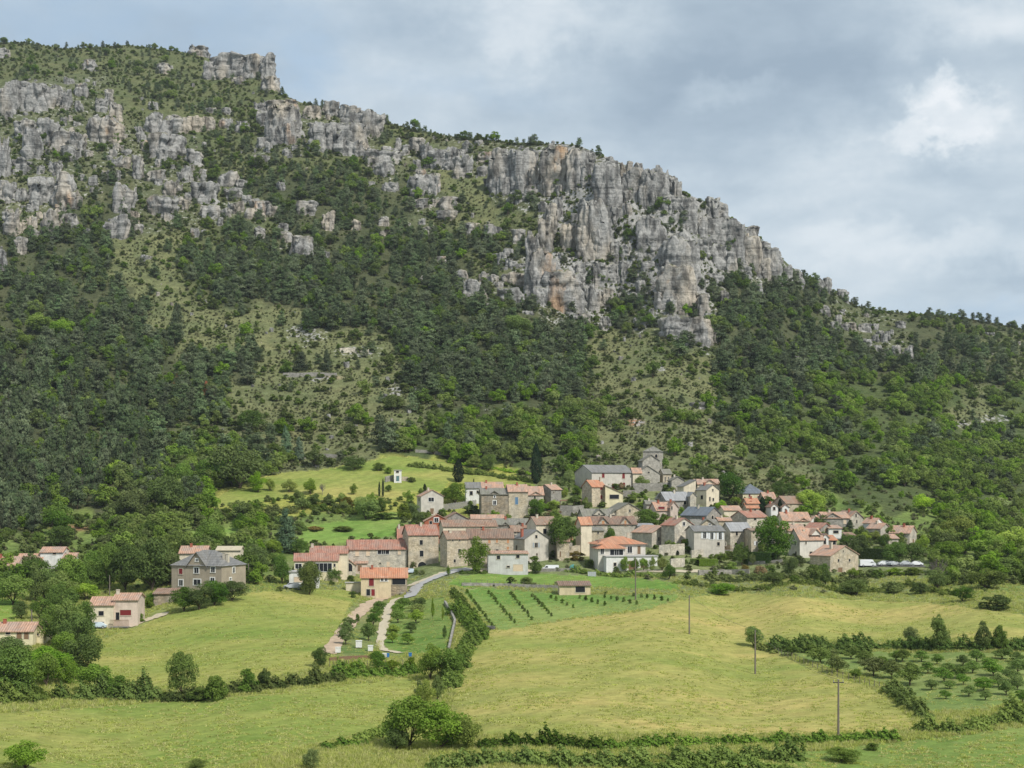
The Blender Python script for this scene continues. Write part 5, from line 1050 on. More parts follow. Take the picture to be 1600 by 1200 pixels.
# church, one building of several blocks
D0 = depth_(tx('B', 800), ty('B', 415))
ch = bpy.data.objects.new('church', None); C.objects.link(ch); ch.location = at(tx('B', 800), ty('B', 415)); tag(ch, 'old stone church with square belfry tower under a low pyramid roof, top of the village', 'church')
H('B', (772,908,940), 132, 90, 420, 'hip', 'stone_mid', 'lauze', '', -13, [(882,172,22,30,'A'), (921,172,6,26,'A'), (917,246,5,34,'A'), (929,246,5,34,'A')], into=ch, D=D0 + 9, over=.3, wname='tower_wall')
H('B', (764,768,908), 208, 160, 420, 'gable', 'stone_mid', 'lauze', '', 8, into=ch, D=D0 + 5, depth=7, wname='nave_wall')
H('B', (700,703,912), 318, 250, 425, 'gable', 'stone_mid', 'lauze', '', 10, [(820,310,16,16,'d'), (823,397,16,22,'d')], into=ch, D=D0, depth=10, wname='chapel_wall')
H('B', (905,938,1008), 312, 280, 425, 'eave', 'stone_beige', 'lauze', '', 30, [(956,365,9,44,'A'), (985,365,9,44,'A')], into=ch, D=D0 + 3, wname='aisle_wall')
mb = MB(); pt = at(tx('B', 848), ty('B', 92), D0 + 13) - ch.location; mb.box(pt.x - .04, pt.x + .04, pt.y - .04, pt.y + .04, pt.z - .3, pt.z + 2.2); mb.box(pt.x - .45, pt.x + .45, pt.y - .035, pt.y + .035, pt.z + 1.45, pt.z + 1.55); mb.build('cross', MAT['metal_dark'], ch)
# modern house with the large orange roof
mh = bpy.data.objects.new('modern_house', None); C.objects.link(mh); mh.location = at(tx('B', 640), ty('B', 1130)); tag(mh, 'modern house with wide bright orange hipped roof and glazed front over a white lower storey', 'house')
Dm = depth_(tx('B', 640), ty('B', 1130))
H('B', (300,392,792), 906, 842, 1125, 'hip', 'pale_grey', 'tile_orange', '', 9, [(662,952,40,56,'G'), (738,955,26,70,'D'), (420,950,20,40,'G')], into=mh, D=Dm + 6, depth=11, chim=[(648,815,16,60)], over=.7)
H('B', (300,398,622), 942, 880, 1125, 'hip', 'pale_grey', 'tile_orange', '', 9, [(552,975,120,48,'G'), (432,965,30,50,'G')], into=mh, D=Dm + 3.0, depth=8, over=.7)
H('B', (392,466,892), 1014, 1000, 1132, 'flat', 'white', 'concrete', '', 10, [(538,1076,24,28,'d'), (680,1085,60,84,'D'), (780,1085,60,84,'D')], into=mh, D=Dm, depth=5, wname='lower_wall')
# white utility hut in the upper meadow with its stone wing walls
ut = H('A', (80,84,146), 294, 284, 386, 'flat', 'white', 'concrete', 'small white utility tower with blue green door standing in the upper meadow', 5, [(114,360,26,46,'B'), (112,305,24,16,'d')], depth=3, cat='hut', name='utility_hut')
# ------------------------------------------------------------------ single trees and bushes, from photo pixels of each crop
DK = (.80, .88, .82); LM = (1.35, 1.4, .9); OL = (1.25, 1.15, 1.05); GB = (.95, 1.0, 1.1); PU = (1.9, 1.1, 2.0); BR = (1.5, .95, .8); VB = (1.5, 1.55, .8); GRY = (1.4, 1.35, 1.5)
def T(c, rows):
    for r in rows: tree(r[0], c, r[1], r[2], r[3], r[4], r[5], *(r[6:] or ()))
T('A', [('cyp', 620, 390, 195, 92, 'broad dark cypress behind the white house with slate roof'), ('cyp', 1268, 402, 345, 95, 'tallest dark cypress with a brown tip at the end of the upper meadow'), ('cyp', 340, 470, 68, 32, 'tiny dark cypress behind the plain grey rendered house'),
 ('cyp', 748, 392, 34, 10, 'very small cypress behind the slate roof of the white house'), ('oak', 590, 572, 185, 210, 'spreading olive green tree between the grey house and the white slate roofed house', OL),
 ('shrub', 180, 700, 145, 130, 'dense round green bush left of the grey rendered house', VB), ('shrub', 275, 740, 115, 120, 'dark green bush at the foot of the grey rendered house', DK), ('oak', 1262, 690, 165, 150, 'dark green small tree at the foot of the blue shuttered house', DK), ('shrub', 1395, 622, 72, 115, 'lime green bush right of the blue shuttered house', LM),
 ('shrub', 1422, 668, 52, 160, 'purple flowering bush above the walnut tree', PU), ('bright', 757, 1150, 300, 215, 'conical bright green tree by the road in front of the long stone house', (.95, .95, .9)), ('walnut', 1488, 1034, 372, 245, 'large walnut tree with bare lower trunk beside the cream houses', (.9, .95, .9)),
 ('bright', 1012, 1082, 98, 66, 'slim young tree before the low white garage', (.8, .9, .9)), ('shrub', 1265, 1152, 105, 110, 'dark bush right of the low white garage', DK), ('bright', 1503, 522, 82, 52, 'small ball shaped tree beside the low stone cottage', OL), ('poplar', 535, 1172, 92, 42, 'sapling at the road bend below the tower house'),
 ('shrub', 265, 1162, 48, 50, 'little round bush left before the tower house'), ('shrub', 318, 1162, 44, 50, 'little round bush right before the tower house'), ('shrub', 720, 650, 80, 160, 'row of dark scrub under the wooden paling', DK), ('oak', 1540, 470, 190, 120, 'grey green tree behind the low stone cottage', GRY), ('oak', 40, 470, 60, 60, 'small dark tree left of the two thin cypresses', DK),
 ('shrub', 228, 390, 45, 90, 'bush beside the white utility tower'), ('shrub', 40, 320, 60, 70, 'bush behind the stone wing of the utility tower', LM)])
T('M', [('cyp', 393, 1025, 72, 11, 'left one of two thin cypresses in the upper meadow'), ('cyp', 410, 1026, 88, 12, 'right and taller one of two thin cypresses in the upper meadow'), ('bright', 275, 1015, 50, 38, 'lone small round tree in the upper meadow left of the thin cypresses', OL), ('bright', 75, 1015, 80, 70, 'light green young tree at the lower edge of the upper meadow', LM), ('bare', 130, 1015, 56, 36, 'small grey half bare tree in the upper meadow'),
 ('shrub', 90, 1060, 48, 70, 'dark bush under the light green young tree of the meadow', DK), ('shrub', 160, 1062, 50, 60, 'bush below the half bare meadow tree'), ('oak', 330, 1130, 110, 130, 'grey green spreading tree on the slope left of the timber shed', GRY), ('shrub', 240, 1080, 56, 90, 'pinkish brown bush at the foot of the upper meadow', BR), ('oak', 390, 905, 40, 60, 'small tree left of the utility tower wall', OL), ('oak', 280, 900, 70, 110, 'dark thicket at the top left corner of the upper meadow', DK), ('oak', 900, 905, 80, 80, 'dark tree between upper meadow and vines'), ('oak', 830, 890, 50, 60, 'small tree left of the dark tree above the meadow', OL),
 ('pine', 150, 445, 100, 60, 'lone dark conical pine on the dry slope'), ('pine', 30, 440, 85, 90, 'broad pine left of the lone conical pine on the dry slope'), ('oak', 1030, 300, 120, 150, 'bright round oak at the foot of the jumbled crag', (1.1, 1.2, 1)), ('bare', 1175, 575, 90, 70, 'dead grey tree at the lower edge of the pine wood'), ('oak', 455, 625, 75, 100, 'round oak alone on the dry slope')])
T('L', [('oak', 1110, 985, 225, 260, 'large round dark oak at the left corner of the upper meadow', (.95, 1.0, .9)), ('oak', 975, 985, 150, 150, 'oak joined to the left side of the large round oak', DK), ('bright', 1195, 1005, 95, 80, 'light green small tree in front of the large round oak', LM), ('bright', 1340, 1005, 66, 70, 'light green bushy tree standing in the meadow strip', OL), ('bright', 1250, 1000, 60, 50, 'small tree between the two light green meadow trees', OL),
 ('pine', 1325, 850, 150, 70, 'bluish spruce above the upper meadow', (1.1, 1.2, 1.4)), ('pine', 1385, 860, 110, 60, 'smaller bluish spruce right of the taller one above the meadow', (1.1, 1.2, 1.4)), ('pine', 820, 300, 170, 90, 'tall dark pine at the edge of the dry clearing'), ('pine', 1120, 185, 70, 60, 'dark pine alone in the top of the dry clearing'), ('bright', 545, 960, 110, 110, 'bright green tree at the edge of the plantation', LM), ('bright', 580, 860, 110, 110, 'bright green tree above the plantation edge', (1.1, 1.15, 1)),
 ('oak', 770, 1090, 170, 170, 'dark leafy tree left of the small lane', DK), ('oak', 600, 1140, 180, 170, 'leafy tree at the foot of the plantation'), ('oak', 275, 1200, 115, 130, 'dark round tree beside the red earth bank', DK), ('bright', 1000, 985, 55, 80, 'low light green bush beside the large round oak', LM), ('oak', 1160, 720, 100, 130, 'round dark oak at the top right of the plantation', DK), ('oak', 860, 990, 140, 110, 'grey green tree left of the large round oak', GRY)])
T('B', [('bright', 762, 452, 112, 130, 'green tree in front of the church chapel', (.8, .85, .8)), ('oak', 812, 775, 165, 225, 'big round leafy tree in the middle of the village below the red balcony', (1.15, 1.25, 1)), ('bright', 775, 600, 48, 175, 'lime green vine pergola left of the red balcony house', LM), ('oak', 490, 930, 185, 115, 'dark ivy bush between turret and brown dormer house', DK), ('bright', 1060, 452, 75, 110, 'light green bush below the church terrace', OL), ('shrub', 930, 455, 60, 120, 'dark bushes on the church terrace wall', DK), ('bright', 625, 1132, 120, 92, 'first pollarded plane before the modern white house'), ('bright', 705, 1132, 118, 80, 'second pollarded plane before the modern white house'), ('bright', 778, 1132, 112, 86, 'third pollarded plane before the modern white house'), ('bright', 850, 1132, 120, 60, 'fourth, narrow pollarded plane before the modern white house'), ('bright', 932, 1130, 120, 110, 'fifth and widest pollarded plane at the corner of the modern white house', OL),
 ('oak', 988, 1205, 145, 112, 'dark bushy tree in the field edge below the pollarded planes', DK), ('oak', 1252, 965, 125, 120, 'dark creeper mass climbing the white shuttered house', DK), ('shrub', 1508, 1132, 82, 125, 'round grey green bush below the light slate roofed house', GRY), ('shrub', 1100, 905, 120, 140, 'dark ivy over the porch of the red doored house', DK), ('shrub', 590, 450, 60, 60, 'purple creeper at the corner of the large hall', PU), ('shrub', 330, 1090, 60, 130, 'yellow flowering bush left of the modern house', VB), ('shrub', 215, 1040, 80, 150, 'brownish shrubs under the walnut tree', BR), ('shrub', 548, 1160, 70, 60, 'dark shrub in front of the dark parked car', DK), ('cyp', 1060, 1000, 40, 30, 'small dark shrub at the stone terrace'), ('shrub', 1150, 1130, 55, 80, 'green bush at the garden wall left of the bright clipped hedge'), ('shrub', 660, 560, 50, 100, 'dark shrubs below the yellow lean-to', DK), ('bright', 30, 605, 70, 110, 'lime shrub beside the dark carport', LM), ('oak', 1420, 1060, 90, 120, 'garden shrub behind the bright clipped hedge', OL)])
T('C', [('oak', 862, 1035, 475, 375, 'largest round tree of the village, before the low beige house with blue shutters', (1.05, 1.15, 1)), ('oak', 410, 425, 320, 285, 'large dense dark green tree at the top of the village, right of the cream gable', (.62, .78, .70)), ('bright', 1230, 560, 270, 330, 'lime green trees behind the big beige house', LM), ('oak', 950, 385, 200, 210, 'dark green tree behind the brown pink roof', DK), ('bright', 320, 525, 125, 130, 'light green small tree below the dense dark tree', LM), ('bright', 470, 460, 90, 100, 'light green shrub at the foot of the dense dark tree', OL), ('cyp', 740, 548, 178, 84, 'first and broadest of three cypresses amid the roofs'), ('cyp', 815, 552, 148, 52, 'second and shortest of three cypresses amid the roofs'), ('cyp', 925, 582, 190, 58, 'third and tallest of three cypresses amid the roofs'), ('cyp', 47, 432, 245, 42, 'thin dark cypress between cream houses below the church'), ('pine', 552, 482, 105, 95, 'small dark conifer beside the low cream outbuilding'), ('oak', 528, 1090, 255, 165, 'bushy garden tree in front of the light slate roofed house'),
 ('oak', 1040, 1200, 205, 170, 'dark garden tree below the big white and grey house', DK), ('shrub', 1250, 1195, 125, 145, 'green garden bush left of the detached stone house'), ('oak', 1385, 1195, 135, 125, 'dark bush at the side wall of the detached stone house', DK), ('shrub', 720, 1185, 95, 145, 'purple brown garden bush', PU), ('shrub', 550, 1145, 65, 100, 'orange brown garden bush below the bushy garden tree', BR), ('shrub', 400, 1130, 85, 140, 'silvery bush right of the bright clipped hedge', GRY), ('shrub', 1130, 1090, 110, 130, 'dark bush before the white and grey house', DK), ('oak', 640, 1085, 130, 70, 'small garden tree beside the tall dark hedge')])
T('E', [('oak', 1060, 880, 245, 270, 'dark spreading tree above the first parked cars', (.85, .95, .9)), ('oak', 1235, 880, 235, 260, 'dark spreading tree above the last parked cars', DK), ('oak', 700, 805, 250, 230, 'dark bushy tree behind the white van', DK), ('oak', 560, 690, 140, 160, 'dark green tree right of the big white and grey house', DK), ('bright', 732, 655, 112, 150, 'lime green rounded hedge bush above the white van', VB), ('bright', 855, 625, 105, 130, 'light green tree behind the parked cars', OL), ('pine', 590, 520, 105, 100, 'dark conifer in front of the pale stone gable'), ('bright', 1345, 740, 165, 150, 'lime green tree right of the last house', LM), ('oak', 950, 705, 150, 130, 'dark small tree below the last houses', DK), ('shrub', 230, 1095, 225, 200, 'bushes below the side wall of the detached stone house'), ('oak', 330, 1095, 180, 130, 'dark round bush below the detached stone house', DK), ('bright', 620, 1025, 120, 120, 'green bush at the right corner of the detached stone house', OL), ('bright', 660, 1195, 140, 190, 'light green fruit bush under the detached stone house', OL), ('shrub', 1030, 1180, 130, 250, 'large rounded bush at the field edge below the parked cars'), ('bare', 1500, 1120, 330, 240, 'large grey half bare tree at the field edge right of the parking lane'), ('oak', 1500, 1130, 230, 250, 'bush surrounding the half bare tree', GRY), ('shrub', 1310, 1190, 130, 200, 'dark bush right at the field edge', DK), ('shrub', 860, 1010, 80, 200, 'bushes on the bank under the parked cars'), ('shrub', 1050, 990, 80, 220, 'low green bushes below the second parked car', VB), ('shrub', 1250, 990, 80, 220, 'low green bushes below the last parked car', OL), ('shrub', 700, 1000, 70, 120, 'shrubs under the white van', OL)])
T('F', [('pine', 145, 445, 355, 225, 'bluish green broad conifer left of the long red roofed house', (1.1, 1.35, 1.35)), ('oak', 252, 465, 140, 150, 'dark green tree in front of the bluish conifer', DK), ('oak', 110, 705, 270, 165, 'tree left of the silver car', (.8, .9, .85)), ('oak', 340, 795, 280, 185, 'bushy olive green tree before the glazed veranda', OL), ('oak', 545, 690, 120, 130, 'dark bush under the arched window annex', DK), ('shrub', 690, 690, 60, 70, 'small bush before the cream garden wall'), ('bright', 40, 470, 140, 150, 'light green tree at the left of the bluish conifer', LM), ('oak', 60, 560, 120, 160, 'leafy tree left of the cream veranda house', GRY), ('oak', 1180, 155, 125, 145, 'dark round bush left of the upper grey house', DK), ('oak', 1290, 190, 90, 140, 'green bush over the brick red house', OL), ('oak', 840, 120, 120, 150, 'grey tree in the middle of the bright green slope', GRY), ('oak', 940, 100, 120, 120, 'rounded bush right of the grey tree on the slope'), ('shrub', 960, 160, 55, 220, 'dark scrub strip above the bright green slope', DK), ('shrub', 380, 262, 40, 150, 'brown scrub in the bright green slope', BR), ('shrub', 600, 262, 40, 190, 'scrub strip in the middle of the bright green slope', OL), ('shrub', 700, 820, 60, 60, 'dark shrub left of the ochre house', DK), ('poplar', 1095, 565, 100, 42, 'climbing plant on the right end of the barn wall', DK),
 ('shrub', 735, 1025, 75, 42, 'slim dark bush beside the dirt track', DK), ('fruit', 665, 1100, 126, 110, 'dark fruit tree left of the dirt path, uppermost of three', DK), ('fruit', 645, 1150, 133, 130, 'dark fruit tree left of the dirt path, middle of three', DK), ('fruit', 640, 1210, 133, 130, 'dark fruit tree left of the dirt path, lowest of three', DK), ('fruit', 920, 945, 105, 115, 'dense fruit tree right of the dirt track, uppermost in its row', (.8, .9, .8)), ('fruit', 900, 1000, 112, 120, 'dense fruit tree second in the row by the dirt path', (.8, .9, .8)), ('fruit', 870, 1060, 119, 125, 'dense fruit tree third in the row by the dirt path', (.8, .9, .8)), ('fruit', 832, 1180, 161, 125, 'darker round fruit tree lowest in the row by the dirt path', DK), ('fruit', 845, 1120, 98, 110, 'pale fruit tree fourth in the row by the dirt path', OL),
 ('fruit', 1110, 920, 105, 120, 'garden fruit tree at the upper left of the garden plot', (1.1, 1.25, .9)), ('fruit', 1080, 965, 105, 110, 'garden fruit tree second along the path', (1.1, 1.25, .9)), ('fruit', 1075, 1030, 119, 125, 'broad garden fruit tree third along the path', (1.1, 1.25, .9)), ('fruit', 1240, 920, 105, 140, 'garden fruit tree at the upper right of the garden plot', (.85, .9, .85)), ('fruit', 1235, 980, 119, 140, 'wide garden fruit tree in the middle of the garden plot', OL), ('fruit', 1225, 1035, 119, 140, 'wide yellowish garden fruit tree in the garden plot', VB), ('fruit', 1185, 1115, 98, 110, 'darker garden fruit tree in the lower garden plot', DK), ('fruit', 1035, 1140, 105, 110, 'yellowish garden fruit tree low along the path', VB), ('fruit', 1030, 1200, 98, 100, 'lowest garden fruit tree along the path, yellow green', VB), ('fruit', 1160, 1210, 98, 110, 'lowest garden fruit tree in the middle of the plot', OL), ('poplar', 1365, 1000, 190, 36, 'tall thin vine plant in the garden, left one', VB), ('poplar', 1450, 1010, 130, 30, 'tall thin vine plant in the garden, right one', VB), ('poplar', 1465, 1160, 120, 50, 'dark slender bush at the garden fence', DK)])
T('G', [('oak', 680, 405, 310, 175, 'grey leafed poplar like tree left in the dark grove beside the villa', GRY), ('oak', 785, 410, 300, 200, 'dark middle tree of the grove left of the villa', DK), ('oak', 950, 410, 345, 270, 'largest dark green tree of the grove, next to the villa', (.9, 1.0, .9)), ('oak', 1060, 380, 220, 160, 'leafy tree touching the left side of the villa'), ('oak', 565, 410, 200, 160, 'pale willow like tree at the left of the grove', GRY), ('poplar', 215, 480, 270, 130, 'pale silvery poplar below the far left farmhouse', GRY), ('oak', 55, 450, 170, 160, 'dark tree under the arched porch at the left edge', DK), ('bright', 380, 500, 210, 210, 'bright green tree above the cream house with the pale blue car', (1.05, 1.1, 1)), ('bright', 445, 420, 120, 160, 'light green tree behind the cream house with the pale blue car', OL), ('bright', 540, 470, 110, 170, 'light bush directly left of the cream house with the pale blue car', LM), ('oak', 330, 745, 260, 160, 'tall leafy tree right of the long low cream house'), ('oak', 480, 800, 260, 210, 'dark tree at the left edge of the sloping meadow', (.85, .95, .85)), ('bright', 410, 840, 180, 170, 'bright bush at the left tip of the sloping meadow', (.85, .9, .85)), ('oak', 70, 870, 180, 210, 'dark bush below the long low cream house', DK), ('bright', 110, 1060, 250, 220, 'olive green tree at the lower left edge', (.75, .7, .8)), ('bright', 290, 1010, 220, 190, 'bright bushy tree in the lower left thicket', (.9, .95, .85)), ('bright', 410, 1000, 170, 150, 'green bush right in the lower left thicket', (.85, .85, .85)), ('oak', 30, 690, 80, 90, 'small dark bush before the long low cream house', DK), ('oak', 130, 590, 120, 100, 'bush above the roof of the long low cream house', DK), ('oak', 250, 590, 150, 130, 'dark leafy bush behind the long low cream house'), ('bright', 600, 600, 60, 60, 'small tree in front of the cream house with the pale blue car', OL),
 ('oak', 1132, 1075, 295, 175, 'tall tree standing alone on the hedge line between two meadows', (1.1, 1.15, 1)), ('shrub', 1350, 1100, 165, 150, 'rounded bush right of the lone tall tree on the hedge line'), ('shrub', 1550, 1045, 155, 140, 'dark bush farther right on the hedge line', DK), ('shrub', 1655, 1030, 140, 100, 'dark bush at the end of the hedge line row', DK), ('shrub', 1250, 1098, 85, 150, 'low bush just right of the lone tall tree'), ('oak', 1150, 540, 160, 160, 'dark bush left in the villa hedge', DK), ('oak', 1245, 530, 170, 170, 'second dark bush in the villa hedge', DK), ('oak', 1340, 505, 165, 180, 'third bush in the villa hedge, under the villa front', (.8, .95, .8)), ('oak', 1450, 475, 130, 180, 'right end bush of the villa hedge', DK), ('oak', 960, 500, 80, 110, 'ivy bush at the brown roofed outbuilding', (.7, 1.0, .6)), ('shrub', 930, 520, 70, 70, 'yellow green shrub at the start of the lane', VB), ('shrub', 880, 610, 60, 60, 'small shrub right of the red veranda'), ('oak', 1310, 160, 170, 170, 'grey green tree behind the villa roof', GRY), ('oak', 1570, 230, 120, 110, 'dark tree right of the villa', DK), ('bright', 1500, 230, 80, 110, 'light shrub at the right of the villa roof', OL), ('fruit', 500, 195, 60, 50, 'small round tree in the grass above the far left farmhouse'), ('oak', 380, 140, 140, 160, 'dark tree beside the raised white block of the farmhouse', DK), ('bright', 20, 330, 80, 120, 'green tree at the left photo edge below the farmhouse')])
T('P', [('bright', 640, 1168, 84, 84, 'left high lobe of the big round clump in front, bright leaves', (1.05, 1.12, .9)), ('bright', 690, 1170, 72, 84, 'middle tree of the big bright clump in front', (1.1, 1.2, .9)), ('bright', 727, 1170, 52, 52, 'right low tree of the big bright clump in front', (1.05, 1.0, .9)), ('oak', 620, 1172, 40, 40, 'dark bush at the left foot of the big bright clump', DK), ('oak', 672, 1062, 60, 46, 'olive tree at the corner of the garden fence', OL), ('oak', 702, 1060, 50, 46, 'leafy tree right of the olive tree by the garden', (1.1, 1.2, 1)), ('poplar', 684, 1094, 42, 24, 'small pointed tree in the hedge between the meadows'), ('bright', 666, 1106, 44, 30, 'light slender tree in the hedge above the big clump', OL), ('poplar', 655, 1090, 30, 20, 'thin young tree left in the hedge above the big clump'), ('oak', 501, 1042, 32, 27, 'dark pointed bush at the left end of the vegetable terrace', DK), ('oak', 590, 1048, 32, 30, 'dark bush at the lower garden terrace', DK), ('shrub', 556, 1050, 18, 24, 'small green bush on the vegetable terrace', VB), ('shrub', 612, 1050, 20, 28, 'green bush right on the vegetable terrace', VB), ('shrub', 642, 1046, 20, 18, 'little lime bush beside the water barrel', VB),
 ('bright', 40, 1204, 50, 66, 'bright bush cut by the bottom edge at the left'), ('oak', 487, 1204, 36, 28, 'bush with light leaves at the bottom edge', GRY), ('bright', 305, 1200, 14, 34, 'small bush at the bottom edge left of centre'), ('oak', 484, 925, 50, 34, 'small dark tree right of the olive green veranda tree', DK), ('oak', 404, 892, 40, 40, 'dark tree between villa and silver car', DK), ('oak', 330, 852, 44, 40, 'feathery tree on the green bank above the villa', GRY), ('oak', 376, 830, 30, 30, 'dark small tree in the bright green strip above the villa', DK), ('oak', 440, 862, 30, 30, 'leafy bush under the bluish conifer'),
 ('poplar', 1467, 1016, 60, 34, 'tallest poplar of the hedge row at the right'), ('poplar', 1535, 1016, 50, 30, 'second poplar of the hedge row at the right'), ('poplar', 1563, 1016, 42, 30, 'third and shortest poplar of the hedge row at the right'), ('oak', 1424, 1008, 30, 24, 'small tree left of the tallest poplar', GRY), ('oak', 1177, 1010, 33, 32, 'round dark bush beside the power pole in the big meadow', GRY), ('bright', 1315, 1190, 22, 58, 'low bright bush on the bank in front of the nearest power pole', (.9, .9, .85)), ('shrub', 1363, 1172, 12, 22, 'small bush right of the nearest power pole'), ('oak', 1128, 930, 20, 40, 'low rounded bush at the top edge of the big meadow', (1.1, 1.2, .9)), ('oak', 1210, 915, 22, 34, 'garden bush under the wall right of the power pole'), ('oak', 1336, 930, 26, 46, 'round fruit bush at the meadow top, right'), ('oak', 1504, 940, 26, 34, 'dark bush at the right end of the meadow top', DK), ('shrub', 1560, 952, 24, 60, 'dark bush belt at the right meadow border', DK), ('bright', 1560, 800, 22, 34, 'silvery flowering tree at the right edge', (2.2, 2.0, 3.2)), ('bright', 1590, 870, 50, 60, 'bright tree at the right edge below the silvery tree', LM), ('bright', 1500, 850, 46, 56, 'bright tree on the slope right of the last house', OL), ('bright', 1545, 870, 40, 50, 'light green tree between the bright trees at the right', (1.1, 1.15, 1)), ('oak', 1480, 880, 36, 50, 'tree just right of the parking lane', OL), ('oak', 1570, 905, 36, 60, 'dark bushy tree on the right slope bottom'), ('oak', 1540, 920, 34, 60, 'bushy tree above the right meadow border', OL), ('bright', 1440, 800, 30, 40, 'yellow green bush above the last house', VB)])
for i, (x, y, h, w_) in enumerate([(20,945,48,60),(72,938,52,56),(98,965,60,46),(104,1014,80,56),(18,1092,84,82),(132,1002,66,42),(72,1064,56,76),(150,908,50,42),(58,908,36,50),(112,934,70,52),(15,1040,36,60),(130,1060,70,70),(150,1085,50,60),(185,1090,36,44)]):
    tree(('bright', 'oak')[i % 3 > 0], 'P', x, y, h, w_, 'leafy tree in the dense thicket at the lower left edge', (.95, 1.05, .9), 'trees of the lower left thicket')
T('P', [('pine', 322, 622, 26, 13, 'rust red dying pine in the left wood', (3.2, 1.0, .9)), ('pine', 276, 606, 22, 11, 'second rust red dying pine, left of the first', (2.8, 1.0, .9)), ('bare', 345, 655, 24, 14, 'grey dead tree in the left wood below the red pines'), ('bare', 130, 770, 28, 16, 'pale dead tree at the foot of the plantation'), ('bare', 1180, 640, 20, 14, 'grey dead tree at the edge of the right wood'), ('bare', 1420, 690, 20, 14, 'grey bare tree in the right valley wood'), ('bright', 60, 520, 34, 46, 'bright green grove tree in the left pine wood', (1, 1.05, .9)), ('bright', 95, 528, 30, 40, 'second bright green grove tree in the left pine wood', (1, 1.05, .9)), ('bright', 30, 545, 30, 40, 'third bright green grove tree in the left pine wood', (1, 1.05, .9))])
# planted rows of young bushes in the bright green plot
rows = [((728, 925), (774, 985), 13, 'first'), ((762, 926), (805, 976), 12, 'second'), ((797, 927), (832, 971), 10, 'third'), ((830, 931), (864, 965), 9, 'fourth'), ((856, 933), (900, 952), 5, 'fifth'), ((900, 934), (950, 948), 5, 'sixth'), ((940, 933), (1000, 946), 6, 'seventh'), ((985, 931), (1050, 941), 6, 'eighth')]
for (a, b, n, nm) in rows:
    for i in range(n):
        t = (i + .5) / n; x = a[0] + (b[0] - a[0]) * t + random.uniform(-1, 1); y = a[1] + (b[1] - a[1]) * t
        tree('shrub', 'P', x, y, random.uniform(6, 9), random.uniform(4.5, 7), 'young dark bush in the %s planted row from the left' % nm, (1.0, 1.1, .9), 'young bushes of the %s row' % nm)
orchard = [(1236,1024,16,26),(1282,1036,26,40),(1308,1052,28,36),(1330,1030,20,26),(1365,1056,32,42),(1393,1060,30,36),(1422,1070,32,40),(1337,1060,16,20),(1400,1032,16,26),(1440,1034,18,24),(1464,1038,18,20),(1410,1034,20,28),(1475,1066,24,30),(1498,1060,22,28),(1520,1052,20,26),(1505,1070,18,22),(1537,1080,24,34),(1560,1074,22,28),(1572,1086,24,28),(1590,1078,24,28),(1552,1056,24,34),(1590,1054,26,34),(1482,1050,16,24),(1526,1034,20,26),(1566,1030,18,30),(1484,1076,14,20),(1350,1036,20,28),(1300,1028,14,26),(1376,1044,20,28),(1420,1052,18,26),(1450,1052,18,24),(1455,1078,18,22),(1514,1088,18,24),(1478,1092,14,18),(1598,1098,22,26),(1540,1094,16,20),(1580,1064,20,28),(1545,1044,18,26),(1590,1036,18,28),(1505,1040,18,24),(1268,1020,14,26),(1330,1020,14,24)]
for i, (x, y, h, w_) in enumerate(orchard):
    lab = 'wide pruned fruit tree in the front row of the orchard beside the big meadow' if 1270 < x < 1430 and w_ >= 34 else ('small pruned fruit tree in the right half of the orchard' if x > 1450 else 'small fruit tree in the back rows of the orchard')
    tree('fruit', 'P', x, y, h, w_, lab, (1.0, .95, .9) if x < 1440 else (1.0, 1.1, .95), lab + 's')
# hedges and overgrown banks
hedge([(95,1092),(150,1090),(215,1092),(262,1092)], 2.4, 3.2, 'dark overgrown hedge under the left sloping meadow', tint=(.9,1.05,.8))
hedge([(262,1094),(330,1090),(380,1082),(430,1076),(480,1068),(530,1064)], 1.6, 2.6, 'low hedge between the two left meadows, right of the lone tall tree')
hedge([(520,1062),(560,1056),(600,1056),(650,1052)], 1.7, 2.4, 'low hedge under the vegetable terrace', tint=(.9,1,.85))
hedge([(716,955),(735,975),(748,990),(752,1000)], 1.9, 2.4, 'dense bushes along the left side of the planted rows', tint=(.9,.95,.9))
hedge([(750,985),(735,1005),(722,1025),(710,1050),(708,1075)], 1.9, 2.6, 'hedge down the left edge of the big meadow', tint=(1,1.05,.9))
hedge([(708,925),(730,955),(742,968)], 1.0, 1.6, 'rough bushes between garden and planted rows')
hedge([(752,1166),(800,1166),(850,1167),(905,1168),(950,1168)], 1.3, 2.0, 'dark thorny hedge at the bottom of the big meadow', tint=(.8,.88,.75))
hedge([(950,1170),(1020,1166),(1090,1164),(1160,1162),(1230,1160),(1330,1158),(1400,1156)], 1.2, 2.0, 'low hedge line continuing right along the bottom of the big meadow', tint=(1.05,1.15,.9))
hedge([(670,1200),(720,1196),(790,1194),(860,1194),(940,1196),(1000,1194)], 2.0, 3.2, 'dense bushes along the bottom edge right of the big clump', tint=(1.0,1.12,.85))
hedge([(1000,1188),(1060,1190),(1120,1186),(1180,1184),(1240,1186)], 1.5, 2.6, 'bright bramble bank along the bottom edge', tint=(1.05,1.2,.85))
hedge([(1000,1205),(1080,1204),(1160,1206),(1240,1204)], 1.0, 2.2, 'lower bramble bank at the bottom edge', tint=(1.05,1.15,.85))
hedge([(1442,1140),(1470,1146),(1500,1142),(1540,1134),(1580,1126),(1640,1116)], 2.0, 2.8, 'thick hedge at the lower edge of the orchard', tint=(1.25,1.4,.9))
hedge([(1388,1080),(1410,1092),(1428,1106),(1440,1122)], 1.7, 2.4, 'curving hedge between big meadow and orchard')
hedge([(1180,1012),(1192,1014),(1212,1020)], 1.2, 1.8, 'yellowish low bushes right of the round dark bush', tint=(1.3,1.25,1))
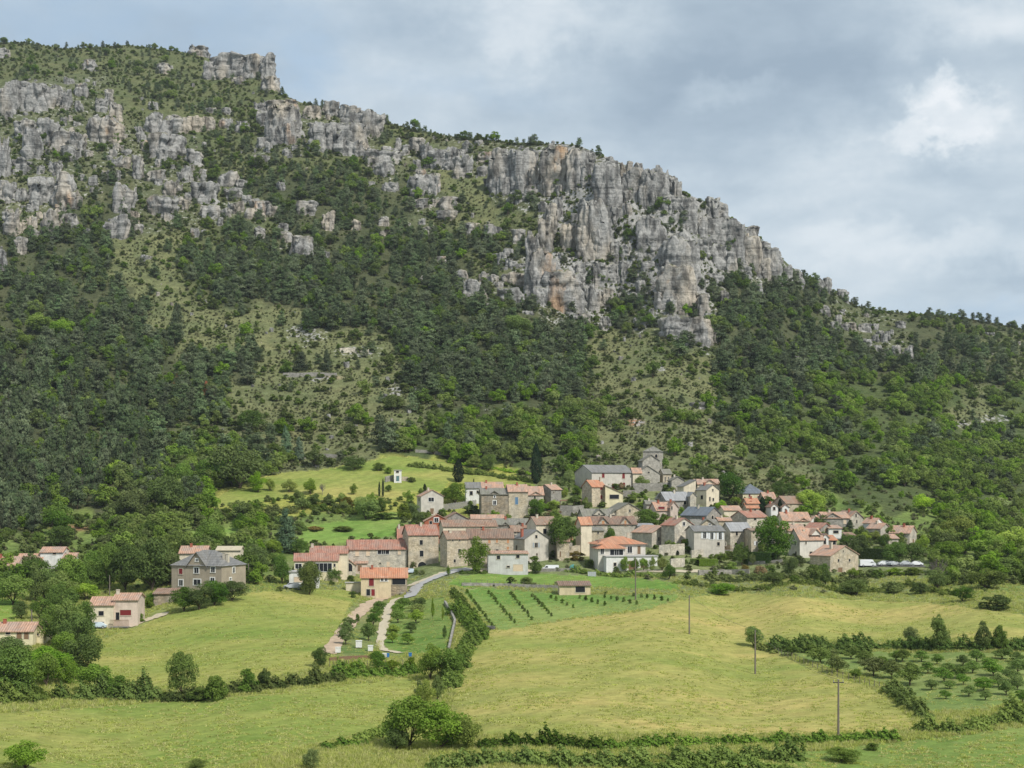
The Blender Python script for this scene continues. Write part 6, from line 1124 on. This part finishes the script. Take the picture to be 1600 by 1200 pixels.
hedge([(1206,1010),(1250,1012),(1300,1012),(1350,1012),(1400,1012),(1450,1014),(1510,1014),(1560,1014),(1620,1014)], 2.2, 3.4, 'long dark hedge along the top of the orchard', tint=(.7,.78,.75))
hedge([(1215,1016),(1260,1019),(1310,1021),(1360,1022)], 1.6, 2.2, 'greener shrub row inside the orchard, along the long dark hedge', tint=(.9,1,.85))
hedge([(1090,884),(1115,884)], 1.9, 2.0, 'bright green clipped box hedge in the lower garden', mat='leaf_bright', clip=True, size=.22, dens=1.6)
hedge([(1168,880),(1206,880)], 3.2, 2.2, 'tall dark clipped hedge right of the bushy garden tree', clip=True, size=.25, dens=1.6, tint=(.7,.95,.7))
hedge([(1342,872),(1385,874)], 3.0, 1.8, 'tall dark hedge behind the white van', clip=True, size=.25, dens=1.4, tint=(.5,.65,.55))
hedge([(1100,905),(1140,908),(1180,906),(1230,905),(1290,908),(1350,912)], 1.7, 3.0, 'garden bushes along the lower village edge', tint=(1.05,1.1,.95))
hedge([(1060,912),(1130,920),(1200,919),(1300,922),(1420,916),(1490,930)], 1.2, 2.6, 'bright green scrub between the lower gardens and the big meadow', tint=(1.35,1.45,.9), dens=.8)
hedge([(880,893),(930,897),(985,900),(1030,903)], 1.1, 2.2, 'low green bushes in front of the modern house and its pollarded planes', tint=(1.2,1.3,.9))
hedge([(720,897),(735,896),(760,896)], .9, 1.6, 'low bushes beside the road at the conical tree', tint=(.9,1,.85))
hedge([(640,728),(680,732),(720,738),(760,742),(800,748),(826,752)], 1.6, 2.6, 'scrub hedge along the top of the upper meadow', tint=(1.1,1.1,.95))
hedge([(700,722),(740,728),(790,736),(830,742)], 1.0, 1.8, 'row of lime green vines above the upper meadow', mat='leaf_bright', tint=(1.3,1.35,.9))
hedge([(300,800),(340,806),(400,806),(460,800)], 2.2, 4.0, 'scrub bank under the upper meadow, left part', tint=(1.1,1.1,1))
hedge([(410,812),(450,820),(470,830)], 2.4, 4.0, 'bushes beside the bluish conifer', tint=(.9,1,.9))
hedge([(470,792),(520,800),(560,802),(600,798)], 1.8, 3.0, 'scrub belt under the upper meadow, right part', tint=(1.1,1.05,.95))
hedge([(0,1098),(40,1092),(90,1088)], 2.6, 5.0, 'undergrowth at the lower left edge under the olive green tree', tint=(1.0,1,.9))
hedge([(505,1170),(535,1166),(568,1161)], 1.0, 2.0, 'low bushes at the bottom edge left of the big clump', tint=(1.0,1.1,.9))
hedge([(560,1160),(590,1150),(610,1140)], 1.0, 2.6, 'reedy tufts left of the big clump', tint=(1.2,1.2,1))
# ------------------------------------------------------------------ walls, fences, poles, vehicles and small things
def stone_wall(c, pts, h, label, mat='stone_grey', th=.45, cat='wall', name='stone_wall', drop=1.0):
    Q = [at(tx(c, x), ty(c, y)) for x, y in pts]; o = Q[0]; mb = MB()
    for a, b in zip(Q[:-1], Q[1:]):
        d = (b - a); d.z = 0; n = Vector((-d.y, d.x, 0)).normalized() * th / 2; m = max(1, int(d.length / 3)); 
        for i in range(m):
            p, q = a.lerp(b, i / m) - o, a.lerp(b, (i + 1) / m) - o; zp, zq = h * (1 + .06 * math.sin(i * 2.1)), h * (1 + .06 * math.sin((i + 1) * 2.1))
            z = lambda v, k: Vector((v.x, v.y, v.z + k))
            mb.poly([z(p - n, -drop), z(q - n, -drop), z(q - n, zq), z(p - n, zp)]); mb.poly([z(q + n, -drop), z(p + n, -drop), z(p + n, zp), z(q + n, zq)]); mb.poly([z(p - n, zp), z(q - n, zq), z(q + n, zq), z(p + n, zp)])
            if i == 0: mb.poly([z(p + n, -drop), z(p - n, -drop), z(p - n, zp), z(p + n, zp)])
            if i == m - 1: mb.poly([z(q - n, -drop), z(q + n, -drop), z(q + n, zq), z(q - n, zq)])
    x = mb.build(name, MAT[mat]); x.location = o; tag(x, label, cat); return x
stone_wall('B', [(690, 470), (760, 470), (900, 465), (1080, 460)], 3.0, 'high terrace wall of rough stone below the church', 'stone_grey')
stone_wall('B', [(605, 520), (700, 520), (770, 516)], 2.6, 'stone terrace wall between the yellow lean-to and the church', 'stone_grey')
stone_wall('B', [(80, 668), (180, 672), (275, 668)], 3.4, 'grey stone wall under the dark carport', 'stone_grey')
stone_wall('B', [(905, 1005), (1000, 1002), (1115, 996)], 3.2, 'pale rough terrace wall carrying the white parked car', 'stone_pale')
stone_wall('B', [(1000, 1102), (1080, 1098), (1115, 1095)], 2.4, 'lower stone wall beside the fifth pollarded plane', 'stone_pale')
stone_wall('B', [(125, 1025), (220, 1010), (300, 1000)], 3.2, 'cream stone wall right of the walnut trunk', 'stone_beige')
stone_wall('C', [(75, 1188), (250, 1186), (420, 1180), (605, 1178)], 1.3, 'grey garden wall along the lower gardens', 'stone_grey')
stone_wall('C', [(0, 1010), (110, 1000), (230, 1000)], 2.2, 'beige garden wall left of the bright clipped hedge', 'stone_pale')
stone_wall('C', [(600, 1080), (760, 1076), (950, 1060)], .9, 'low garden wall under the tall dark hedge', 'stone_grey')
stone_wall('K', [(905, 132), (1000, 133), (1150, 136), (1300, 142), (1470, 148)], .8, 'long low dry stone wall above the planted rows', 'stone_grey')
stone_wall('K', [(806, 238), (840, 290), (866, 350), (850, 420), (830, 515)], .8, 'curving dry stone wall at the right side of the garden', 'stone_grey')
stone_wall('K', [(130, 575), (250, 565), (390, 560)], .7, 'low board edge of the vegetable terrace', 'wood_brown', .2)
stone_wall('A', [(10, 392), (40, 384), (78, 378)], 2.0, 'left stone wing wall of the utility tower', 'stone_grey')
stone_wall('A', [(148, 380), (200, 384)], 1.6, 'right stone wing wall of the utility tower', 'stone_beige')
stone_wall('L', [(1310, 470), (1450, 468), (1560, 470)], 1.8, 'upper dry stone terrace wall on the dry slope', 'stone_grey')
stone_wall('L', [(1400, 850), (1480, 842), (1560, 846)], 1.4, 'ruined terrace wall above the upper meadow', 'stone_grey')
stone_wall('M', [(210, 360), (280, 358), (345, 364)], 2.4, 'pale terrace wall at the right edge of the dry slope', 'stone_pale')
stone_wall('M', [(560, 820), (640, 826), (720, 838)], 1.2, 'dry stone wall at the top of the upper meadow', 'stone_grey')
stone_wall('A', [(1240, 1140), (1460, 1135), (1600, 1136)], .9, 'low wall behind the white van', 'stone_grey')
def paling():
    root = bpy.data.objects.new('wooden_fence', None); C.objects.link(root); a, b = at(tx('A', 497), ty('A', 628)), at(tx('A', 768), ty('A', 590)); root.location = a; L = (b - a); n = 46; m = MB(); r_ = MB()
    for i in range(n):
        p = L * (i / (n - 1)); hh = 2.2 + .12 * math.sin(i * 1.9); m.box(p.x - .11, p.x + .11, p.y - .03, p.y + .03, p.z - .8, p.z + hh)
    m.build('boards', MAT['wood_grey'], root)
    for z in (.5, 1.7): r_.tube((0, .08, z), (L.x, L.y + .08, L.z + z), .05, .05, 4)
    r_.build('rail', MAT['wood_brown'], root); tag(root, 'tall weathered paling of upright grey boards right of the grey rendered house', 'fence')
paling()
def post_fence(c, pts, n, h, label):
    root = bpy.data.objects.new('post_fence', None); C.objects.link(root); Q = [at(tx(c, x), ty(c, y)) for x, y in pts]; root.location = Q[0]; seg = len(Q) - 1; P = []
    for i in range(n):
        t = i / (n - 1) * seg; k = min(int(t), seg - 1); p = Q[k].lerp(Q[k + 1], t - k); p.z = ground_z(p.x, p.y); p -= Q[0]; P.append(p)
        mb = MB(); mb.tube(p + Vector((0, 0, -.3)), p + Vector((random.uniform(-.06, .06), 0, h)), .06, .05, 5); mb.build('post', MAT['pole_wood'], root)
    w_ = MB()
    for z in (.45, .85):
        for p, q in zip(P[:-1], P[1:]): w_.tube(p + Vector((0, 0, h * z)), q + Vector((0, 0, h * z)), .012, .012, 3)
    w_.build('wire', MAT['metal_dark'], root); tag(root, label, 'fence')
post_fence('K', [(890, 124), (1080, 130), (1280, 138), (1450, 146)], 18, 1.3, 'wire fence on wooden posts above the planted rows')
post_fence('Q', [(340, 570), (420, 600), (520, 640), (640, 690), (780, 730), (900, 760)], 26, 1.2, 'wire fence on wooden posts along the left of the orchard')
post_fence('K', [(130, 612), (300, 606), (560, 600)], 16, 1.2, 'garden fence of thin posts below the vegetable terrace')
def pole(c, x, yt, yb, label, arms=1):
    p = at(tx(c, x), ty(c, yb)); h = (yb - yt) / CROPS[c][2] * p.y / F; root = bpy.data.objects.new('power_pole', None); C.objects.link(root); root.location = p
    mb = MB(); mb.tube((0, 0, -.6), (0, 0, h), .17, .11, 8); mb.build('shaft', MAT['pole_wood'], root)
    if arms:
        mb = MB(); mb.box(-.75, .75, -.06, .06, h - .45, h - .33); mb.build('crossarm', MAT['metal_dark'], root)
        for k in (-.65, 0, .65):
            mb = MB(); mb.tube((k, 0, h - .33), (k, 0, h - .05 + (k == 0) * .1), .06, .04, 6); mb.build('insulator', MAT['insulator'], root)
    tag(root, label, 'power pole'); return p + Vector((0, 0, h))
p1 = pole('P', 1310, 1062, 1151, 'nearest wooden power pole, at the bottom right of the big meadow'); p2 = pole('P', 1180, 984, 1053, 'wooden power pole in the big meadow below the round dark bush', 0); p3 = pole('P', 1077, 930, 991, 'wooden power pole at the upper edge of the big meadow', 0)
p4 = pole('P', 993, 872, 937, 'power pole between the big meadow and the pollarded planes', 0); p5 = pole('B', 398, 870, 1115, 'pole with crossarm at the left corner of the modern house'); p6 = pole('G', 685, 315, 440, 'thin pole behind the cream house with the pale blue car', 0); p7 = pole('G', 1360, 190, 400, 'pole in front of the villa', 0); pole('G', 1553, 240, 350, 'pole right of the villa', 0); pole('G', 198, 530, 690, 'thin pole before the long low cream house', 0)
def wire(a, b, sag, label):
    mb = MB(); L = [a.lerp(b, i / 14) - Vector((0, 0, sag * 4 * (i / 14) * (1 - i / 14))) for i in range(15)]
    for p, q in zip(L[:-1], L[1:]): mb.tube(p - a, q - a, .026, .026, 3)
    o = mb.build('power_line', MAT['metal_dark']); o.location = a; tag(o, label, 'cable')
wire(p1, p2, 1.2, 'sagging cable between the two nearest power poles'); wire(p2, p3, .9, 'sagging cable from the middle power pole to the upper edge of the big meadow'); wire(p3, p4, .9, 'sagging cable from the meadow edge up towards the pollarded planes')
def vehicle(c, x0, x1, yt, yb, label, paint='paint_white', van=False, flip=False, yaw=0, name='parked_car', cat='car'):
    xm = (x0 + x1) / 2; p = at(tx(c, xm), ty(c, yb)); s = p.y / F / CROPS[c][2]; Lh = (x1 - x0) * s / max(.5, math.cos(math.radians(yaw))); h = (yb - yt) * s; wd = 1.75
    if not van: Lh = max(Lh, 3.7); h = min(max(h, 1.4), 1.65)
    prof = [(-.5, .22), (-.5, .55), (-.42, .60), (-.22, .95), (-.10, 1.0), (.22, 1.0), (.36, .66), (.5, .58), (.5, .22)] if not van else [(-.5, .16), (-.5, .95), (-.47, 1.0), (.24, 1.0), (.30, .96), (.40, .60), (.5, .50), (.5, .16)]
    gl = [(-.385, .62), (-.21, .91), (.20, .93), (.31, .63)] if not van else [(.16, .60), (.17, .88), (.27, .88), (.36, .60)]
    f = -1 if flip else 1; root = bpy.data.objects.new(name, None); C.objects.link(root); root.location = p; root.rotation_euler = (0, 0, math.radians(yaw))
    sec = [(f * a * Lh, b * h) for a, b in prof]; mb = MB(); n = len(sec)
    inn = [(a, b) for a, b in sec]; tum = [(.0 if b < .62 * h else .14) for a, b in sec]
    Fv = [(a, -wd / 2 + t, b) for (a, b), t in zip(sec, tum)]; Bv = [(a, wd / 2 - t, b) for (a, b), t in zip(sec, tum)]
    mb.poly(Fv); mb.poly(Bv[::-1])
    for i in range(n): j = (i + 1) % n; mb.poly([Fv[i], Bv[i], Bv[j], Fv[j]])
    body = mb.build('body', MAT[paint], root); g_ = MB()
    for sg in (-1, 1):
        q = [(f * a * Lh, sg * (wd / 2 - (.0 if b < .62 else .14) + .012), b * h) for a, b in gl]; g_.poly(q); g_.poly([(a, b - sg * .03, z) for a, b, z in q][::-1])
    fi = (6, 5) if not van else (5, 4); a1, a0 = sec[fi[0]], sec[fi[1]]
    g_.poly([(a1[0] + f * .02, -wd * .38, a1[1] + .02), (a1[0] + f * .02, wd * .38, a1[1] + .02), (a0[0] + f * .02, wd * .36, a0[1] - .03), (a0[0] + f * .02, -wd * .36, a0[1] - .03)])
    g_.build('windows', MAT['glass_and_shade'], root)
    for k in (-.31, .31):
        for sg in (-1, 1):
            m = MB(); m.tube((k * Lh, sg * (wd / 2 - .2), .31), (k * Lh, sg * (wd / 2 + .02), .31), .31, .31, 12); wh = m.build('wheel', MAT['rubber'], root); m = MB(); m.tube((k * Lh, sg * (wd / 2 + .0), .31), (k * Lh, sg * (wd / 2 + .03), .31), .18, .18, 10); m.build('rim', MAT['paint_silver'], wh)
    tag(root, label, cat)
def box_truck():
    x0, x1, yt, yb = 865, 990, 1050, 1134; p = at(tx('A', 927), ty('A', yb)); s = p.y / F / CROPS['A'][2]; L = (x1 - x0) * s; h = (yb - yt) * s; root = bpy.data.objects.new('box_truck', None); C.objects.link(root); root.location = p - Vector((0, 1.5, 0))
    mb = MB(); mb.box(-L/2, L * .22, -1.1, 1.1, .7, h); mb.build('cargo_box', MAT['paint_blue'], root); mb = MB(); mb.prism([(L*.23, .45), (L*.5, .45), (L*.5, 1.2), (L*.42, h * .78), (L*.23, h * .8)], 'y', -1.0, 1.0); cb = mb.build('cab', MAT['paint_white'], root)
    mb = MB(); mb.box(L*.30, L*.42, -1.02, 1.02, 1.3, h * .70); mb.build('windows', MAT['glass_and_shade'], cb); mb = MB(); mb.box(-L*.48, L*.45, -.5, .5, .45, .698); mb.build('chassis', MAT['metal_dark'], root)
    for k in (-.3, .34):
        for sg in (-1, 1): m = MB(); m.tube((k * L, sg * .75, .42), (k * L, sg * 1.05, .42), .42, .42, 12); m.build('wheel', MAT['rubber'], root)
    tag(root, 'pale blue white box truck parked before the low white garage', 'truck')
box_truck()
vehicle('A', 1320, 1456, 1082, 1130, 'small white van on the grass right of the low white garage', van=True, flip=True, name='parked_van', cat='van')
vehicle('E', 688, 852, 828, 902, 'tall white delivery van beside the detached stone house', van=True, name='parked_van', cat='van')
vehicle('E', 880, 1018, 850, 890, 'first white car under the dark trees, next to the delivery van', 'paint_white'); vehicle('E', 1000, 1075, 858, 892, 'second car under the dark trees, mostly behind the first', 'paint_silver', yaw=35); vehicle('E', 1115, 1210, 860, 890, 'third car under the dark trees, silver', 'paint_silver'); vehicle('E', 1220, 1335, 862, 893, 'last white car at the right end of the parking lane', 'paint_white')
vehicle('F', 128, 285, 690, 748, 'silver car in front of the white basement storey', 'paint_silver', flip=True); vehicle('G', 580, 655, 612, 646, 'pale blue car in front of the cream house with one dark window', 'paint_blue', flip=True); vehicle('B', 1035, 1100, 895, 925, 'white car parked on the stone terrace below the red door', 'paint_white', flip=True); vehicle('B', 497, 607, 1098, 1136, 'dark car at the foot of the modern house', 'paint_dark', flip=True); vehicle('A', 196, 246, 1115, 1152, 'pale blue car half hidden left of the tower house', 'paint_blue', flip=True)
def small_box(c, x, yb, w_, h_, mat, label, name, cat, lid=None):
    p = at(tx(c, x), ty(c, yb)); s = p.y / F / CROPS[c][2]; W, Hh = w_ * s, h_ * s; root = bpy.data.objects.new(name, None); C.objects.link(root); root.location = p
    mb = MB(); mb.box(-W/2, W/2, -W*.4, W*.4, .18, Hh); mb.build('body', MAT[mat], root); mb = MB(); mb.box(-W*.56, W*.56, -W*.46, W*.46, Hh, Hh + .1); mb.build('lid', MAT[lid or 'frame_white'], root)
    for a in (-1, 1):
        for b in (-1, 1): mb = MB(); mb.box(a*W*.38 - .05, a*W*.38 + .05, b*W*.3 - .05, b*W*.3 + .05, -.3, .18); mb.build('leg', MAT['wood_brown'], root)
    tag(root, label, cat)
small_box('K', 181, 528, 30, 34, 'frame_white', 'white beehive at the left below the dark fruit trees', 'beehive', 'beehive'); small_box('K', 303, 498, 34, 42, 'frame_white', 'white beehive between the two fruit tree rows', 'beehive', 'beehive'); small_box('K', 371, 518, 28, 34, 'frame_white', 'white beehive beside the lowest dark fruit tree', 'beehive', 'beehive'); small_box('K', 453, 556, 22, 26, 'frame_white', 'white box at the bend of the dirt path', 'garden_box', 'box'); small_box('K', 474, 556, 14, 26, 'plastic_blue', 'blue container beside the white box at the dirt path', 'garden_box', 'box', 'plastic_blue'); small_box('K', 604, 552, 18, 24, 'plastic_blue', 'blue water container right on the vegetable terrace', 'garden_box', 'box', 'plastic_blue'); small_box('K', 1492, 182, 22, 44, 'frame_white', 'white cabinet at the left of the brown roofed field shed', 'cabinet', 'cabinet'); small_box('K', 1522, 184, 26, 26, 'paint_silver', 'pale bin beside the brown roofed field shed', 'bin', 'bin')
# green tarpaulin tent and polytunnel frame by the houses, rubble, carport, bench like troughs
def tent():
    p = at(tx('B', 190), ty('B', 1120)); s = p.y / F / CROPS['B'][2]; w_, h = 78 * s, 45 * s; mb = MB(); mb.prism([(-w_/2, 0), (w_/2, 0), (w_*.3, h*.7), (0, h), (-w_*.3, h*.72)], 'y', -1.4, 1.4); o = mb.build('tent', MAT['tent_green']); o.location = p; tag(o, 'green tarpaulin tent left of the modern house', 'tent')
    p = at(tx('B', 345), ty('B', 1172)); w_, h = 66 * s, 36 * s; root = bpy.data.objects.new('cold_frame', None); C.objects.link(root); root.location = p; mb = MB(); mb.box(-w_/2, w_/2, -.8, .8, -.2, h*.9); mb.build('body', MAT['paint_silver'], root); mb = MB()
    for k in range(5): x = -w_/2 + w_ * k / 4; mb.box(x - .04, x + .04, -.86, -.802, 0, h)
    mb.build('posts_row', MAT['wood_grey'], root); tag(root, 'grey slatted frame box in the grass below the green tent', 'cold frame')
tent()
def carport():
    p = at(tx('B', 170), ty('B', 612)); s = p.y / F / CROPS['B'][2]; w_ = 182 * s; h = 62 * s; root = bpy.data.objects.new('carport', None); C.objects.link(root); root.location = p
    mb = MB(); mb.prism([(-.4, h + .2), (4.6, h + .55), (4.6, h + .35), (-.4, h)], 'x', -w_/2, w_/2); mb.build('roof', MAT['wood_brown'], root)
    for x in (-.48, -.16, .16, .48):
        for y in (0, 4.2): mb = MB(); mb.tube((x * w_, y, -1.5), (x * w_, y, h), .09, .09, 6); mb.build('post', MAT['wood_brown'], root)
    tag(root, 'open dark roofed carport on posts left of the orange roofed stone house', 'carport')
carport()
def boulders(c, spots, label, grp):
    for i, (x, y, w_) in enumerate(spots):
        p = at(tx(c, x), ty(c, y)); s = p.y / F / CROPS[c][2]; W = w_ * s; V, f = rock_mesh(W, W * .8, W * .6, 5000 + i, False); V[:, 2] = np.maximum(V[:, 2], -.3)
        o = link('boulder', raw_mesh('boulder', V, f, MAT['limestone']), None, p); tag(o, label, 'boulder', grp)
boulders('F', [(770,806,26),(800,812,30),(835,816,34),(905,806,26),(940,806,30),(985,804,30),(1020,790,36),(1060,796,34),(1110,792,40),(1160,790,34),(1185,782,30)], 'pale boulder in the rubble at the foot of the ochre house', 'boulders at the foot of the ochre house')
boulders('K', [(1030,372,40),(1055,385,44),(1085,388,36)], 'reddish boulder in the heap at the foot of the planted rows', 'heap at the planted rows')
def balcony(c, x0, x1, yt, yb, label, mat='wood_brown', foot=None):
    a, b = at(tx(c, x0), ty(c, foot or yb)), at(tx(c, x1), ty(c, foot or yb)); s = a.y / F; z1, z0 = (HY - ty(c, yt)) * s - a.z, (HY - ty(c, yb)) * s - a.z; L = b.x - a.x; root = bpy.data.objects.new('balcony', None); C.objects.link(root); root.location = (a.x, a.y - 2.6, a.z)
    mb = MB(); mb.box(0, L, 0, 1.6, z0 - .16, z0); mb.build('deck', MAT['wood_grey'], root); mb = MB(); n = max(6, int(L / .22))
    for i in range(n + 1): x = L * i / n; mb.box(x - .035, x + .035, 0, .06, z0, z1 - .08)
    mb.box(0, L, -.02, .09, z1 - .08, z1); mb.build('railing', MAT[mat], root)
    for x in (.1, L - .1): mb = MB(); mb.box(x - .07, x + .07, .05, .2, -1, z0 - .16); mb.build('post', MAT[mat], root)
    tag(root, label, 'balcony')
balcony('C', 250, 408, 880, 925, 'timber balcony with upright rails on the white shuttered house', foot=975)
balcony('G', 708, 812, 588, 630, 'wooden veranda railing in front of the red veranda', foot=640)
balcony('F', 1022, 1140, 690, 722, 'wooden railing of the open porch of the ochre house', foot=768)

# ------------------------------------------------------------------ standing grass of the meadows and rough banks
def grass():
    MM = []
    for q in range(3):
        rng = np.random.default_rng(900 + q); V = []; f = []
        for k in range(22):
            a = rng.uniform(0, 6.28); r = rng.uniform(0, .42); b = np.array([math.cos(a) * r, math.sin(a) * r, -.1]); ln = rng.normal(size=2) * .16; h = rng.uniform(.5, 1.0); t = rng.uniform(0, 6.28); w_ = .045
            i = len(V); V += [b + [math.cos(t) * w_, math.sin(t) * w_, 0], b - [math.cos(t) * w_, math.sin(t) * w_, 0], b + [ln[0], ln[1], h]]; f.append((i, i + 1, i + 2))
        MM.append(raw_mesh('grass_tuft', np.array(V), np.array(f), MAT['leaf_grass'], tint=rng.random(len(f))))
    n = 90000; x = RNG.uniform(-40, 1640, n); y = RNG.uniform(900, 1215, n); mid = meadow_id(x, y); d = depth(x, y)
    near = near_road(x, y)
    k = ((noise2(x / 40, y / 12, 201, 3) + RNG.uniform(-1.2, .4, n) > 0) | (mid < 0)) & (near > 5.5); x, y, d, mid = x[k], y[k], d[k], mid[k]
    P = np.array([at(a, b, c) for a, b, c in zip(x, y, d)]); h = np.where(mid < 0, RNG.uniform(.35, .8, len(x)), RNG.uniform(.15, .34, len(x))) * np.where(np.isin(mid, (3, 7, 8, 11)), .6, 1); w_ = RNG.uniform(.8, 1.6, len(x))
    scatter('meadow_grass', MM, P, np.stack([w_, w_, h], 1), RNG.uniform(0, 6.28, len(x)), RNG.integers(0, 3, len(x)))
grass()
# ------------------------------------------------------------------ sky, sun and camera
SUN_EL, SUN_AZ = math.radians(47), math.radians(140)      # azimuth from +Y (away from the camera) clockwise
w = bpy.data.worlds.new('World'); S.world = w; w.use_nodes = True
g = N(w.node_tree); t = w.node_tree; bg = t.nodes['Background']
sky = g.n('ShaderNodeTexSky', _sky_type='NISHITA', _sun_disc=False, _sun_elevation=SUN_EL, _sun_rotation=SUN_AZ)
co = g.n('ShaderNodeTexCoord').outputs['Generated']
sp = g.n('ShaderNodeSeparateXYZ', Vector=co); dx, dy, dz = sp.outputs
c1 = g.map(co, (1.0, 1.0, 1.9), (3.1, .4, 1.7))
big = g.noise(c1, 4.2, 9, .56, .25); band = g.noise(g.map(co, (.9, .9, 3.2), (1.3, 2.2, .2)), 6.0, 8, .56, .3); fine = g.noise(c1, 15.0, 9, .62, .2)
wx = g.math('MULTIPLY', g.math('SUBTRACT', g.noise(g.map(co, (1, 1, 1.3), (7.0, 2.0, 5.0)), 16.0, 8, .62), .5), .11); wz = g.math('MULTIPLY', g.math('SUBTRACT', g.noise(g.map(co, (1, 1, 1.3), (2.0, 9.0, 1.0)), 16.0, 8, .62), .5), .09)
def puff(px, py, rx, ry, amp, hard=1.0):
    """a brighter or darker patch of cloud round a direction of the sky"""
    ux, uz = (px - CX) / F, (HY - py) / F; l = math.sqrt(1 + ux * ux + uz * uz)
    ddx = g.math('MULTIPLY', g.math('SUBTRACT', g.math('ADD', dx, wx), ux / l), F / rx); ddz = g.math('MULTIPLY', g.math('SUBTRACT', g.math('ADD', dz, wz), uz / l), F / ry)
    r2 = g.math('POWER', g.math('ADD', g.math('MULTIPLY', ddx, ddx), g.math('MULTIPLY', ddz, ddz)), hard)
    return g.math('MULTIPLY', g.math('POWER', 2.718, g.math('MULTIPLY', r2, -1.0)), amp)
dens = g.math('ADD', g.math('MULTIPLY', big, .46), g.math('ADD', g.math('MULTIPLY', band, .36), g.math('MULTIPLY', fine, .20)))
for q in [(1495,186,62,34,.16,2.2),(1415,217,48,24,.14,2.2),(1462,152,40,26,.14,2.2),(1560,200,60,50,.06,1),(1140,150,70,28,.11,1.4),(870,30,140,45,.13,1),(800,60,110,40,.06,1),(1560,30,120,40,.12,1),(1480,265,120,30,-.08,1),(1350,250,150,60,.08,1),(1340,380,260,45,.10,1),(1150,250,220,40,.04,1),(1200,90,180,40,-.05,1),(1370,110,110,40,-.06,1),(760,175,200,40,-.03,1),(560,130,80,40,.05,1),(680,40,80,50,-.05,1),(1450,330,200,24,-.06,1),(1570,430,80,26,-.08,1)]:
    dens = g.math('ADD', dens, puff(*q))
cl = g.ramp(dens, (.36, (.30,.38,.465)), (.46, (.385,.47,.55)), (.55, (.505,.585,.65)), (.64, (.64,.70,.745)), (.78, (.80,.83,.855)))
blue = g.math('ADD', puff(150, 20, 330, 60, .75), g.math('ADD', puff(470, 110, 60, 70, .8), g.math('ADD', puff(700, 140, 160, 26, .3), puff(1580, 490, 140, 30, .6))), True)
cl = g.mix(g.math('MULTIPLY', blue, g.ramp(fine, (.3, 1.0), (.75, .5))), cl, (.37,.505,.66))
nish = g.mix(1, sky.outputs[0], (.10, .10, .10), 'MULTIPLY')
colr = g.mix(.92, nish, cl)
t.links.new(colr, bg.inputs['Color']); bg.inputs['Strength'].default_value = 1.0
l = bpy.data.lights.new('sun', 'SUN'); l.energy = 3.7; l.angle = math.radians(5); l.color = (1.0, .96, .89)
so = bpy.data.objects.new('sun', l); C.objects.link(so)
sd = Vector((math.sin(SUN_AZ) * math.cos(SUN_EL), math.cos(SUN_AZ) * math.cos(SUN_EL), math.sin(SUN_EL)))
so.rotation_euler = sd.to_track_quat('Z', 'Y').to_euler(); so.location = (200, -50, 300)
cam = bpy.data.cameras.new('camera'); cam.sensor_width = 36; cam.lens = 36 * F / 1600; cam.shift_y = (HY - 600) / 1600; cam.clip_end = 9000; cam.clip_start = 1
co_ = bpy.data.objects.new('camera', cam); C.objects.link(co_); co_.rotation_euler = (math.pi / 2, 0, 0); S.camera = co_
S.view_settings.view_transform = 'Standard'; S.view_settings.look = 'None'; S.view_settings.exposure = .22; S.view_settings.gamma = 1
# thin summer haze between the camera and the mountain
hm = bpy.data.materials.new('haze'); hm.use_nodes = True; hn = hm.node_tree; hn.nodes.remove(hn.nodes['Principled BSDF'])
pv = hn.nodes.new('ShaderNodeVolumePrincipled'); pv.inputs['Color'].default_value = (.86, .93, 1.0, 1); pv.inputs['Density'].default_value = .00005; pv.inputs['Anisotropy'].default_value = .2
hn.links.new(pv.outputs[0], hn.nodes['Material Output'].inputs['Volume'])
mb = MB(); mb.box(-2600, 2600, -300, 3200, -420, 520); tag(mb.build('haze', hm), kind='stuff')
S.cycles.max_bounces = 6; S.cycles.diffuse_bounces = 3; S.cycles.transparent_max_bounces = 8; S.cycles.use_denoising = False if False else S.cycles.use_denoising
